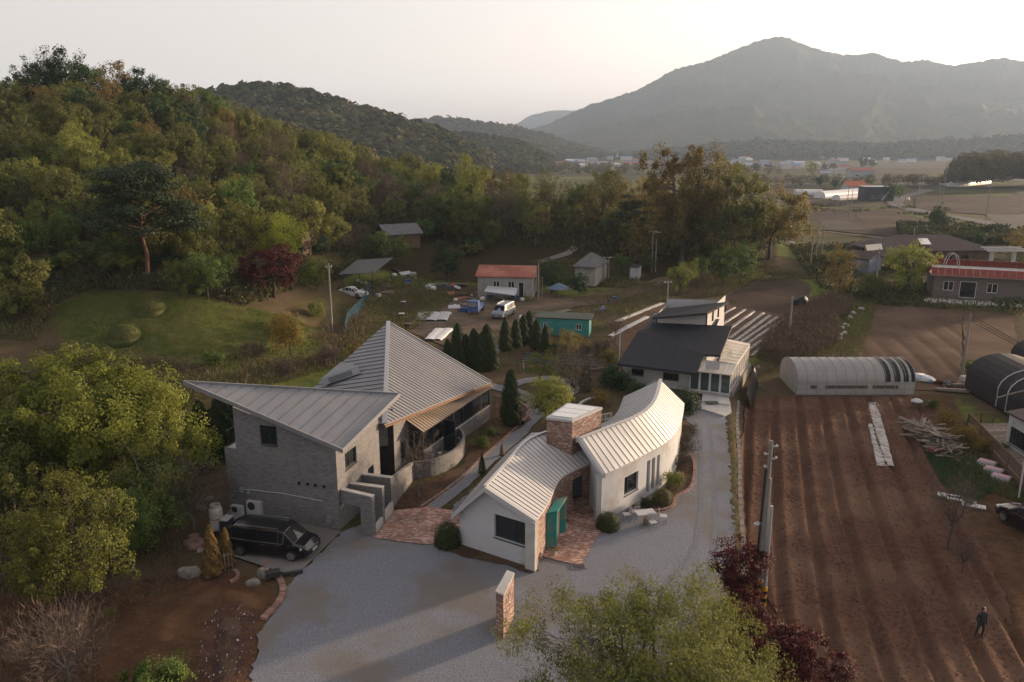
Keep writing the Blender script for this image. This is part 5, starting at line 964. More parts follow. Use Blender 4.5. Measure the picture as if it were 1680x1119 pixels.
solo('golden_tree', T_('gold2', 95, 5, 2.2, 1, 60, .5, 3500, .11, L_gold, BK, fill=.2, tr=.08), 'thin golden tree on the scrub slope behind the sail roof', 478, 590, 1.0)
# brushwood, weeds and undergrowth nobody could count
def scatter(name, poly, n, hgt, ls, mat, asp=.35, seed=0, zmin=0., up=.8, cl=None):
    g = np.random.default_rng(seed); xs = [p[0] for p in poly]; ys = [p[1] for p in poly]; x = g.uniform(min(xs), max(xs), n * 3); y = g.uniform(min(ys), max(ys), n * 3); k = inpoly(x, y, poly); 
    if cl: k &= fbm(x / cl, y / cl, seed + 3) > .45
    x, y = x[k][:n], y[k][:n]; m = len(x); z = terr(x, y) + g.uniform(zmin, 1, m) ** 1.5 * hgt; Nn = unit(g, m); Nn[:, 2] *= .4; r = g.normal(size=(m, 3)) * (1 - up); r[:, 2] += up
    Pt = np.stack([x, y, z], 1); Nn /= np.linalg.norm(Nn, axis=1, keepdims=True); t = r - (r * Nn).sum(1, keepdims=True) * Nn; t /= np.linalg.norm(t, axis=1, keepdims=True); b = np.cross(Nn, t); S = (g.uniform(.5, 1.2, m) * ls)[:, None]
    V = np.stack([Pt - t * S, Pt - b * S * asp, Pt + t * S, Pt + b * S * asp], 1).reshape(-1, 3); o = bpy.data.objects.new(name, fastmesh(name, V, np.arange(m * 4).reshape(-1, 4), mat)); COL.objects.link(o); o['kind'] = 'stuff'; return o
W_gr = M('weed_blades', (.085, .10, .028), .8, (.13, .115, .05), .6, trans=.25); W_br = M('dry_stalks', (.13, .095, .06), .9, (.09, .065, .045), .5); W_dk = M('dark_undergrowth', (.055, .058, .022), .9, (.035, .042, .018), .3, trans=.2); W_me = M('meadow_blades', (.085, .11, .025), .8, (.14, .13, .045), .35, trans=.3)
F1 = GP([(-150, 500), (0, 470), (250, 455), (500, 425), (640, 385), (760, 395), (1000, 425), (1230, 430), (1310, 390), (1310, 350), (1040, 330), (700, 330), (400, 300), (0, 250), (-150, 300)])
scatter('forest_undergrowth', F1, 60000, 1.6, .42, W_dk, .5, 1, up=.3); scatter('forest_brushwood', F1, 26000, 2.0, .5, W_br, .12, 2)
scatter('meadow_grass', MEAD, 60000, .16, .10, W_me, .2, 3)
SCR = GP([(60, 570), (230, 590), (330, 600), (480, 565), (545, 540), (640, 500), (700, 480), (640, 560), (560, 600), (420, 640), (330, 660), (200, 640)])
scatter('scrub_weeds', SCR, 40000, .5, .16, W_gr, .25, 4); scatter('scrub_stalks', SCR, 34000, 1.2, .28, W_br, .08, 5, cl=5)
scatter('bank_weeds', GP([(560, 500), (700, 470), (760, 480), (680, 540), (560, 580)]), 14000, .6, .2, W_gr, .25, 6); scatter('hill_foot_weeds', GP([(480, 470), (640, 455), (780, 440), (900, 425), (1060, 440), (1100, 455), (990, 495), (900, 500), (700, 470), (560, 500)]), 30000, .5, .2, W_gr, .25, 7, cl=9)
scatter('verge_weeds', [P(u, v) for u, v in ((1196, 690), (1203, 690), (1216, 900), (1206, 1000), (1198, 940), (1200, 860))], 9000, .3, .08, W_gr, .2, 8)
BNK = GP([(1235, 615), (1300, 590), (1300, 545), (1340, 520), (1400, 470), (1440, 500), (1420, 570), (1400, 600), (1310, 600)]); scatter('bank_grass', BNK, 22000, .4, .16, W_gr, .25, 9); scatter('thicket', GP([(1240, 590), (1270, 545), (1310, 520), (1370, 525), (1380, 560), (1330, 595), (1280, 600)]), 26000, 2.0, .4, W_br, .06, 10, up=.45); scatter('far_thicket', GP([(1320, 510), (1360, 490), (1400, 505), (1380, 530), (1330, 525)]), 9000, 1.8, .4, W_br, .06, 11, up=.4)
scatter('garden_weeds', GP([(1540, 740), (1600, 800), (1680, 830), (1680, 780), (1590, 690)]), 16000, .4, .12, W_gr, .25, 12); scatter('onion_bed', GP([(1500, 715), (1550, 720), (1640, 800), (1590, 835), (1540, 790)]), 22000, .4, .13, M('onion_leaves', (.035, .07, .022), .7, trans=.2), .12, 13, up=.9)
scatter('corner_litter', GP([(-60, 1119), (-60, 900), (150, 870), (300, 890), (330, 960), (200, 1000), (150, 1160)]), 16000, .5, .12, W_br, .15, 14); scatter('bed_weeds', [P(*q) for q in [(655, 815), (700, 790), (760, 765), (770, 730), (806, 690), (815, 700), (780, 745), (720, 790)]], 6000, .3, .08, W_gr, .25, 15, cl=1.2)
scatter('valley_scrub', GP([(1290, 345), (1500, 352), (1640, 400), (1690, 415), (1690, 395), (1500, 340), (1290, 335)]), 4000, .8, .7, W_dk, .5, 16, up=.3, cl=14); scatter('field_edge_brush', GP([(1470, 372), (1560, 372), (1680, 384), (1700, 412), (1560, 398), (1480, 398)]), 9000, 2.2, .7, W_dk, .5, 17, up=.3, cl=9)

FT = GP([(-100, 560), (-100, 440), (120, 438), (250, 450), (420, 436), (520, 425), (640, 392), (640, 420), (520, 470), (440, 492), (400, 504), (330, 486), (240, 478), (150, 476), (90, 500), (60, 560)])
scatter('wood_edge_weeds', FT, 42000, .7, .22, W_gr, .3, 31); scatter('wood_edge_stalks', FT, 30000, 1.3, .34, W_br, .08, 32, cl=6); scatter('wood_edge_undergrowth', FT, 22000, 1.6, .3, W_dk, .5, 33, up=.3, cl=7)
FR = GP([(940, 505), (1100, 455), (1265, 432), (1335, 458), (1235, 462), (1185, 486), (1100, 494), (1060, 502), (1000, 545), (960, 540)])
scatter('roadside_weeds', FR, 30000, .5, .2, W_gr, .25, 34, cl=7); scatter('roadside_stalks', FR, 26000, .7, .26, W_br, .1, 35, cl=5)
FG = GP([(820, 560), (900, 545), (1010, 560), (1030, 640), (1000, 670), (940, 680), (930, 660), (940, 625), (850, 620), (815, 640)]); scatter('garden_stalks', FG, 9000, .35, .12, W_br, .12, 36, cl=3); scatter('garden_grass', FG, 9000, .25, .1, W_gr, .25, 37, cl=3)
FV = GP([(1290, 400), (1480, 400), (1680, 420), (1680, 520), (1600, 510), (1430, 500), (1340, 470)]); scatter('village_weeds', FV, 30000, .7, .3, W_gr, .3, 38, cl=8); scatter('village_brush', FV, 16000, 1.4, .4, W_dk, .5, 39, up=.3, cl=8)
def canopy(name, ob, n, r, k, mat, seed, ymin=0):
    """the crowns of a far wood seen as one mass, standing on its ridge"""
    g = np.random.default_rng(seed); co = np.empty(len(ob.data.vertices) * 3); ob.data.vertices.foreach_get('co', co); co = co.reshape(-1, 3); nvv = len(co); f = np.array([p.vertices[:] for p in ob.data.polygons]); fi = g.integers(0, len(f), n * 3); w4 = g.dirichlet([1, 1, 1, 1], n * 3); c = (co[f[fi]] * w4[..., None]).sum(1); yc = np.median(c[:, 1]); c = c[c[:, 2] > -8]; c = c[:n]; m = len(c)
    sz = r * g.uniform(.4, 1.5, m); o = unit(g, m * k); o[:, 2] = np.abs(o[:, 2]); S = np.repeat(sz, k); Pt = np.repeat(c, k, 0) + o * S[:, None] * np.array([1, 1, 1.1]); Pt[:, 2] += np.repeat(sz, k) * .3
    ob2 = bpy.data.objects.new(name, leafmesh(name, Pt, o + unit(g, m * k) * .3, S * .62, mat, .8, 0, g)); COL.objects.link(ob2); ob2['kind'] = 'stuff'
L_ridge = M('ridge_foliage', (.034, .044, .016), .9, (.080, .070, .028), .045, spec=.02, trans=.15); L_ridge2 = M('far_ridge_foliage', (.045, .05, .02), .9, (.06, .055, .024), .006, spec=.02, trans=.15)
canopy('near_ridge_wood', rdg_a, 15000, 4.2, 9, L_ridge, 41); canopy('low_ridge_wood', rdg_c, 5000, 4.6, 8, L_ridge, 42); canopy('far_ridge_wood', rdg_b, 9000, 6, 6, L_ridge2, 43); canopy('foothill_wood', rdg_d, 9000, 7, 5, L_ridge2, 44)

g_c = np.random.default_rng(55); fpl = [P(u, v, -.8) for u, v in FIELD]; cx = g_c.uniform(8, 45, 60000); cy = g_c.uniform(26, 72, 60000); k = polydist(cx, cy, fpl) > .3; cx, cy = cx[k], cy[k]; cz = terr(cx, cy) + .03 + furrow(cx, cy) + .01
ob = bpy.data.objects.new('soil_clods', leafmesh('soil_clods', np.stack([cx, cy, cz], 1), unit(g_c, len(cx)) + np.array([0, 0, .8]), g_c.uniform(.015, .06, len(cx)), M('clod_soil', (.13, .078, .055), .95, (.06, .034, .025), 1.5, spec=.02), .8, 0, g_c)); COL.objects.link(ob); ob['kind'] = 'stuff'
YD = [P(*q) for q in [(425, 1119), (440, 1040), (470, 970), (560, 880), (760, 900), (880, 945), (1000, 940), (1150, 900), (1195, 980), (1160, 1119)]]
scatter('fallen_leaves', YD, 900, .02, .035, M('dead_leaf', (.16, .11, .07), .9, (.10, .065, .04), 5), .7, 61, up=.1, cl=3)
scatter('drive_edge_leaves', [P(*q) for q in [(1185, 690), (1203, 690), (1212, 900), (1200, 990), (1186, 960), (1192, 860)]], 900, .02, .035, bpy.data.materials['dead_leaf'], .7, 62, up=.1)

for i, (a_, y_, s_, k_, lb) in enumerate([(-.575, 172, 1.1, 'dark', 'tall dark tree at the left of the hilltop skyline'), (-.535, 176, 1.35, 'dark', 'biggest dark green tree crowning the hilltop'), (-.515, 174, 1.15, 'green', 'tall green tree right beside the biggest hilltop tree'), (-.55, 178, 1.2, 'bare', 'bare tree poking above the hilltop'), (-.475, 178, 1.2, 'bronze', 'tall bronze tree on the hilltop right of the dark trees'), (-.44, 180, 1.2, 'dark', 'tall dark tree where the hilltop begins to fall'), (-.40, 183, 1.1, 'olive', 'tall olive tree on the falling skyline'), (-.355, 186, 1.0, 'green', 'tall green tree farther down the falling skyline')]):
    put(DESC[k_][0], LIB[k_][i % 2], lb, 'tree', a_ * y_, y_, s_, i)
# ================================================================ other buildings
def hut(name, label, base, zw, roof, rz, cat='house', wallm=None, roofm=None, group=None, over=.3, wins=(), fr=None, doors=(), z0=None, cap=None):
    """base: 4 plan corners counter-clockwise starting front-left; roof 'gable' (ridge along 0-1), 'hip' or 'mono' (rises to the back by rz)"""
    c = Vector((sum(p[0] for p in base) / 4, sum(p[1] for p in base) / 4)); z = tz(*c) if z0 is None else z0; t = thing(name, label, cat, (c.x, c.y, z), 0, group); B = [Vector(p[:2]) for p in base]; wallm = wallm or m_white; roofm = roofm or m_greytile
    out = lambda k: [c + (p - c) * (1 + over / max((p - c).length, .1) * 1.3) for p in B]; mb = MB(); E = out(0); zz = z + zw
    L01 = (B[1] - B[0]).length; op = [(L01 * a, L01 * b, z + c0, z + c1) for a, b, c0, c1 in wins]; ops = [(L01 * a, L01 * b, z + .02, z + c1) for a, b, c1 in doors]
    f = wall(mb, B[0], B[1], z - .6, zz, op + ops, .1); M03, M12 = (B[0] + B[3]) / 2, (B[1] + B[2]) / 2; D1 = (B[2] - B[1]).length; D0 = (B[3] - B[0]).length; L2 = (B[3] - B[2]).length
    if roof == 'gable': wall(mb, B[1], B[2], z - .6, [(0, zz), (D1 / 2, zz + rz), (D1, zz)]); wall(mb, B[2], B[3], z - .6, zz); wall(mb, B[3], B[0], z - .6, [(0, zz), (D0 / 2, zz + rz), (D0, zz)])
    elif roof == 'mono': wall(mb, B[1], B[2], z - .6, [(0, zz), (D1, zz + rz)]); wall(mb, B[2], B[3], z - .6, zz + rz); wall(mb, B[3], B[0], z - .6, [(0, zz + rz), (D0, zz)])
    else: wall(mb, B[1], B[2], z - .6, zz); wall(mb, B[2], B[3], z - .6, zz); wall(mb, B[3], B[0], z - .6, zz)
    mb.build('wall', wallm, t)
    for o in op: window(t, f, *o, rec=.1, fr=fr or m_framew, mull=(.5,), sill=False, fw=.07)
    for o in ops: window(t, f, *o, rec=.1, fr=fr or m_framew, door=True, fw=.08)
    e = lambda p, q=0: (p.x, p.y, zz + q + .02)
    mb = MB(); k = .12
    if roof == 'gable':
        a, b = c + (M03 - c) * (1 + over / (M03 - c).length), c + (M12 - c) * (1 + over / (M12 - c).length); dz_ = -rz * over / (D0 / 2) * .8
        slab(mb, e(a, rz + k), e(E[0], dz_ + k), e(E[1], dz_ + k), e(b, rz + k), k); slab(mb, e(b, rz + k), e(E[2], dz_ + k), e(E[3], dz_ + k), e(a, rz + k), k)
    elif roof == 'mono': slab(mb, e(E[3], rz + k), e(E[0], k), e(E[1], k), e(E[2], rz + k), k)
    elif roof == 'hip':
        q = min(.42, D0 / L01 * .5); a, b = M03.lerp(M12, q), M03.lerp(M12, 1 - q)
        for p in ((e(E[0]), e(E[1]), e(b, rz), e(a, rz)), (e(E[2]), e(E[3]), e(a, rz), e(b, rz)), (e(E[1]), e(E[2]), e(b, rz)), (e(E[3]), e(E[0]), e(a, rz))): mb.quad(*p)
        mb.prism([tuple(p) for p in E], zz - .1, zz + .015)
    elif roof == 'flat': mb.prism([tuple(p) for p in E], zz + .003, zz + .25)
    r = mb.build('roof', roofm, t); t['_z'] = z; return t, r, f, E, zz
def quadpx(*q, z=None): return [G(*p)[:2] if z is None else P(*p, z) for p in q]
def rect(p0, p1, depth):
    p0, p1 = Vector(p0[:2]), Vector(p1[:2]); d = (p1 - p0).normalized(); n = Vector((-d.y, d.x)) * depth; return [tuple(p0), tuple(p1), tuple(p1 + n), tuple(p0 + n)]
# white house with black shingle roofs
sh = thing('shingled_house', 'white house with stepped black shingle roofs and a glazed porch', 'house', (16, 76, 0)); S0, S1 = P(1021, 627), P(1140, 642)
LS = math.hypot(S1[0] - S0[0], S1[1] - S0[1]); mb = MB(); z1 = 2.25; wS = lambda u, v: Wp(u, v, S0, S1); ss = lambda p: math.hypot(p[0] - S0[0], p[1] - S0[1])
o1 = (ss(wS(1036, 610)), ss(wS(1056, 610)), wS(1040, 615)[2], wS(1040, 604.5)[2]); o2 = (ss(wS(1088, 615)), ss(wS(1113.5, 615)), wS(1088, 622)[2], wS(1088, 610.5)[2])
f = wall(mb, S0, S1, 0, z1, [o1, o2]); Rr_ = rect(S0, S1, 11); wall(mb, Rr_[1], Rr_[2], 0, [(0, 2.2), (11, 4.9)]); wall(mb, Rr_[2], Rr_[3], 0, 4.9); wall(mb, Rr_[3], Rr_[0], 0, [(0, 4.9), (11, 2.2)])
mb.build('wall', m_siding, sh)
for o in (o1, o2): w_ = window(sh, f, *o, mull=(.5,), fr=m_black, fw=.08)
for k in range(1, 9):
    z = .25 * k; MB().hexa([f(.02, z, -.012), f(LS - .02, z, -.012), f(LS - .02, z, .002), f(.02, z, .002), f(.02, z + .02, -.012), f(LS - .02, z + .02, -.012), f(LS - .02, z + .02, .002), f(.02, z + .02, .002)]).build('siding_board_edge', m_siding, sh) if (z < o2[2] - .1 or z > o2[3] + .1) else None
def sheet(nm, pts, th, mat, par): pts = [Vector(p) for p in pts]; mb = MB(); mb.prism([tuple(p[:2]) for p in pts][::1], [p.z - th for p in pts], [p.z for p in pts]); return mb.build(nm, mat, par)
ez = 2.35; tzr = 5.0
low = [P3(1013, 596, ez), P3(1143, 612, ez), P3(1156, 581, 3.45), P3(1182, 582, 3.45), P3(1201, 535, tzr), P3(1071, 529, tzr), P3(1066, 538, 4.6), P3(1047, 543, 4.45)]
sheet('main_roof', low, .25, m_shingle, sh)
up0, up1, up2, up3 = P3(1070, 521, 5.9), P3(1160, 513, 6.5), P3(1195, 495, 7.0), P3(1091, 506, 6.4)
sheet('upper_roof', [up0, up1, up2, up3], .22, m_shingle, sh)
mb = MB(); A_, B_ = P(1077, 529, 5.0), P(1158, 533, 5.0); B2 = (B_[0] + 3.6, B_[1] + 6.5); A2 = (A_[0] + 2.2, A_[1] + 6.2)
wall(mb, A_, B_, 4.2, [(0, 5.7), (7, 6.3)]); wall(mb, B_, B2, 0, [(0, 6.3), (7, 6.85)]); wall(mb, B2, A2, 0, 6.3); wall(mb, A2, A_, 4, 5.8); mb.build('clerestory_wall', m_siding, sh)
mb = MB()
for t_ in (.0, .33, .62, 1): q = lerp(B_, B2, t_); mb.box((q[0] + .04, q[1] - .03, 5.6), (.12, .12, 1.3))
mb.box((*A_, 5.2), (.12, .12, 1.0)); mb.build('dark_trim', m_black, sh)
# porch
p0, p1, p2 = P(1152, 646), P(1197, 652), P(1228, 603); pz = 2.1; porch = []
def glasswall(par, A, B, z0, z1, n, fr, gm, hb=()):
    L = math.hypot(B[0] - A[0], B[1] - A[1]); d = ((B[0] - A[0]) / L, (B[1] - A[1]) / L); g_ = lambda s_, z, dd=0: (A[0] + d[0] * s_ - d[1] * dd, A[1] + d[1] * s_ + d[0] * dd, z)
    for i in range(n): window(par, g_, L * i / n + .01, L * (i + 1) / n - .01, z0, z1, rec=.08, fr=fr, fw=.09, hb=hb, glass=gm, sill=False)
gg = M('greenish_glass', (.05, .075, .07), .08, spec=.8); glasswall(sh, P(1130, 643), p1, .25, 2.25, 4, m_framew, gg); glasswall(sh, p1, p2, .5, 2.35, 8, m_framew, M('opaque_pane', (.16, .15, .135), .4))
MB().prism([P(1130, 643), p1, p2, (p2[0] - 4, p2[1] + .5), (p1[0] - 4.2, p1[1] + 4)], 0, .24).build('porch_floor', m_conc2, sh)
MB().prism([p1, (p1[0] + .25, p1[1] - .02), (p2[0] + .25, p2[1]), p2], -.9, .48).build('stone_plinth', m_stone, sh)
sheet('porch_roof', [P3(1141, 608, 2.45), P3(1201, 615, 2.4), P3(1209, 597, 2.75), P3(1154, 590, 2.9)], .1, m_cream, sh)
sheet('porch_roof', [P3(1180, 592, 2.95), P3(1209, 597, 2.76), P3(1231, 564, 2.75), P3(1193, 556, 3.4)], .1, m_cream, sh)
for t_ in np.linspace(.1, .9, 6): a, b = lerp(P3(1181, 591, 3.0), P3(1194, 557, 3.45), t_), lerp(P3(1208, 596, 2.8), P3(1230, 565, 2.8), t_); MB().bar(a, b, .06, .05).build('roof_seam', m_cream, sh)
for t_ in (.25, .5, .75): a, b = lerp(P3(1154, 590, 2.94), P3(1209, 597, 2.79), t_), lerp(P3(1142, 608, 2.49), P3(1201, 615, 2.44), t_); MB().bar(a, b, .06, .05).build('roof_seam', m_cream, sh)
mb = MB(); wall(mb, P(1157, 610, 2.2), P(1180, 612, 2.2), 2.2, 3.3); mb.build('gable_infill', m_siding, sh)
MB().prism([P(1152, 652), P(1198, 660), P(1200, 678), P(1188, 684), P(1150, 672)], 0, .12).build('doorstep', m_conc2, sh); MB().prism([P(1153, 650), P(1196, 657), P(1197, 668), P(1151, 662)], .121, .26).build('doorstep', m_conc2, sh)
MB().box((*P(1168, 660, .26), .275), (1.1, .6, .03), .1).build('door_mat', M('mat', (.05, .06, .05), .95), sh)
tag(MB().tube([(*P(1015, 624), 0), (*P(1015, 624), 5.2)], .05, 6).build('flagpole', m_trimw), 'thin white pole standing at the left corner of the shingled house', 'pole')
nt_ = MB(); q0, q1 = P(1221, 655), P(1232, 620)
nt_.quad((q0[0] + .7, q0[1], -.8), (q1[0] + .9, q1[1], -.7), (q1[0] + .3, q1[1], 1.1), (q0[0] + .2, q0[1] + .1, .6)).quad((q0[0] + .2, q0[1] + .12, .6), (q1[0] + .3, q1[1] + .02, 1.1), (q1[0] + .8, q1[1] + .3, -.7), (q0[0] + .6, q0[1] + .3, -.8)); tag(nt_.build('shade_net', m_black), 'black shade net leaning against the stone plinth', 'net')

# farm buildings in the middle distance
a, b = G(784, 488), G(874, 490)
t, r, f, E, zz = hut('red_roofed_shed', 'long pale farm shed with a rusty red tin roof', rect(a, b, 7.5), 3.3, 'gable', 1.1, wallm=M('pale_metal_cladding', (.30, .29, .27), .7, (.24, .235, .22), 1), roofm=m_rust, wins=((.28, .40, 1.6, 2.6), (.55, .67, 1.6, 2.6)), doors=((.74, .84, 2.5),), over=.35)
for i in range(14): s_ = (i + .5) / 14; p = Vector(f(0, 0)).lerp(Vector(f(math.dist(a[:2], b[:2]), 0)), s_); MB().box((p.x, p.y - .04, zz - 1.5), (.06, .05, 2.9)).build('cladding_rib', bpy.data.materials['pale_metal_cladding'], t) if not (.26 < s_ < .42 or .53 < s_ < .69 or .72 < s_ < .86) else None
a, b = G(943, 465), G(975, 472); a = (a[0], a[1]); t, r, f, E, zz = hut('grey_roofed_cottage', 'small pale cottage with a grey hipped tile roof', rect(a, G(976, 470), 6.5), 2.9, 'hip', 1.9, over=.5, wallm=M('aged_plaster', (.30, .29, .27), .9, (.24, .23, .21), 1), wins=((.4, .55, .9, 1.9),))
hut('white_hut', 'tiny white hut with a dark cap roof beside the track', rect(G(1033, 457), G(1046, 459), 1.9), 2.0, 'mono', .2, cat='hut', wallm=m_siding, roofm=m_shingle, over=.15)
a, b = G(881, 549), G(966, 553)
t, r, f, E, zz = hut('teal_cabin', 'low teal cabin with a dark green flat roof', rect((a[0], a[1]), (b[0], b[1]), 2.7), 2.1, 'mono', .15, cat='cabin', wallm=M('pale_teal_paint', (.03, .19, .18), .6, (.05, .22, .20), 1), roofm=M('green_roof_felt', (.045, .06, .05), .85, (.035, .045, .04), 1), over=.25, wins=((.12, .2, .8, 1.6), (.75, .86, .8, 1.6)))
hut('dark_hut', 'dark timber hut with a grey gabled roof at the wood edge', rect(G(636, 405), G(690, 407), 5), 2.2, 'gable', 1.4, cat='hut', wallm=m_browntimber, roofm=m_greytile, over=.5)
hut('brown_shed', 'narrow brown shed behind the maroon maple', rect(G(497, 420), G(512, 421), 3), 3, 'mono', .3, cat='shed', wallm=m_brownwall, roofm=m_browntile)
# black canopy
a, b, c_, d_ = [G(*q) for q in ((563, 478), (612, 484), (642, 462), (590, 458))]; t = thing('black_canopy', 'low black mesh canopy on thin posts above parked junk', 'canopy', (a[0], a[1], a[2])); zc = a[2] + 2.4
for q in (a, b, c_, d_): MB().tube([(q[0], q[1], tz(q[0], q[1]) - .1), (q[0], q[1], zc)], .06, 5).build('post', m_frame, t)
sheet('canopy_sheet', [(a[0] - .5, a[1] - .4, zc + .05), (b[0] + .4, b[1] - .3, zc - .2), (c_[0] + .4, c_[1] + .3, zc + .3), (d_[0] - .3, d_[1] + .4, zc + .5)], .06, m_black, t)
# right-hand houses
a, b = G(1528, 492), G(1700, 503); zr0 = a[2]
t, r, f, E, zz = hut('red_banded_house', 'flat-roofed house with a band of red tiles round its parapet', rect(a, b, 10), 3.2, 'flat', 0, wallm=M('grey_brown_brick', (.13, .11, .10), .9, (.10, .088, .08), 2), roofm=m_conc2, wins=((.10, .20, 1.0, 2.4), (.52, .62, 1.0, 2.4)), doors=((.26, .42, 2.5),), over=.5, z0=zr0 + .6)
Eo = [Vector((*p, 0)) for p in E]; ctr = sum(Eo, Vector()) / 4
for i in range(4):
    p, q = Eo[i], Eo[(i + 1) % 4]; dd = (q - p); L = dd.length; dd.normalize(); nn = Vector((dd.y, -dd.x, 0)); m_ = max(3, int(L / .9))
    for k in range(m_):
        if i in (1, 2) and k % 2: continue
        w2_ = L / m_ * (1 if i not in (1, 2) else 2); A_ = p + dd * (L * k / m_); B_ = A_ + dd * (w2_ - .03); h0, h1 = zz + .26, zz + 1.25
        MB().hexa([tuple(A_ + nn * .55 + Vector((0, 0, h0))), tuple(B_ + nn * .55 + Vector((0, 0, h0))), tuple(B_ + nn * .47 + Vector((0, 0, h0))), tuple(A_ + nn * .47 + Vector((0, 0, h0))), tuple(A_ + Vector((0, 0, h1))), tuple(B_ + Vector((0, 0, h1))), tuple(B_ - nn * .12 + Vector((0, 0, h1))), tuple(A_ - nn * .12 + Vector((0, 0, h1)))]).build('roof_tile_band', m_redtile, t)
mb = MB(); mb.bar((a[0] - 2, a[1] - 1.6, zr0 + .3), (b[0], b[1] - 1.9, zr0 + .3), 3.2, .25); mb.build('front_terrace', m_conc2, t)
arch = [Vector((lerp(a, b, .42)[0] + math.cos(q) * 1.1, a[1] + 5, zz + .3 + math.sin(q) * 2.3)) for q in np.linspace(0, math.pi, 12)]
for k in range(2): MB().tube([p + Vector((k * .25, k * 1.1, 0)) for p in arch], .05, 5).build('roof_hoop', m_steel, t)
a, b = G(1440, 470), G(1635, 464)
A_, B_ = P(1450, 437, -1.0), P(1622, 434, -1.0)
t, r, f, E, zz = hut('brown_roofed_house', 'long low house with dark brown tiled roofs and brown walls', rect(A_, B_, 12), 3.2, 'hip', 2.6, wallm=m_brownwall, roofm=m_browntile, wins=((.3, .42, 1, 2.2), (.72, .8, 1, 2.2)), doors=((.58, .64, 2.3),), over=.9, z0=-1.2, fr=m_frame)
hut('brown_gabled_wing', 'brown gabled house wing at the left of the long brown roof', rect(P(1425, 452, -.8), P(1500, 455, -.8), 9), 3.0, 'gable', 1.9, wallm=m_brownwall, roofm=m_browntile, over=.7, z0=-1.0, wins=((.55, .63, .8, 2), (.8, .9, .8, 2)), fr=m_frame)
x, y = P(1508, 395, 3.5); sheet('skylight_panel', [(x - 1.2, y - 2.2, 3.05), (x + 1.4, y - 2.2, 3.05), (x + .6, y + .6, 4.35), (x - 2.0, y + .6, 4.35)], .08, m_steel, t) if 0 else None
o = MB().prism([P(1503, 386, 4.2), P(1518, 386, 4.2), P(1528, 401, 3.6), P(1511, 401, 3.6)][::-1], [3.5, 3.5, 4.1, 4.1], [3.65, 3.65, 4.25, 4.25]).build('skylight_panel', m_steel, t)
a, b = G(1386, 447), G(1424, 452)
hut('blue_black_shed', 'small shed with blue-white front and black side by the golden tree', rect((a[0], a[1]), (b[0], b[1]), 4.5), 2.9, 'gable', 1.0, cat='shed', wallm=M('dull_blue_cladding', (.12, .15, .20), .7), roofm=m_browntile, wins=((.1, .4, 1, 2),), over=.3)
gp = P(1636, 446, -.5); t = thing('pale_gate_arbour', 'pale post-and-beam gate structure beside the long brown house', 'arbour', (*gp, -1.0))
for dx in (0, 4.2): MB().box((gp[0] + dx - 1.5, gp[1], 1.2), (.55, .55, 4.4)).build('post', m_trimw, t)
for k in range(3): MB().box((gp[0] + 1, gp[1] + k * 1.0 - .5, 3.5 + k * .22), (7.5, .35, .2)).build('beam', m_trimw, t)
# right edge house with deck and railing
hz0 = -.3; w0, w1 = P(1649, 728, hz0 + .3), P(1760, 800, hz0 + .3)
t = thing('deck_house', 'white house with dark windows and brown roof at the right edge', 'house', (*w0, hz0)); mb = MB(); LW = math.hypot(w1[0] - w0[0], w1[1] - w0[1])
f = wall(mb, w0, w1, hz0, hz0 + 3.0, [(.35, 2.6, hz0 + .55, hz0 + 1.95), (2.9, 5.2, hz0 + .55, hz0 + 1.95)]); bk = rect(w0, w1, 8); wall(mb, bk[3], bk[0], hz0, hz0 + 3.0); wall(mb, bk[1], bk[2], hz0, hz0 + 3); wall(mb, bk[2], bk[3], hz0, hz0 + 3); mb.build('wall', m_siding, t)
window(t, f, .35, 2.6, hz0 + .55, hz0 + 1.95, mull=(.17, .34, .5, .67, .84)); window(t, f, 2.9, 5.2, hz0 + .55, hz0 + 1.95, mull=(.17, .34, .5, .67, .84))
rr = rect((w0[0] - .5, w0[1] - .25), (w1[0], w1[1] - .5), 9); MB().prism(rr, [hz0 + 2.95, hz0 + 2.95, hz0 + 3.0, hz0 + 3.0], [hz0 + 3.1, hz0 + 3.1, hz0 + 4.6, hz0 + 4.6]).build('roof', m_browntile, t)
MB().box((*Wp(1666, 675, w0, w1)[:2], hz0 + 2.3), (.2, .2, .2)).build('wall_lamp', m_trimw, t)
dk = thing('timber_deck', 'grey timber deck with brown balustrade before the right-edge house', 'deck', (*w0, -.6)); q = [P(1586, 697, .0), P(1665, 697, .0), w0, P(1720, 800, 0), P(1690, 842, .0)]
dk0, dk1, dk2, dk3 = P(1612, 728, 0), P(1652, 728, 0), P(1760, 845, 0), P(1700, 850, 0)
A_, B_, C_, D_ = P(1588, 694, 0), P(1667, 694, 0), P(1800, 812, 0), P(1740, 855, 0)
nB = 24
for i in range(nB): t0, t1 = i / nB, (i + .9) / nB; MB().prism([lerp(A_, D_, t0), lerp(A_, D_, t1), lerp(B_, C_, t1), lerp(B_, C_, t0)], -.08, -.02).build('deck_board', m_timber, dk)
MB().prism([lerp(A_, D_, .01), lerp(A_, D_, .99), lerp(B_, C_, .97), lerp(B_, C_, .03)], -.9, -.1).build('deck_frame', m_browntimber, dk)
def balustrade(par, A, B, z0, h, n, mat):
    for z in (z0 + .12, z0 + h): MB().bar((*A, z), (*B, z), .07, .06).build('rail', mat, par)
    for i in range(n + 1): p = lerp(A, B, i / n); MB().box((p[0], p[1], z0 + h / 2 - .3), (.09, .09, h + .6)).build('post', mat, par)
    m_ = int(math.dist(A, B) / .17)
    for i in range(m_): p = lerp(A, B, (i + .5) / m_); MB().box((p[0], p[1], z0 + h / 2), (.035, .035, h - .1)).build('baluster', mat, par)
balustrade(dk, A_, D_, 0, .9, 6, m_browntimber); balustrade(dk, lerp(A_, B_, 0), lerp(A_, B_, .52), 0, .9, 2, m_browntimber)
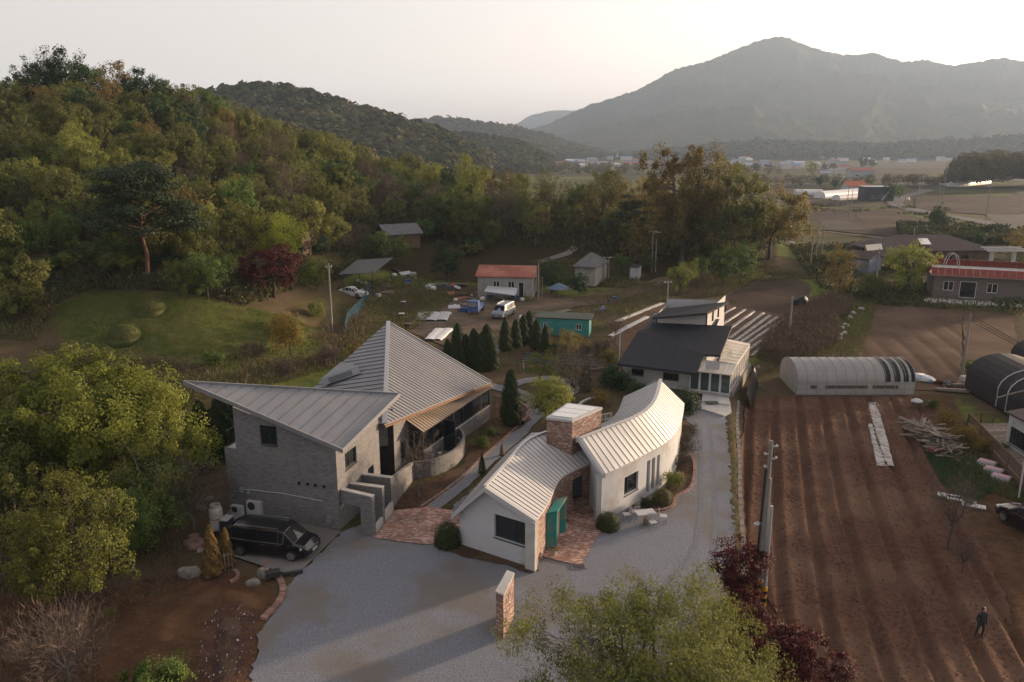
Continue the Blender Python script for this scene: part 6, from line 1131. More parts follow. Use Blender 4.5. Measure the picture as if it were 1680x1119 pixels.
tag(MB().tube([(*P(1672, 812, -.3), -.5), (*P(1672, 812, -.3), 2.3)], .06, 6).build('white_post', m_trimw), 'white post standing by the car park at the right edge', 'post')

# polytunnels
def tunnel(name, label, A, B, wd, h, mat, group=None, side=1.0, rib=0, ribm=None, n=12, z=None, bands=()):
    A, B = Vector(A[:2]), Vector(B[:2]); d = (B - A).normalized(); nn = Vector((-d.y, d.x)); z = tz(*A) if z is None else z; t = thing(name, label, 'polytunnel', (A.x, A.y, z), 0, group); L = (B - A).length
    pr = [(0, 0), (0, side)] + [(wd / 2 - math.cos(q) * wd / 2, side + math.sin(q) * (h - side)) for q in np.linspace(.12, math.pi - .12, n)] + [(wd, side), (wd, 0)]
    P_ = lambda s_, k, o=0: (A.x + d.x * s_ + nn.x * (pr[k][0] + (o if pr[k][0] > wd / 2 else -o)), A.y + d.y * s_ + nn.y * (pr[k][0] + (o if pr[k][0] > wd / 2 else -o)), z + pr[k][1] + (o if 1 < k < len(pr) - 2 else 0))
    ns = max(2, int(L / 1.6)); mb = MB()
    def strip_(mb, s0, s1, k0=0, k1=None, o=0, sh=True):
        for k in range(k0, (k1 or len(pr) - 1)): mb.quad(P_(s0, k, o), P_(s1, k, o), P_(s1, k + 1, o), P_(s0, k + 1, o))
    m_i = [i for i in range(ns)]
    for i in m_i: strip_(mb, L * i / ns, L * (i + 1) / ns)
    for s_, o_ in ((0, 1), (L, -1)): mb.quad(*[P_(s_, k) for k in range(len(pr))][::o_])
    mb.build('cover', mat, t)
    if rib:
        for i in range(rib + 1): s_ = L * i / rib; MB().tube([P_(s_, k, .025) for k in range(len(pr))], .035, 4).build('rib', ribm, t)
    for s0, s1, bm in bands: mb = MB(); strip_(mb, s0, s1, 1, len(pr) - 2, .03); mb.build('shade_band', bm, t)
    return t, P_, L
m_poly = M('milky_film', (.44, .43, .42), .35, (.38, .375, .37), 1.5, bump=.25, bs=3, trans=.5); m_film = M('white_film', (.55, .55, .54), .45, (.48, .48, .48), .3); m_blackf = M('black_netting', (.012, .012, .014), .8, (.020, .018, .018), 2, bump=.3, bs=8)
gz0 = -.8; gA, gB = P(1307, 648, gz0), P(1499, 648, gz0); t, Pf, Lg = tunnel('greenhouse', 'long milky polytunnel with black shade bands at its right end', gA, gB, 5.2, 3.0, m_poly, side=1.35, z=gz0, bands=[(Lg_ * .5 + 0, 0, None) for Lg_ in ()])
for a_, b_ in ((8.45, 9.0), (9.35, 9.95), (10.25, 10.75), (11.0, 11.35)):
    a_, b_ = a_ / 11.4 * Lg, b_ / 11.4 * Lg; mb = MB(); prn = 16
    for k in range(1, prn - 2): mb.quad(Pf(a_, k, .03), Pf(b_, k, .03), Pf(b_, k + 1, .03), Pf(a_, k + 1, .03))
    mb.build('shade_band', m_blackf, t)
gs = M('greenhouse_frame', (.22, .27, .29), .5); mo = M('greenhouse_opening', (.07, .06, .05), .9)
for i in range(13): s_ = Lg * i / 12; MB().tube([Pf(s_, k, .02) for k in range(16)], .03, 4).build('hoop', gs, t)
for z in (.15, .62, 1.28): MB().bar((gA[0], gA[1] - .05, gz0 + z), (gB[0], gB[1] - .05, gz0 + z), .04, .05).build('rail', gs, t)
for a_, b_ in ((.11, .17), (.235, .60), (.64, .86)): MB().quad((gA[0] + Lg * a_, gA[1] - .03, gz0 + .66), (gA[0] + Lg * b_, gA[1] - .03, gz0 + .66), (gA[0] + Lg * b_, gA[1] - .03, gz0 + .98), (gA[0] + Lg * a_, gA[1] - .03, gz0 + .98)).build('side_opening', mo, t)
for i, (q0, q1, wd, h, lb) in enumerate([((1582, 636), (1690, 700), 6.5, 3.6, 'black netted polytunnel behind the right-edge house'), ((1655, 600), (1760, 660), 6.5, 3.4, 'second black netted polytunnel at the right edge, farther back')]):
    A_, B_ = P(*q0, -.5), P(*q1, -.5); t, Pf, L = tunnel('black_polytunnel', lb, A_, B_, wd, h, m_blackf, 'black polytunnels', 1.6, z=-.5)
    for s_ in (L * .52, L * .66): MB().tube([Pf(s_, k, .05) for k in range(16)], .06, 5).build('rib', m_steel, t)
for q0, q1, wd, h, lb in [((1307, 320), (1351, 320), 6, 3.2, 'short white polytunnel behind the tree belt'), ((1354, 326), (1423, 320), 7, 4, 'long white polytunnel left of the black building'), ((1378, 329), (1420, 326), 5, 3, 'white polytunnel in front of the long one'), ((1573, 307), (1626, 302), 8, 4.2, 'sunlit white polytunnel alone in the right fields')]:
    A_, B_ = G(*q0), G(*q1); tunnel('white_polytunnel', lb, A_, B_, wd, h, m_film, 'far white polytunnels', 1.0)

# far black building, orange roof, distant houses
a, b = G(1418, 330), G(1466, 330); t, r, f, E, zz = hut('black_building', 'dark two-storey building with an outside stair beside the far road', rect(a, b, 9), 7.5, 'flat', 0, cat='building', wallm=M('charcoal_wall', (.035, .037, .045), .7), roofm=m_steel, wins=((.2, .35, 1.5, 3), (.5, .62, 1.5, 3)))
MB().bar((a[0] + 9, a[1] - .6, a[2] + .4), (a[0] + 13.5, a[1] - .6, a[2] + 6.6), .9, .5).build('stair', m_steel, t)
hut('orange_roofed_barn', 'distant barn with an orange roof behind the white polytunnels', rect(G(1390, 314), G(1420, 314), 10), 3.5, 'gable', 3, cat='barn', wallm=m_siding, roofm=M('orange_roof', (.35, .11, .05), .8), over=.5)
vr = random.Random(5); cols = [M('village_white', (.5, .5, .5), .8), M('village_grey', (.28, .29, .31), .8), M('village_cream', (.42, .39, .34), .8)]; rfs = [M('village_roof_grey', (.22, .24, .27), .7), M('village_roof_blue', (.13, .20, .32), .7), M('village_roof_red', (.26, .10, .07), .8), M('village_roof_pale', (.48, .49, .50), .6)]
VD = [('white', 0), ('grey', 1), ('cream', 2)]; RDn = ['grey', 'blue', 'red', 'pale']
for i in range(118):
    if i < 60: u, v = vr.uniform(862, 1048), vr.uniform(251, 278)
    elif i < 84: u, v = vr.uniform(1185, 1330), vr.uniform(256, 284)
    elif i < 110: u, v = vr.uniform(1340, 1560), vr.uniform(254, 270)
    else: u, v = vr.uniform(1330, 1400), vr.uniform(272, 292)
    g_ = G(u, v); 
    if g_[1] > 2200: continue
    k, r_ = vr.randrange(3), vr.randrange(4); wd, dp, hh = vr.uniform(9, 26), vr.uniform(8, 14), vr.uniform(3.5, 8)
    where = 'in the far village left of the tall bronze trees' if i < 60 else 'beyond the tree belt on the valley floor' if i < 84 else 'below the mountain at the right' if i < 110 else 'among the far fields'
    lb = f'{VD[k][0]} building with {RDn[r_]} roof {where}'; hut('village_house', lb, rect(g_, (g_[0] + wd, g_[1] + vr.uniform(-3, 3)), dp), hh, vr.choice(['gable', 'hip', 'gable', 'flat']), vr.uniform(1.5, 3), wallm=cols[k], roofm=rfs[r_], group=lb + 's', over=.5, cat='building', wins=((.2, .35, 1, 2.4), (.6, .75, 1, 2.4)) if g_[1] < 900 else ())
# valley trees, woods
for i, (u, v, s_, k, lb) in enumerate([(1332, 288, 1.6, 'yellow', 'lone rounded pale green tree on the valley floor'), (1352, 284, 1.1, 'pine', 'small pine cluster tree right of the lone pale tree'), (1366, 283, 1.2, 'pine', 'taller pine of the small far cluster'), (1416, 277, 2.0, 'dark', 'broad dark tree beside the far dark roofs'), (1430, 276, 1.6, 'dark', 'second dark tree beside the far dark roofs'), (1462, 330, 1.1, 'green', 'green tree right of the black building'), (1475, 327, .9, 'green', 'smaller green tree at the road bend'), (1345, 306, .9, 'dark', 'dark tree beside the country lane'), (1370, 310, .8, 'dark', 'dark bushy tree below the country lane'), (1426, 298, .7, 'dark', 'dark round tree on the far field bank'), (1537, 378, .8, 'dark', 'dark tree by the road side pole'), (1260, 292, 1.5, 'bronze', 'brown tree at the left end of the valley fields'), (1275, 290, 1.3, 'bare', 'bare tree at the left end of the valley fields'), (1240, 285, 1.3, 'dark', 'dark tree beside the far blue roofs'), (1580, 290, 1.2, 'dark', 'dark tree before the round wood')]):
    solo('valley_tree', LIB[k][i % 2], lb, u, v, s_, rz=i)
wr = np.random.default_rng(77); cl_ = []
def wood(name, us, vs, top, n, s_, mat, seed, yd):
    """a far wood that reads as one mass: many small crowns' leaves in one object"""
    g = np.random.default_rng(seed); Pt, Nn, S = [], [], []
    for i in range(n):
        u = g.uniform(*us); y = g.uniform(*yd); x = (u - 840) / FPX * y * .99; z0 = tz(x, y); hgt = max(0, Z(y, float(np.interp(u, [q[0] for q in top], [q[1] for q in top]))) - z0) * g.uniform(.35, 1) * (1 - .15 * g.uniform()); c = np.array([x, y, z0 + hgt * .75]); m = 150; o = unit(g, m) * s_ * g.uniform(.7, 1.2); o[:, 2] *= .8; Pt.append(c + o); Nn.append(o / s_ + unit(g, m) * .4 + np.array([0, 0, .3])); S.append(g.uniform(.5, 1, m) * s_ * .2)
    o = bpy.data.objects.new(name, leafmesh(name, np.concatenate(Pt), np.concatenate(Nn), np.concatenate(S), mat, .6, 0, g)); COL.objects.link(o); o['kind'] = 'stuff'
wood('round_wood', (1550, 1760), None, [(1540, 268), (1560, 245), (1590, 234), (1640, 231), (1680, 232), (1760, 245)], 420, 4.5, L_olw if 'L_olw' in globals() else globals().setdefault('L_olw', LM('far_wood_leaves', (.10, .085, .03), (.06, .06, .025), .2, 0, .1)), 5, (560, 640))
wood('valley_hedges', (1180, 1560), None, [(1180, 284), (1560, 284)], 110, 3, L_olw, 6, (600, 640)); wood('hill_back_wood', (-40, 640), None, [(-40, 130), (130, 112), (300, 150), (420, 180), (520, 210), (640, 240)], 260, 3.2, L_olw, 7, (205, 235)); wood('village_wood', (860, 1240), None, [(860, 262), (1240, 268)], 130, 5, L_olw, 8, (900, 1000))
# ================================================================ vehicles, people, poles and small things
def car(name, label, x, y, z, rz, L=5.0, W=1.95, Hh=1.75, paint=None, hood=.26, kind='van', roofrail=True, cat='car', s=1):
    """length along local +X (front). Stations: x, bottom, belt, top, half widths at sill, belt, roof"""
    t = thing(name, label, cat, (x, y, z), rz); hl = L / 2; b = .28; bz = .92 if kind != 'truck' else 1.0; tp = Hh
    if kind == 'sedan': st = [(-hl, .45, .85, .86, .80, .80, .70), (-hl + .25, b, .95, .97, .92, .90, .74), (-hl + .9, b, .98, 1.05, .95, .93, .70), (-hl + 1.5, b, .96, tp - .04, .96, .94, .66), (-.1, b, .94, tp, .97, .95, .68), (hl - 1.9, b, .93, tp - .1, .97, .94, .66), (hl - 1.15, b, .90, .98, .96, .92, .74), (hl - .3, b, .78, .82, .93, .86, .7), (hl, .42, .62, .64, .80, .76, .6)]; cab = (2, 6)
    else: st = [(-hl, .45, 1.0, 1.30, .84, .86, .66), (-hl + .10, b, 1.02, tp - .18, .94, .92, .68), (-hl + .45, b, 1.02, tp - .03, .97, .95, .72), (-.5, b, .99, tp, .98, .96, .74), (hl * .30, b, .96, tp - .03, .98, .96, .73), (hl * .42, b, .95, tp - .12, .98, .955, .72), (hl * .68, b, .95, 1.05, .97, .93, .78), (hl * .90, b, .86, .92, .94, .88, .72), (hl, .42, .66, .70, .82, .78, .64)]; cab = (1, 6)
    mb = MB(); w = W / 2; ring = lambda q: [(q[0], -q[4] * w, q[1]), (q[0], -w * q[5] * 1.02, (q[1] + q[2]) / 2), (q[0], -q[5] * w, q[2]), (q[0], -q[6] * w, q[3]), (q[0], 0, q[3] + .03), (q[0], q[6] * w, q[3]), (q[0], q[5] * w, q[2]), (q[0], w * q[5] * 1.02, (q[1] + q[2]) / 2), (q[0], q[4] * w, q[1])]
    R_ = [ring(q) for q in st]
    for a, c in zip(R_[:-1], R_[1:]):
        for k in range(8): mb.quad(a[k], c[k], c[k + 1], a[k + 1])
        mb.quad(a[8], c[8], c[0], a[0])
    mb.quad(*R_[0]); mb.quad(*R_[-1][::-1]); body = mb.build('body', paint, t, local=True)
    gls = bpy.data.materials.get('car_glass') or M('car_glass', (.006, .007, .009), .3, spec=.08); o = .012
    for sg in (-1, 1):
        i0, i1 = cab; segs = [i for i in range(i0, i1)]
        for i in segs:
            a, c = st[i], st[i + 1]
            def pt(q, f, e): zz_ = q[2] + (q[3] - q[2]) * f; yy = (q[5] + (q[6] - q[5]) * f) * w; return (q[0] + e, sg * (yy + o), zz_)
            lo0, hi0 = .10, .86; lo1, hi1 = .10, .86
            if a[3] - a[2] < .2: hi0 = .12
            if c[3] - c[2] < .2: hi1 = .12
            q = [pt(a, lo0, .03), pt(c, lo1, -.03), pt(c, hi1, -.03), pt(a, hi0, .03)]; m2 = MB(); m2.quad(*(q if sg < 0 else q[::-1])); m2.build('side_window', gls, t, local=True)
        for xw in (-hl + .95, hl - .98):
            wr_ = .34; tt = bpy.data.objects.new('wheel', MB().lathe([(wr_ * .72, -.12), (wr_, -.11), (wr_, .11), (wr_ * .72, .12)], (xw, sg * (w - .10), wr_), 16, 'y').mesh('tyre', m_tyre)); COL.objects.link(tt); tt.parent = t
            m3 = MB(); cy = sg * (w + .035)
            for k in range(5): an = 2 * math.pi * k / 5 + .3; m3.bar((xw, cy, wr_), (xw + math.cos(an) * wr_ * .68, cy, wr_ + math.sin(an) * wr_ * .68), .07, .03, up=(0, 1, 0))
            m3.lathe([(wr_ * .70, -.012), (wr_ * .70, .012), (wr_ * .60, .012), (wr_ * .60, -.012)], (xw, cy, wr_), 16, 'y'); m3.build('rim', m_chrome, tt, local=True)
        MB().box((hl * .45 + .1, sg * (w + .08), 1.02), (.16, .16, .13)).build('mirror', paint, t, local=True)
        q = st[-2]; MB().hexa([(hl - .42, sg * w * .62, .68), (hl - .05, sg * w * .50, .66), (hl - .1, sg * w * .80, .66), (hl - .45, sg * w * .93, .70), (hl - .42, sg * w * .62, .84), (hl - .05, sg * w * .5, .76), (hl - .1, sg * w * .82, .76), (hl - .45, sg * w * .945, .85)]).build('headlight', m_lamp, t, local=True)
        MB().box((-hl + .04, sg * w * .78, .95), (.10, .22, .3)).build('tail_light', m_redl, t, local=True)
        for xh in (-.15, .75): MB().box((xh, sg * (w + .012) * .97, .86), (.2, .03, .035)).build('door_handle', m_chrome, t, local=True)
        if roofrail: MB().bar((-hl + .6, sg * w * .70, tp + .05), (hl * .28, sg * w * .70, tp + .04), .05, .05).build('roof_rail', m_chrome, t, local=True); MB().bar((-hl + .9, sg * (w * .962), 1.02), (hl * .52, sg * (w * .955), .985), .02, .03).build('chrome_strip', m_chrome, t, local=True)
    a, c = st[cab[1] - 1], st[cab[1]]; MB().quad((a[0] + .05, -a[6] * w * .92, a[3] - .01), (c[0] - .02, -c[6] * w * 1.0, c[3] + .035), (c[0] - .02, c[6] * w * 1.0, c[3] + .035), (a[0] + .05, a[6] * w * .92, a[3] - .01)).build('windscreen', gls, t, local=True)
    MB().quad((-hl - .012, -.62 * w, 1.05), (-hl + .08, -.6 * w, tp - .25), (-hl + .08, .6 * w, tp - .25), (-hl - .012, .62 * w, 1.05)).build('rear_window', gls, t, local=True)
    MB().box((hl + .0, 0, .62), (.06, W * .44, .13)).build('grille', m_chrome, t, local=True); MB().box((hl + .015, 0, .45), (.04, .5, .11)).build('number_plate', m_lamp, t, local=True); MB().box((hl - .03, 0, .32), (.10, W * .8, .06)).build('bumper_trim', m_chrome, t, local=True)
    return t
m_tyre = M('tyre_rubber', (.012, .012, .012), .85); m_chrome = M('chrome', (.45, .46, .48), .25, metal=.9); m_lamp = M('lamp_lens', (.42, .44, .46), .2); m_redl = M('red_lens', (.25, .02, .02), .3)
pb = M('black_car_paint', (.006, .006, .008), .16, spec=.7); ps = M('silver_blue_paint', (.17, .20, .23), .3, metal=.5); pblue = M('blue_truck_paint', (.03, .07, .20), .4); pw = M('white_car_paint', (.5, .5, .5), .3); pr = M('dark_red_paint', (.014, .006, .008), .25)
w1_, w2_ = P(399, 912, .05), P(478, 921, .05); ang = math.atan2(w2_[1] - w1_[1], w2_[0] - w1_[0]); mid = lerp(w1_, w2_, .5); nl = (-math.sin(ang), math.cos(ang))
car('minivan', 'shiny black minivan parked on the concrete beside the grey house', mid[0] + nl[0] * .95 - .05, mid[1] + nl[1] * .95, .05, ang, 5.1, 1.98, 1.75, pb)
g_ = G(826, 519); car('station_car', 'silver-blue people carrier parked in the farm yard', g_[0], g_[1], g_[2] + .05, R(-112), 4.9, 1.9, 1.8, ps)
g_ = G(781, 512); tr = thing('small_truck', 'blue small truck loaded with junk beside the silver car', 'truck', (g_[0], g_[1], g_[2] + .05), R(-100))
MB().hexa([(1.0, -.8, .4), (2.2, -.8, .4), (2.2, .8, .4), (1.0, .8, .4), (1.0, -.74, 1.9), (1.95, -.72, 1.85), (1.95, .72, 1.85), (1.0, .74, 1.9)]).build('cab', pblue, tr, local=True); MB().quad((2.19, -.66, 1.1), (2.19, .66, 1.1), (2.0, .64, 1.72), (2.0, -.64, 1.72)).build('windscreen', m_glass, tr, local=True); MB().box((-.6, 0, .75), (3.0, 1.6, .5)).build('load_bed', pblue, tr, local=True)
for xx in (1.5, -1.3):
    for yy in (-.75, .75): MB().lathe([(.2, -.1), (.3, -.1), (.3, .1), (.2, .1)], (xx, yy, .3), 12, 'y').build('wheel', m_tyre, tr, local=True)
g_ = G(590, 487); car('old_white_car', 'old white car under the edge of the black canopy', g_[0] - 1, g_[1], g_[2], R(-20), 4.4, 1.7, 1.45, pw, kind='sedan', roofrail=False)
a_ = P(1690, 868, -.6); car('dark_red_car', 'dark car cut off by the right edge of the picture', a_[0], a_[1], -.62, R(100), 4.5, 1.8, 1.5, pr, kind='sedan', roofrail=False)
g_ = G(1489, 331); car('pale_car', 'tiny pale car driving on the curved road in the valley', g_[0], g_[1], g_[2] + .65, R(60), 4.5, 1.8, 1.5, pw, kind='sedan', roofrail=False)
# person
def person(label, x, y, z, rz):
    t = thing('person', label, 'person', (x, y, z), rz); sk = {'pelvis': (0, 0, .92), 'chest': (0, .02, 1.30), 'neck': (0, 0, 1.47), 'head': (0, -.01, 1.55), 'top': (0, -.01, 1.68), 'lh': (.10, 0, .88), 'lk': (.12, -.04, .50), 'la': (.12, .04, .09), 'lt': (.13, -.13, .04), 'rh': (-.10, 0, .88), 'rk': (-.12, .08, .50), 'ra': (-.12, .16, .10), 'rt': (-.13, .0, .05), 'ls': (.19, .01, 1.38), 'le': (.25, .05, 1.12), 'lw': (.22, -.04, .88), 'rs': (-.19, .01, 1.38), 're': (-.25, .05, 1.12), 'rw': (-.22, -.02, .88)}
    rad = {'pelvis': .155, 'chest': .165, 'neck': .055, 'head': .085, 'top': .09, 'lh': .10, 'lk': .065, 'la': .042, 'lt': .035, 'rh': .10, 'rk': .065, 'ra': .042, 'rt': .035, 'ls': .075, 'le': .05, 'lw': .035, 'rs': .075, 're': .05, 'rw': .035}
    ed = [('pelvis', 'chest'), ('chest', 'neck'), ('neck', 'head'), ('head', 'top'), ('pelvis', 'lh'), ('lh', 'lk'), ('lk', 'la'), ('la', 'lt'), ('pelvis', 'rh'), ('rh', 'rk'), ('rk', 'ra'), ('ra', 'rt'), ('chest', 'ls'), ('ls', 'le'), ('le', 'lw'), ('chest', 'rs'), ('rs', 're'), ('re', 'rw')]
    for s_, sg in (('l', 1), ('r', -1)):
        wx, wy, wz = sk[s_ + 'w']
        for k in range(5):
            n_ = s_ + 'f%d' % k; dx = (k - 2) * .017 * sg; sk[n_] = (wx + dx - sg * .0, wy - .07 + abs(k - 2) * .006, wz - .06 + (.02 if k == 4 else 0)); rad[n_] = .010; ed.append((s_ + 'w', n_))
    names = list(sk); me = bpy.data.meshes.new('body'); me.from_pydata([sk[n] for n in names], [(names.index(a), names.index(b)) for a, b in ed], []); o = bpy.data.objects.new('body', me); COL.objects.link(o); o.parent = t
    md = o.modifiers.new('skin', 'SKIN'); md.use_smooth_shade = True
    for i, n in enumerate(names): me.skin_vertices[0].data[i].radius = (rad[n], rad[n] * (.75 if n in ('pelvis', 'chest') else 1)); me.skin_vertices[0].data[i].use_root = (n == 'pelvis')
    o.modifiers.new('sub', 'SUBSURF').render_levels = 2; me.materials.append(M('dark_clothes', (.028, .028, .034), .9, (.018, .018, .02), 6))
    sk_ = M('skin', (.33, .19, .13), .6)
    MB().lathe([(.03, -.1), (.072, -.07), (.082, 0), (.074, .06), (.04, .1)], (0, -.028, 1.60), 12).build('face', sk_, t, smooth=True, local=True); MB().lathe([(.10, -.04), (.103, .02), (.08, .08), (.03, .11)], (0, .015, 1.63), 12).build('hair', m_black, t, smooth=True, local=True)
    return t
person('person in dark clothes walking along the edge of the ploughed field', *P(1607, 1046, -.72), -.78, R(8))
# utility poles
def pole(label, u, v, top, arms=(), r=.13, lamp=False, name='utility_pole', z=None, lean=0, mat=None):
    g_ = G(u, v) if z is None else P3(u, v, z); h = Z(g_[1], top) - g_[2]; t = thing(name, label, 'pole', g_)
    MB().tube([(0, 0, -.3), (lean * h, 0, h)], [r, r * .62], 10).build('shaft', mat or m_pole, t, local=True)
    for zf, wd in arms: MB().box((lean * h * zf, 0, h * zf), (wd, .09, .09), .3).build('crossarm', m_steel, t, local=True)
    for zf, wd in arms:
        for sg in (-.85, 0, .85): MB().lathe([(.05, 0), (.07, .06), (.03, .14)], (lean * h * zf + sg * wd / 2 * math.cos(.3), sg * wd / 2 * math.sin(.3), h * zf + .05), 8).build('insulator', m_trimw, t, local=True)
    if lamp: MB().bar((0, 0, h * .93), (.9, -.3, h * .96), .06, .06).build('lamp_arm', m_steel, t, local=True); MB().box((1.05, -.35, h * .96), (.45, .22, .12), -.3).build('lamp_head', m_trimw, t, local=True)
    return t
m_pole = M('pole_concrete', (.20, .19, .18), .85, (.16, .155, .15), 1)
t = pole('tall grey utility pole with yellow and black bands at the gravel edge', 1240, 1012, 723, (), .14, z=-.2, lean=.005); h = Z(P(1240, 1012, -.2)[1], 723) + .2
t2 = pole('shorter steel pole leaning beside the banded utility pole', 1250, 1018, 830, (), .12, z=-.3, mat=m_steel)
for tt, zz_ in ((t, 1.1), (t2, .9)):
    for k in range(5): MB().lathe([(.165 if tt is t else .145, 0), (.165 if tt is t else .145, .2)], (0, 0, zz_ + k * .2), 12).build('warning_band', m_black if k % 2 else M('warning_yellow', (.45, .27, .02), .6) if k == 0 and tt is t else (m_black if k % 2 else bpy.data.materials['warning_yellow']), tt, local=True)
mb = MB(); mb.tube([(-.18, -.05, .2), (-.2, -.05, 3), (-.12, -.05, h * .85)], .05, 6); mb.build('black_cable', m_black, t, local=True); MB().tube([(.16, -.1, .2), (.13, -.1, h * .8)], .05, 6).build('riser_pipe', m_steel, t, local=True)
for zf, dx, dy in ((.97, .28, -.1), (.93, -.25, -.15), (.90, .35, .05), (.86, -.2, -.1), (.55, -.35, -.15), (.53, -.4, .1)): MB().bar((0, 0, h * zf), (dx, dy, h * zf + .02), .05, .05).build('bracket', m_steel, t, local=True); MB().lathe([(.04, 0), (.07, .05), (.03, .13)], (dx, dy, h * zf), 8).build('insulator', m_trimw, t, local=True)
for lb, u, v, tp_, ar, lm_ in (('leaning wooden utility pole above the blue net, left of centre', 545, 545, 432, ((.95, .8),), False), ('tall lamp pole at the edge of the wood behind the white hut', 1069, 445, 378, ((.97, 1.6),), True), ('bare concrete pole right of the tall lamp pole', 1075, 446, 392, (), False), ('lamp pole beside the grey-roofed cottage', 990, 462, 420, (), True), ('short pole right of the grey-roofed cottage', 998, 458, 422, (), False), ('brown pole at the right end of the red-roofed shed', 883, 492, 432, (), False), ('wooden pole behind the upper black roof', 1094, 506, 460, ((.93, 1.2),), False), ('thin dark pole in front of the mulched rows', 1294, 558, 486, (), False), ('dark wooden pole left of the golden tree', 1329, 440, 385, (), False), ('thin pole left of the golden tree, farther away', 1338, 425, 370, (), False), ('second thin pole beside the far thin pole', 1348, 418, 365, ((.95, 1.5),), False),
        ('pole above the long brown roof', 1494, 430, 374, (), False), ('short pole with a wire by the blue-black shed', 1437, 462, 408, (), False), ('grey pole standing in the upper field edge', 1578, 620, 514, (), False), ('far pole with crossarms left of the road bend', 1505, 334, 288, ((.95, 3), (.88, 3)), False), ('second far pole with crossarms at the road bend', 1510, 332, 290, ((.95, 3),), False), ('far pole on the right side of the curved road', 1537, 352, 305, ((.95, 2),), False), ('far leaning pole above the fields at right', 1544, 345, 265, ((.96, 3),), False), ('tall far pole near the right edge', 1617, 362, 303, ((.96, 2.5),), False), ('far pole in front of the white tunnels', 1390, 335, 308, (), False), ('second far pole in front of the white tunnels', 1397, 335, 309, (), False), ('far pole in the dark field', 1371, 352, 328, (), False), ('far pole beside the wet patch of field', 1394, 358, 330, (), False), ('far pole close to the road bend, left side', 1484, 346, 315, (), False)):
    pole(lb, u, v, tp_, ar, .14 if v > 400 else .2, lm_)
g_ = G(1428, 447); t = thing('solar_lamp_post', 'solar panel tilted on a post beside the blue-black shed', 'solar lamp', g_); MB().tube([(0, 0, 0), (0, 0, 4.2)], .06, 6).build('post', m_steel, t, local=True); sp_ = MB().hexa([(-1.5, -1, 4.1), (1.2, -1.3, 4.4), (1.7, .6, 5.2), (-1.1, .8, 4.9), (-1.5, -1, 4.16), (1.2, -1.3, 4.46), (1.7, .6, 5.26), (-1.1, .8, 4.96)]).build('panel', M('bright_panel', (.55, .48, .38), .3), t, local=True)
# overhead cable bundle at the right
def cable(label, pts, r, mat): 
    o = MB().tube(smoothline(pts, 16), r, 5).build('overhead_cable', mat); return tag(o, label, 'cable')
hp = P(1578, 620, -.5); zt_ = Z(hp[1], 516)
for k, lb in enumerate(('thick overhead cable sagging from the field pole to the right-edge house', 'second overhead cable of the sagging bundle', 'lowest overhead cable of the sagging bundle')):
    cable(lb, [(hp[0], hp[1], zt_ - k * .3), (hp[0] + 1.4, hp[1] - 12, zt_ - 2.6 - k * .12), (w0[0] - .3, w0[1] + 1.5, 3.3 - k * .03)], .035, M('cable_rubber', (.04, .035, .03), .6) if k == 0 else bpy.data.materials['cable_rubber'])
# gravel-yard objects
t = thing('brick_sign_wall', 'free-standing narrow brick wall with a pale stone cap in the gravel yard', 'wall', (*P(826, 1045), 0)); q0, q1 = P(818, 1044), P(842, 1008); f_ = P(826, 1048); zt_ = Z(f_[1], 968)
a0, a1, b1, b0 = P(814, 1042), P(826, 1049), P(843, 1011), P(833, 1006)
MB().prism([a0, a1, b1, b0], 0, 2.3).build('brickwork', m_redbrick, t); MB().prism([(a0[0] - .03, a0[1] - .03), (a1[0] + .03, a1[1] - .03), (b1[0] + .03, b1[1] + .03), (b0[0] - .03, b0[1] + .03)], 2.302, 2.40).build('cap_stone', m_conc2, t)
gx_ = Vector((b1[0] - a1[0], b1[1] - a1[1])); gl = gx_.length; gx_.normalize()
for k, (s_, w_, hh) in enumerate(((.5, .05, .26), (.62, .05, .22), (.74, .14, .05), (.92, .05, .26), (1.04, .12, .05), (1.2, .05, .24), (1.32, .05, .24))): 
    p = (a1[0] + gx_.x * s_ + gx_.y * .015, a1[1] + gx_.y * s_ - gx_.x * .015, 1.75); MB().box(p, (w_, .03, hh), math.atan2(gx_.y, gx_.x)).build('raised_letter', m_steel, t)
# table and chairs
tx, ty = P(1058, 858, 0)
t = thing('garden_table', 'white rectangular table on the gravel by the white wall', 'table', (tx, ty, 0), R(14)); MB().box((0, 0, .74), (1.25, .75, .03)).build('table_top', m_trimw, t, local=True)
for sx in (-.56, .56):
    for sy in (-.31, .31): MB().box((sx, sy, .36), (.04, .04, .72)).build('leg', m_trimw, t, local=True)
c = thing('garden_chair', 'white metal chair at the left end of the white table', 'chair', (tx - 1.1, ty + .35, 0), R(-75), 'white chairs round the garden table'); wire = M('chair_wire', (.38, .39, .40), .4, metal=.3)
MB().box((0, 0, .44), (.45, .45, .03)).build('seat', wire, c, local=True)
mb = MB(); [mb.bar((x_, .22, .46), (x_, .28, .86), .025, .025) for x_ in (-.2, -.1, 0, .1, .2)]; mb.bar((-.22, .28, .87), (.22, .28, .87), .03, .03); mb.build('backrest', wire, c, local=True)
for sx in (-.2, .2):
    for sy in (-.2, .2): MB().box((sx, sy, .215), (.03, .03, .43)).build('leg', wire, c, local=True)
for dx, dy, rz_, lb in ((-.55, .75, -160, 'white metal chair behind the left half of the white table'), (.35, -.72, 15, 'white metal chair in front of the white table, right of the barrel'), (1.15, .1, 80, 'white metal chair at the right end of the white table')): copytree(c, (tx + dx, ty + dy, 0), R(rz_), label=lb)
tag(MB().lathe([(.22, 0), (.26, .25), (.24, .45)], (tx + .1, ty - .2, 0), 14).build('wooden_barrel', m_timber), 'small wooden tub standing beneath the white table', 'tub')
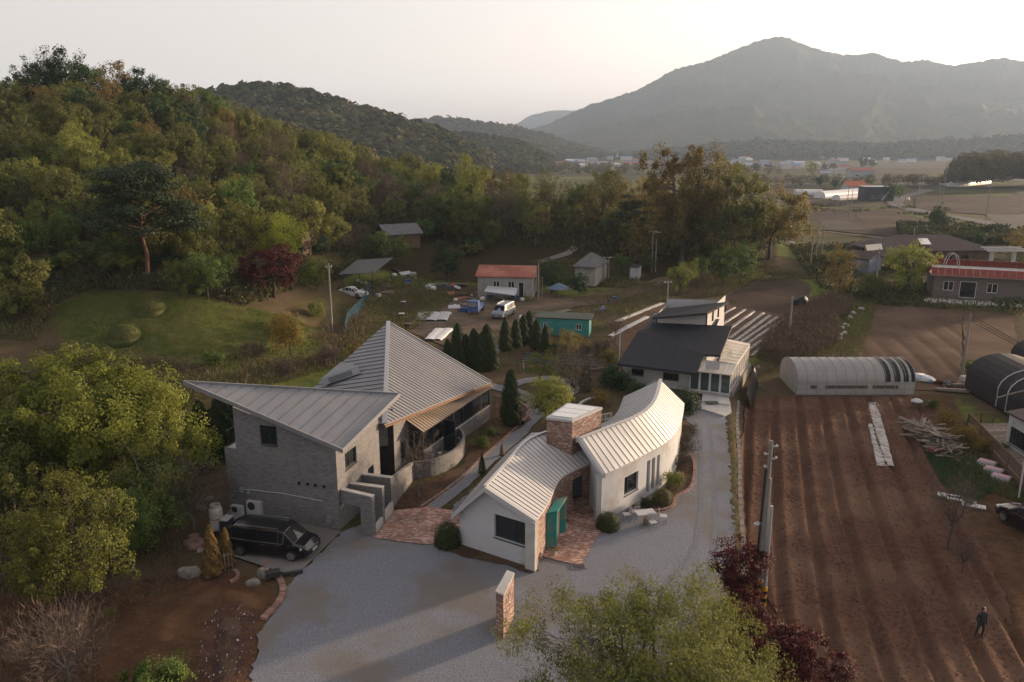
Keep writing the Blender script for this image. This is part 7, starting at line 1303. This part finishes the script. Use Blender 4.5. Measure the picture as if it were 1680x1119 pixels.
for u, v, lb in ((909, 912, 'white pot with a brown plant before the teal porch'), (928, 866, 'small white pot by the far teal panel')):
    x_, y_ = P(u, v, 0); t = thing('plant_pot', lb, 'plant pot', (x_, y_, 0)); MB().lathe([(.12, 0), (.17, .34), (.18, .36)], (0, 0, 0), 12).build('pot', m_trimw, t, local=True)
    g2 = np.random.default_rng(3); o_ = unit(g2, 160) * .2; o_[:, 2] = abs(o_[:, 2]) + .36; ob = bpy.data.objects.new('plant', leafmesh('plant', o_, unit(g2, 160), np.full(160, .05), L_brown)); COL.objects.link(ob); ob.parent = t
bx_, by_ = P(949, 930, 0); t = thing('drain_grate', 'square dark drain grate at the front of the courtyard paving', 'drain', (bx_, by_, 0), .1); MB().box((0, 0, .02), (.85, .55, .06)).build('frame', m_stone, t, local=True)
for k in range(7): MB().box((-.3 + k * .1, 0, .056), (.05, .42, .02)).build('bar', m_frame, t, local=True)
# bench
bx_, by_ = P(848, 699, 0); t = thing('garden_bench', 'dark backless bench on the planting bed beside the slender thuja', 'bench', (bx_, by_, 0), R(38)); MB().box((0, 0, .42), (1.5, .45, .06)).build('seat', m_timber, t, local=True)
for sx in (-.65, .65): MB().box((sx, 0, .195), (.1, .42, .39)).build('leg', m_black, t, local=True)
# AC units, gas tank, gate
AC = thing('air_conditioner', 'larger white air conditioner outdoor unit against the grey wall', 'air conditioner', (*P(420, 851), 0), math.atan2(e0[1], e0[0])); MB().box((0, 0, .62), (1.0, .38, 1.2)).build('casing', m_trimw, AC, local=True)
for zz_ in (.93,): MB().lathe([(.06, -.21), (.27, -.20), (.27, -.192)], (-.14, 0, zz_), 20, 'y').build('fan_grille', m_frame, AC, local=True)
for sx in (-.4, .4): MB().box((sx, 0, .01), (.08, .4, .04)).build('foot', m_frame, AC, local=True)
copytree(AC, (*P(391, 852), 0), math.atan2(e0[1], e0[0]), .78, 'smaller air conditioner outdoor unit left of the larger one')
x_, y_ = P(357, 872); t = thing('gas_tank', 'upright cream gas tank with a red chain band behind the black car', 'tank', (x_, y_, .05)); MB().lathe([(.33, .08), (.40, .16), (.41, .3), (.41, 1.35), (.39, 1.5), (.30, 1.6), (.12, 1.64)], (0, 0, 0), 20).build('vessel', M('cream_paint', (.42, .40, .35), .5, (.36, .34, .30), 2), t, smooth=True, local=True); MB().lathe([(.30, 1.5), (.31, 1.75), (.29, 1.75), (.28, 1.5)], (0, 0, 0), 20).build('collar', m_conc2, t, local=True); MB().lathe([(.42, .88), (.42, .93)], (0, 0, 0), 20).build('red_band', m_redl, t, local=True); MB().box((.14, -.40, .55), (.3, .03, .5)).build('notice_plate', m_trimw, t, local=True)
x_, y_ = P(374, 878); t = thing('gas_cabinet', 'dark cabinet with a pale lid between gas tank and car', 'cabinet', (x_, y_, 0), ang); MB().box((0, 0, .55), (.5, .7, 1.1)).build('body', m_frame, t, local=True); MB().box((0, 0, 1.13), (.56, .8, .06)).build('lid', m_steel, t, local=True)
x_, y_ = P(364, 940); t = thing('picket_gate', 'small weathered picket gate between the browned thujas', 'gate', (x_, y_, 0), R(40)); 
for k in range(7): MB().box((-.6 + k * .2, 0, .55), (.05, .04, 1.1)).build('picket', m_timber, t, local=True)
for z in (.3, .95): MB().box((0, .03, z), (1.3, .03, .07)).build('rail', m_timber, t, local=True)
MB().box((-.75, 0, .6), (.22, .22, 1.2)).build('gate_post', m_conc2, t, local=True); MB().box((-.75, 0, 1.23), (.26, .26, .05)).build('post_cap', m_trimw, t, local=True)
# boulders and rubble
def rock(name, label, u, v, s, mat, seed=0, group=None, flat=.6, cat='rock', z=None):
    x_, y_ = P(u, v, 0) if z is not None else G(u, v)[:2]; rr = random.Random(seed); import bmesh; bm = bmesh.new(); bmesh.ops.create_icosphere(bm, subdivisions=2, radius=1)
    for q in bm.verts: k = 1 + .28 * math.sin(q.co.x * 3 + seed) * math.cos(q.co.y * 2.3 + seed) + rr.uniform(-.09, .09); q.co = Vector((q.co.x * k * s, q.co.y * k * s * .8, max(q.co.z, -.4) * k * s * flat))
    me = bpy.data.meshes.new(name); bm.to_mesh(me); bm.free(); me.materials.append(mat); o = bpy.data.objects.new(name, me); COL.objects.link(o); o.location = (x_, y_, tz(x_, y_) + s * flat * .3); o.rotation_euler = (0, 0, seed); return tag(o, label, cat, group)
rock('boulder', 'big pale boulder left of the picket gate', 312, 944, .62, m_stone, 3); rock('boulder', 'upright grey stone beside the black junk by the slab', 435, 945, .42, m_stone, 5, flat=.9); rock('boulder', 'low stone left of the upright grey stone', 415, 958, .4, m_stone, 6)
for i, (u, v, s_, lb) in enumerate([(330, 905, .35, 'grey rubble stone behind the browned thuja'), (345, 820, .4, 'dark stone on the bank behind the gas tank'), (330, 835, .45, 'mossy stone on the bank left of the gas tank'), (300, 850, .5, 'stone half buried under the pale bare tree'), (865, 652, .5, 'rock in the rockery left of the path loop'), (858, 648, .6, 'larger rock in the rockery by the path loop'), (872, 656, .45, 'front rock of the rockery'), (850, 644, .4, 'back rock of the rockery')]): rock('stone', lb, u, v, s_ * .8, m_stone, i + 10)
rk = [(x, y) for x, y in ((318, 885), (322, 890), (312, 893), (328, 896), (316, 900))]
for i, (u, v) in enumerate(rk): rock('brick_rubble', ['heap of reddish broken stone nearest the bank', 'reddish stone on top of the rubble heap', 'reddish stone at the left of the rubble heap', 'reddish stone beside the browned thuja', 'lowest reddish stone of the rubble heap'][i], u, v, .42, M('red_stone', (.20, .12, .10), .9, (.13, .085, .075), 3) if i == 0 else bpy.data.materials['red_stone'], 30 + i, 'reddish rubble by the gas tank')
x_, y_ = P(448, 950); t = thing('junk_cart', 'black cart with folded parts and a red handle beside the slab', 'cart', (x_, y_, 0), .4); MB().box((0, 0, .35), (.8, .5, .25)).build('tray', m_frame, t, local=True)
for sx in (-.3, .3): MB().box((sx, -.15, .12), (.06, .06, .24)).build('leg', m_frame, t, local=True)
MB().tube([(-.3, 0, .5), (-.4, .2, .9), (0, .3, 1.0)], .03, 5).build('handle', m_redl, t, local=True); MB().bar((.5, .1, .12), (1.6, .0, .12), .2, .14).build('beam', m_frame, t, local=True)
# curved brick edgings
def edging(label, path, n, mat, h=.07, wd=.20, z=None):
    pts = smoothline([(*p, 0) for p in path], n); t = thing('brick_edging', label, 'edging', (pts[0][0], pts[0][1], 0)); me_ = MB().box((0, 0, 0), (.95, wd, .16)).mesh('brick', mat); 
    for a, b in zip(pts[:-1], pts[1:]):
        d = Vector(b) - Vector(a); o = bpy.data.objects.new('brick', me_); COL.objects.link(o); o.parent = t; o.location = (a[0] + d.x / 2 - pts[0][0], a[1] + d.y / 2 - pts[0][1], h - .02 + random.uniform(-.012, .012)); o.rotation_euler = (0, 0, math.atan2(d.y, d.x) + random.uniform(-.05, .05)); o.scale = (d.length * .96 / .95, 1, 1)
m_edge = M('edging_brick', (.24, .15, .12), .9, (.17, .10, .08), 5, rnd=.3, hs=.01)
edging('curved brick edge between the clay bank and gravel yard', [P(*q) for q in [(455, 945), (463, 960), (464, 975), (455, 993), (440, 1008), (432, 1017)]], 26, m_edge, .08, .34)
edging('brick edge along the planting bed and path', [P(*q) for q in [(690, 833), (722, 812), (752, 790), (790, 752), (830, 718), (858, 692), (868, 676), (858, 664), (838, 655), (812, 650)]], 110, m_edge, .06, .16)
edging('brick edge round the shrub bed by the white wall', [P(*q) for q in [(1062, 838), (1085, 838), (1104, 830), (1109, 816), (1128, 805), (1137, 790), (1139, 762), (1133, 748)]], 50, m_edge, .06, .18)
edging('small curved brick edge below the picket gate', [P(*q) for q in [(378, 957), (388, 952), (391, 944), (385, 938)]], 9, m_edge, .1, .2)
# retaining wall of blocks along the field
wb = thing('retaining_wall', 'low block wall between the gravel drive and the ploughed field', 'wall', (xr(40), 40, -.8)); bm_ = MB().box((0, 0, 0), (.26, .96, .42)).mesh('block', M('block_stone', (.16, .15, .14), .9, (.11, .105, .10), 3, bump=.5, rnd=.15, hs=.01)); y_ = 37.5
while y_ < 70:
    for lv in range(2):
        o = bpy.data.objects.new('block', bm_); COL.objects.link(o); o.parent = wb; yy = y_ + (.5 if lv else 0); dx = (xr(yy + .5) - xr(yy - .5)); o.location = (xr(yy) + .28 - wb.location.x + random.uniform(-.02, .02), yy - 40, .05 + lv * .43); o.rotation_euler = (0, 0, -math.atan2(dx, 1) + random.uniform(-.03, .03))
    y_ += 1.0
# plastic mulch rows
m_mul = M('mulch_film', (.30, .295, .29), .5, (.13, .115, .10), 1.8, bump=.5, bs=6)
def row(name, label, a, b, wd, h, mat, group, n=14, cat='plastic mulch row', off=.05):
    mb = MB(); pr_ = [(-.5, 0), (-.38, .8), (0, 1), (.38, .8), (.5, 0)]; A_, B_ = Vector(a[:2]), Vector(b[:2]); d = (B_ - A_).normalized(); nn = Vector((-d.y, d.x)); rr = random.Random(int(a[0] * 10)); prev = None
    for i in range(n + 1):
        p = A_.lerp(B_, i / n); z = tz(p.x, p.y) + off; k = rr.uniform(.85, 1.15); ring = [(p.x + nn.x * q[0] * wd * k, p.y + nn.y * q[0] * wd * k, z + q[1] * h * k) for q in pr_]
        if prev:
            for j in range(4): mb.quad(ring[j], prev[j], prev[j + 1], ring[j + 1])
        prev = ring
    return tag(mb.build(name, mat), label, cat, group)
ends = [((1205, 505), (1100, 560)), ((1222, 508), (1150, 556)), ((1237, 511), (1180, 552)), ((1252, 514), (1196, 556)), ((1263, 518), (1203, 562)), ((1275, 521), (1206, 568)), ((1284, 525), (1212, 574)), ((1292, 529), (1220, 580)), ((1298, 535), (1232, 585))]
for i, (p, q) in enumerate(ends): row('mulch_row', f'white plastic mulch row, {["first (farthest left)", "second", "third", "fourth", "middle", "sixth", "seventh", "eighth", "last (nearest the thicket)"][i]} behind the black roof', G(*p), G(*q), .45, .13, m_mul, 'white plastic mulch rows behind the shingled house', 26, off=.02)
for p, q, lb in (((1010, 528), (1086, 498), 'lone white mulch strip beside the dirt road'), ((1000, 552), (1062, 520), 'white mulch row left of the black roofs')): row('mulch_row', lb, G(*p), G(*q), .8, .08, m_conc2, 'white mulch strips left of the shingled house', 20, off=.03)
for k in range(3): a_, b_ = P(1421 + k * 7, 660, -.8), P(1444 + k * 8.5, 766, -.8); row('seedling_film', ['left film-covered seedling row on the red field', 'middle film-covered seedling row on the red field', 'right film-covered seedling row on the red field'][k], lerp(a_, b_, .02 if k else .4), b_, (.5), .05, m_mul, 'film-covered rows on the red field', 22, off=.05)
blk = M('black_mulch', (.02, .022, .028), .35, (.03, .032, .04), 2, bump=.4, bs=5)
for k in range(4): row('black_mulch_row', ['farthest black mulch row in the vegetable garden', 'second black mulch row in the vegetable garden', 'third black mulch row in the vegetable garden', 'nearest black mulch row in the vegetable garden'][k], G(862 - k * 2, 582 + k * 4), G(975 + k * 4, 586 + k * 5.5), .8, .18, blk, 'black mulch rows in the vegetable garden', off=.03)
for k in range(3): row('black_mulch_row', ['left grey film bed in the farm yard plot', 'middle grey film bed in the farm yard plot', 'right grey film bed in the farm yard plot'][k], G(688 + k * 18, 527), G(695 + k * 18, 514), 1.6, .2, m_steel, 'grey film beds in the farm yard plot', 6)
for k in range(2): row('white_sheet', ['left white sheet weighed down behind the roof slope', 'right white sheet weighed down behind the roof slope'][k], G(704 + k * 13, 559), G(722 + k * 14, 541), 1.5 - k * .3, .2, m_film, 'white sheets on the farm plot', 8)
# woodpile
wp = thing('wood_pile', 'big untidy pile of weathered planks beside the red field', 'wood pile', (*P(1530, 735, -.7), -.75)); pl = [MB().box((0, 0, 0), (l, w_, .05)).mesh('plank', m_timber) for l, w_ in ((2.6, .16), (1.8, .2), (3.2, .12), (1.3, .3))]; rr = random.Random(4)
for i in range(170):
    u, v = rr.gauss(0, .5), rr.gauss(0, .42)
    if abs(u) > 1.05 or abs(v) > 1: continue
    cx, cy = lerp(P(1490, 690, -.7), P(1575, 760, -.7), .5 + u * .45); cx += v * .9; cy += v * 1.1; o = bpy.data.objects.new('plank', rr.choice(pl)); COL.objects.link(o); o.parent = wp; hgt = max(0, 1 - u * u - v * v) * .95
    o.location = (cx - wp.location.x, cy - wp.location.y, .1 + hgt * rr.uniform(.4, 1)); o.rotation_euler = (rr.uniform(-.22, .22), rr.uniform(-.25, .25), rr.choice([-.6, -.5, -.75, .3, 1.2]) + rr.uniform(-.3, .3))
mb = MB(); 
for lb, u, v, mt in (('red brick barbecue drum with a white lid near the wood pile', 1503, 668, m_redtile),):
    x_, y_ = P(u, v, -.7); t = thing('lidded_drum', lb, 'drum', (x_, y_, -.75)); MB().lathe([(.38, 0), (.38, .6)], (0, 0, 0), 14).build('drum', m_brownwall, t, local=True); MB().lathe([(.5, .6), (.5, .68), (.25, .85), (.06, .9)], (0, 0, 0), 16).build('lid', m_trimw, t, local=True)
x_, y_ = P(1523, 663, -.7); tag(MB().lathe([(.2, 0), (.24, .42)], (x_, y_, -.75), 12).build('white_bucket', m_trimw), 'white bucket beside the lidded drum', 'bucket')
x_, y_ = P(1539, 742, -.7); tag(MB().box((x_, y_, -.5), (1.5, .9, .4), .2).build('red_crate', m_redtile), 'faded red crate at the front of the wood pile', 'crate')
x_, y_ = P(1532, 732, -.7); tag(MB().lathe([(.5, 0), (.55, .2), (.4, .45), (.1, .52)], (x_, y_, -.4), 12).build('black_bundle', m_black), 'black wrapped bundle on top of the red crate', 'bundle')
for i, (u, v) in enumerate(((1619, 762), (1630, 774), (1642, 786))): x_, y_ = P(u, v, -.6); t = thing('planter_box', ['farthest pink-topped planter box of the row', 'middle pink-topped planter box of the row', 'nearest pink-topped planter box of the row'][i], 'planter', (x_, y_, -.75), R(-48), 'pink-topped planter boxes'); MB().box((0, 0, .2), (1.2, .7, .4)).build('box', m_trimw, t, local=True); MB().box((0, 0, .43), (1.1, .6, .05)).build('top', M('pink_cloth', (.40, .26, .30), .8) if i == 0 else bpy.data.materials['pink_cloth'], t, local=True)
for u, v, lb, l_ in ((1578, 818, 'pale board lying at the foot of the garden bed', 1.8), (1598, 828, 'second pale board right of the first', 1.4), (1560, 812, 'narrow pale board left of the others', 1.6)): x_, y_ = P(u, v, -.6); tag(MB().box((x_, y_, tz(x_, y_) + .12), (l_, .6, .08), R(-28)).build('board', m_steel), lb, 'board', 'pale boards by the car park')
def heap(name, label, u, v, s, mat, z, seed, cat, fl=.4): o = rock(name, label, u, v, s, mat, seed, None, fl, cat); return o
heap('blue_tarp', 'crumpled white and blue tarp right of the greenhouse', 1517, 624, 1.1, M('blue_tarp', (.10, .18, .28), .5, (.40, .42, .44), 1.2), 0, 3, 'tarp'); heap('white_sack', 'white sack on the end of the tarp', 1508, 618, .7, m_film, 0, 4, 'sack')
for u, v, lb, mt in ((1310, 500, 'dark tarp-covered tractor with a white top on the plot edge', m_black), (1318, 495, 'white cloth on the dark covered tractor', m_film)): heap('covered_machine', lb, u, v, 1.1 if mt is m_black else .6, mt, 0, 6, 'machine', .9)
for i, (u, v) in enumerate(((1380, 540), (1385, 548), (1378, 552), (1388, 535), (1400, 515), (1395, 522), (1412, 508), (1376, 558))): rock('pale_stone', ['pale stone by the field ditch, uppermost'] * 0 or f'pale stone in the heap between thicket and upper field', u, v, .42, m_conc2, 50 + i, 'pale stones beside the upper field', .7)
o = row('pallet_panel', 'pale panel leaning at the corner of the porch plinth', P(1235, 617, -.7), P(1245, 617, -.7), .9, .8, m_timber, None, 3, 'panel')
heap('green_patch', 'small square vegetable patch of bright leaves by the porch', 1243, 633, .5, L_green, 0, 9, 'vegetable bed', .2)
# clutter of the farm yard, thing by thing
jr = random.Random(9); jm = [m_timber, m_steel, m_film, pblue, m_rust, m_black, m_conc2]; jn = [('plank_stack', 'stack of old timber'), ('metal_scrap', 'piece of grey metal scrap'), ('white_sack', 'white sack'), ('blue_crate', 'blue plastic crate'), ('rusty_sheet', 'rusty tin sheet'), ('black_tarp', 'black tarp bundle'), ('concrete_block', 'pale concrete block')]
zones = [((790, 860, 470, 494), 26, 'in front of the red-roofed shed'), ((745, 775, 485, 512), 14, 'left of the blue truck'), ((690, 760, 468, 485), 12, 'on the bank left of the farm yard'), ((640, 690, 440, 470), 8, 'beneath the dark blossoming tree'), ((560, 640, 462, 490), 12, 'under and around the black canopy'), ((975, 1010, 490, 512), 8, 'beside the dirt road'), ((1545, 1590, 615, 645), 8, 'next to the black polytunnel'), ((1545, 1560, 620, 640), 3, 'at the end of the black polytunnel'), ((845, 880, 520, 545), 6, 'at the farm yard ditch')]
for (u0, u1, v0, v1), n_, wh_ in zones:
    for i in range(n_):
        k = jr.randrange(7); g_ = G(jr.uniform(u0, u1), jr.uniform(v0, v1)); s_ = jr.uniform(.5, 1.3); lb = f'{jn[k][1]} {wh_}'
        if k in (2, 5): mb = MB().lathe([(.3 * s_, 0), (.42 * s_, .15 * s_), (.36 * s_, .4 * s_), (.1 * s_, .5 * s_)], g_, 9)
        elif k == 0:
            mb = MB(); [mb.box((g_[0] + jr.uniform(-.2, .2), g_[1] + jr.uniform(-.15, .15), g_[2] + .08 + q * .11), (2.2 * s_, .5, .09), jr.uniform(-.3, .3)) for q in range(3)]
        elif k in (1, 4): a_ = jr.uniform(0, 3); mb = MB().hexa([(g_[0] + x_ * s_ * math.cos(a_) - y_ * s_ * math.sin(a_), g_[1] + x_ * s_ * math.sin(a_) + y_ * s_ * math.cos(a_), g_[2] + z_ * s_) for x_, y_, z_ in ((-.8, -.4, 0), (.8, -.4, .05), (.8, .4, .35), (-.8, .4, .3), (-.8, -.4, .06), (.8, -.4, .11), (.8, .4, .41), (-.8, .4, .36))])
        else: mb = MB().box((g_[0], g_[1], g_[2] + .22 * s_), (.8 * s_, .6 * s_, .45 * s_), jr.uniform(0, 3)); mb.box((g_[0], g_[1], g_[2] + .46 * s_), (.7 * s_, .5 * s_, .04), .3)
        tag(mb.build(jn[k][0], jm[k]), lb, jn[k][0].replace('_', ' '), lb + 's')
# makeshift lean-to in front of the shed, ladder, umbrella, hives, net
a_, b_ = G(800, 494), G(846, 496); t = thing('scrap_shelter', 'makeshift low shelter of grey sheets in front of the red-roofed shed', 'shelter', a_); sheet('shelter_roof', [(a_[0] - .5, a_[1] - 1, a_[2] + 1.7), (b_[0], b_[1] - .8, b_[2] + 1.2), (b_[0] + .3, b_[1] + 1.6, b_[2] + 1.9), (a_[0], a_[1] + 1.6, a_[2] + 2.1)], .06, m_steel, t)
for q in (a_, lerp(a_, b_, .5), b_): MB().tube([(q[0], q[1] - .7, q[2]), (q[0], q[1] - .7, q[2] + 1.35)], .05, 5).build('post', m_timber, t)
g_ = G(887, 492); t = thing('ladder', 'tall ladder leaning on the end of the red-roofed shed', 'ladder', g_)
for dx in (-.25, .25): MB().bar((dx, -1, 0), (dx, 0, 3.6), .07, .07).build('stile', m_timber, t, local=True)
for k in range(9): MB().box((0, -1 + k * .11, .35 + k * .38), (.5, .04, .04)).build('rung', m_timber, t, local=True)
g_ = G(916, 486); t = thing('blue_parasol', 'faded blue parasol tent beside the dark blossoming tree', 'parasol', g_); MB().tube([(0, 0, 0), (0, 0, 2.0)], .05, 5).build('pole', m_steel, t, local=True); MB().lathe([(1.9, 1.3), (1.2, 1.6), (.1, 2.1)], (0, 0, 0), 8).build('canopy', M('faded_blue_cloth', (.10, .15, .22), .8), t, local=True)
for i, (u, v) in enumerate(((662, 503), (659, 523), (669, 540))): g_ = G(u, v); t = thing('beehive_box', ['farthest small dark red box with a pale lid behind the roof', 'middle small dark red box with a white lid behind the roof', 'nearest small dark red box behind the roof apex'][i], 'box', g_); MB().box((0, 0, .35), (.55, .55, .7)).build('body', M('dark_red_box', (.10, .03, .025), .8) if i == 0 else bpy.data.materials['dark_red_box'], t, local=True); MB().box((0, 0, .74), (.75, .75, .06)).build('lid', m_conc2 if i < 2 else m_brownwall, t, local=True)
npt = [G(*q) for q in ((567, 552), (571, 530), (585, 520), (596, 505), (604, 488), (609, 478))]; t = thing('blue_net_fence', 'sagging blue netting fence on stakes above the sail roof', 'net fence', npt[0]); nm = M('blue_net', (.04, .08, .11), .9, spec=0); nm.node_tree.nodes['Principled BSDF'].inputs['Alpha'].default_value = .45
for i, (a_, b_) in enumerate(zip(npt[:-1], npt[1:])): MB().quad((*a_[:2], a_[2] + .1), (*b_[:2], b_[2] + .1), (*b_[:2], b_[2] + 1.6 + .3 * (i % 2)), (*a_[:2], a_[2] + 1.7 - .3 * (i % 2))).quad((a_[0] + .03, a_[1] + .04, a_[2] + 1.7 - .3 * (i % 2)), (b_[0] + .03, b_[1] + .04, b_[2] + 1.6 + .3 * (i % 2)), (b_[0] + .03, b_[1] + .04, b_[2] + .1), (a_[0] + .03, a_[1] + .04, a_[2] + .1)).build('net_panel', nm, t)
for a_ in npt: MB().tube([a_, (a_[0], a_[1], a_[2] + 1.9)], .04, 5).build('stake', m_timber, t)
# burial mounds, garden rail fence, low curved garden wall
for u, v, s_, lb in ((205, 552, 1.5, 'nearer grassy burial mound in the meadow'), (245, 508, 1.6, 'farther grassy burial mound behind the nearer one')):
    x_, y_ = at_px(u, v); z = tz(x_, y_); mb = MB().lathe([(1.25 * s_, -.7), (1.1 * s_, -.1), (.98 * s_, .36), (.82 * s_, .72), (.6 * s_, 1.0), (.3 * s_, 1.16), (.03, 1.2)], (x_, y_, z), 28); t = thing('burial_mound', lb, 'mound', (x_, y_, z)); mb.build('earth_mound', M('mound_turf', (.05, .065, .018), .95, (.075, .08, .028), .8, bump=.6, bs=8) if u == 205 else bpy.data.materials['mound_turf'], t, smooth=True)
    g2 = np.random.default_rng(int(u)); n_ = 5000; a_ = g2.uniform(0, 6.28, n_); r_ = np.sqrt(g2.uniform(0, 1, n_)) * 1.15; o_ = np.stack([r_ * s_ * np.cos(a_), r_ * s_ * np.sin(a_), np.interp(r_, [0, .3, .6, .82, .98, 1.2], [1.2, 1.16, 1.0, .72, .36, .0])], 1); nn_ = unit(g2, n_); ob = bpy.data.objects.new('grass', leafmesh('mound_grass', o_, nn_, np.full(n_, .09), W_me, .25, 0, g2)); COL.objects.link(ob); ob.parent = t; ob['kind'] = 'stuff'
t = thing('pond_fence', 'low pale rail fence by the pond between garden and rear wing', 'fence', (*P(985, 690), 0)); balustrade(t, P(984, 692), P(1003, 688), 0, .6, 2, m_trimw)
edging('low curved stone edge in the garden behind the tower', [P(*q) for q in [(946, 672), (958, 662), (975, 656), (993, 655)]], 16, m_conc2, .25, .25)
edging('pale curb along the right of the vegetable garden', [P(*q) for q in [(960, 612), (975, 610), (990, 608)]], 10, m_timber, .3, .3)
tag(MB().box((*P(859, 606), .35), (.12, .12, .7)).build('marker_post', m_trimw), 'short white marker post in the garden', 'post')
# planted clay bed at the lower left
fl = []; g2 = np.random.default_rng(8); fp = [P(*q) for q in [(335, 1040), (350, 1005), (380, 995), (415, 1010), (420, 1040), (408, 1119), (330, 1150), (322, 1080)]]
mound_patch('flower_bed', fp, m_mulch, .42)
scatter('violet_flowers', fp, 900, .5, .045, M('violet_petals', (.10, .05, .12), .8), .6, 21); scatter('white_flowers', fp, 160, .5, .06, M('white_petals', (.4, .4, .38), .8), .6, 22)
scatter('purple_border_flowers', [P(*q) for q in [(1075, 828), (1100, 822), (1103, 830), (1085, 837), (1062, 836)]], 700, .12, .05, bpy.data.materials['violet_petals'], .6, 23)
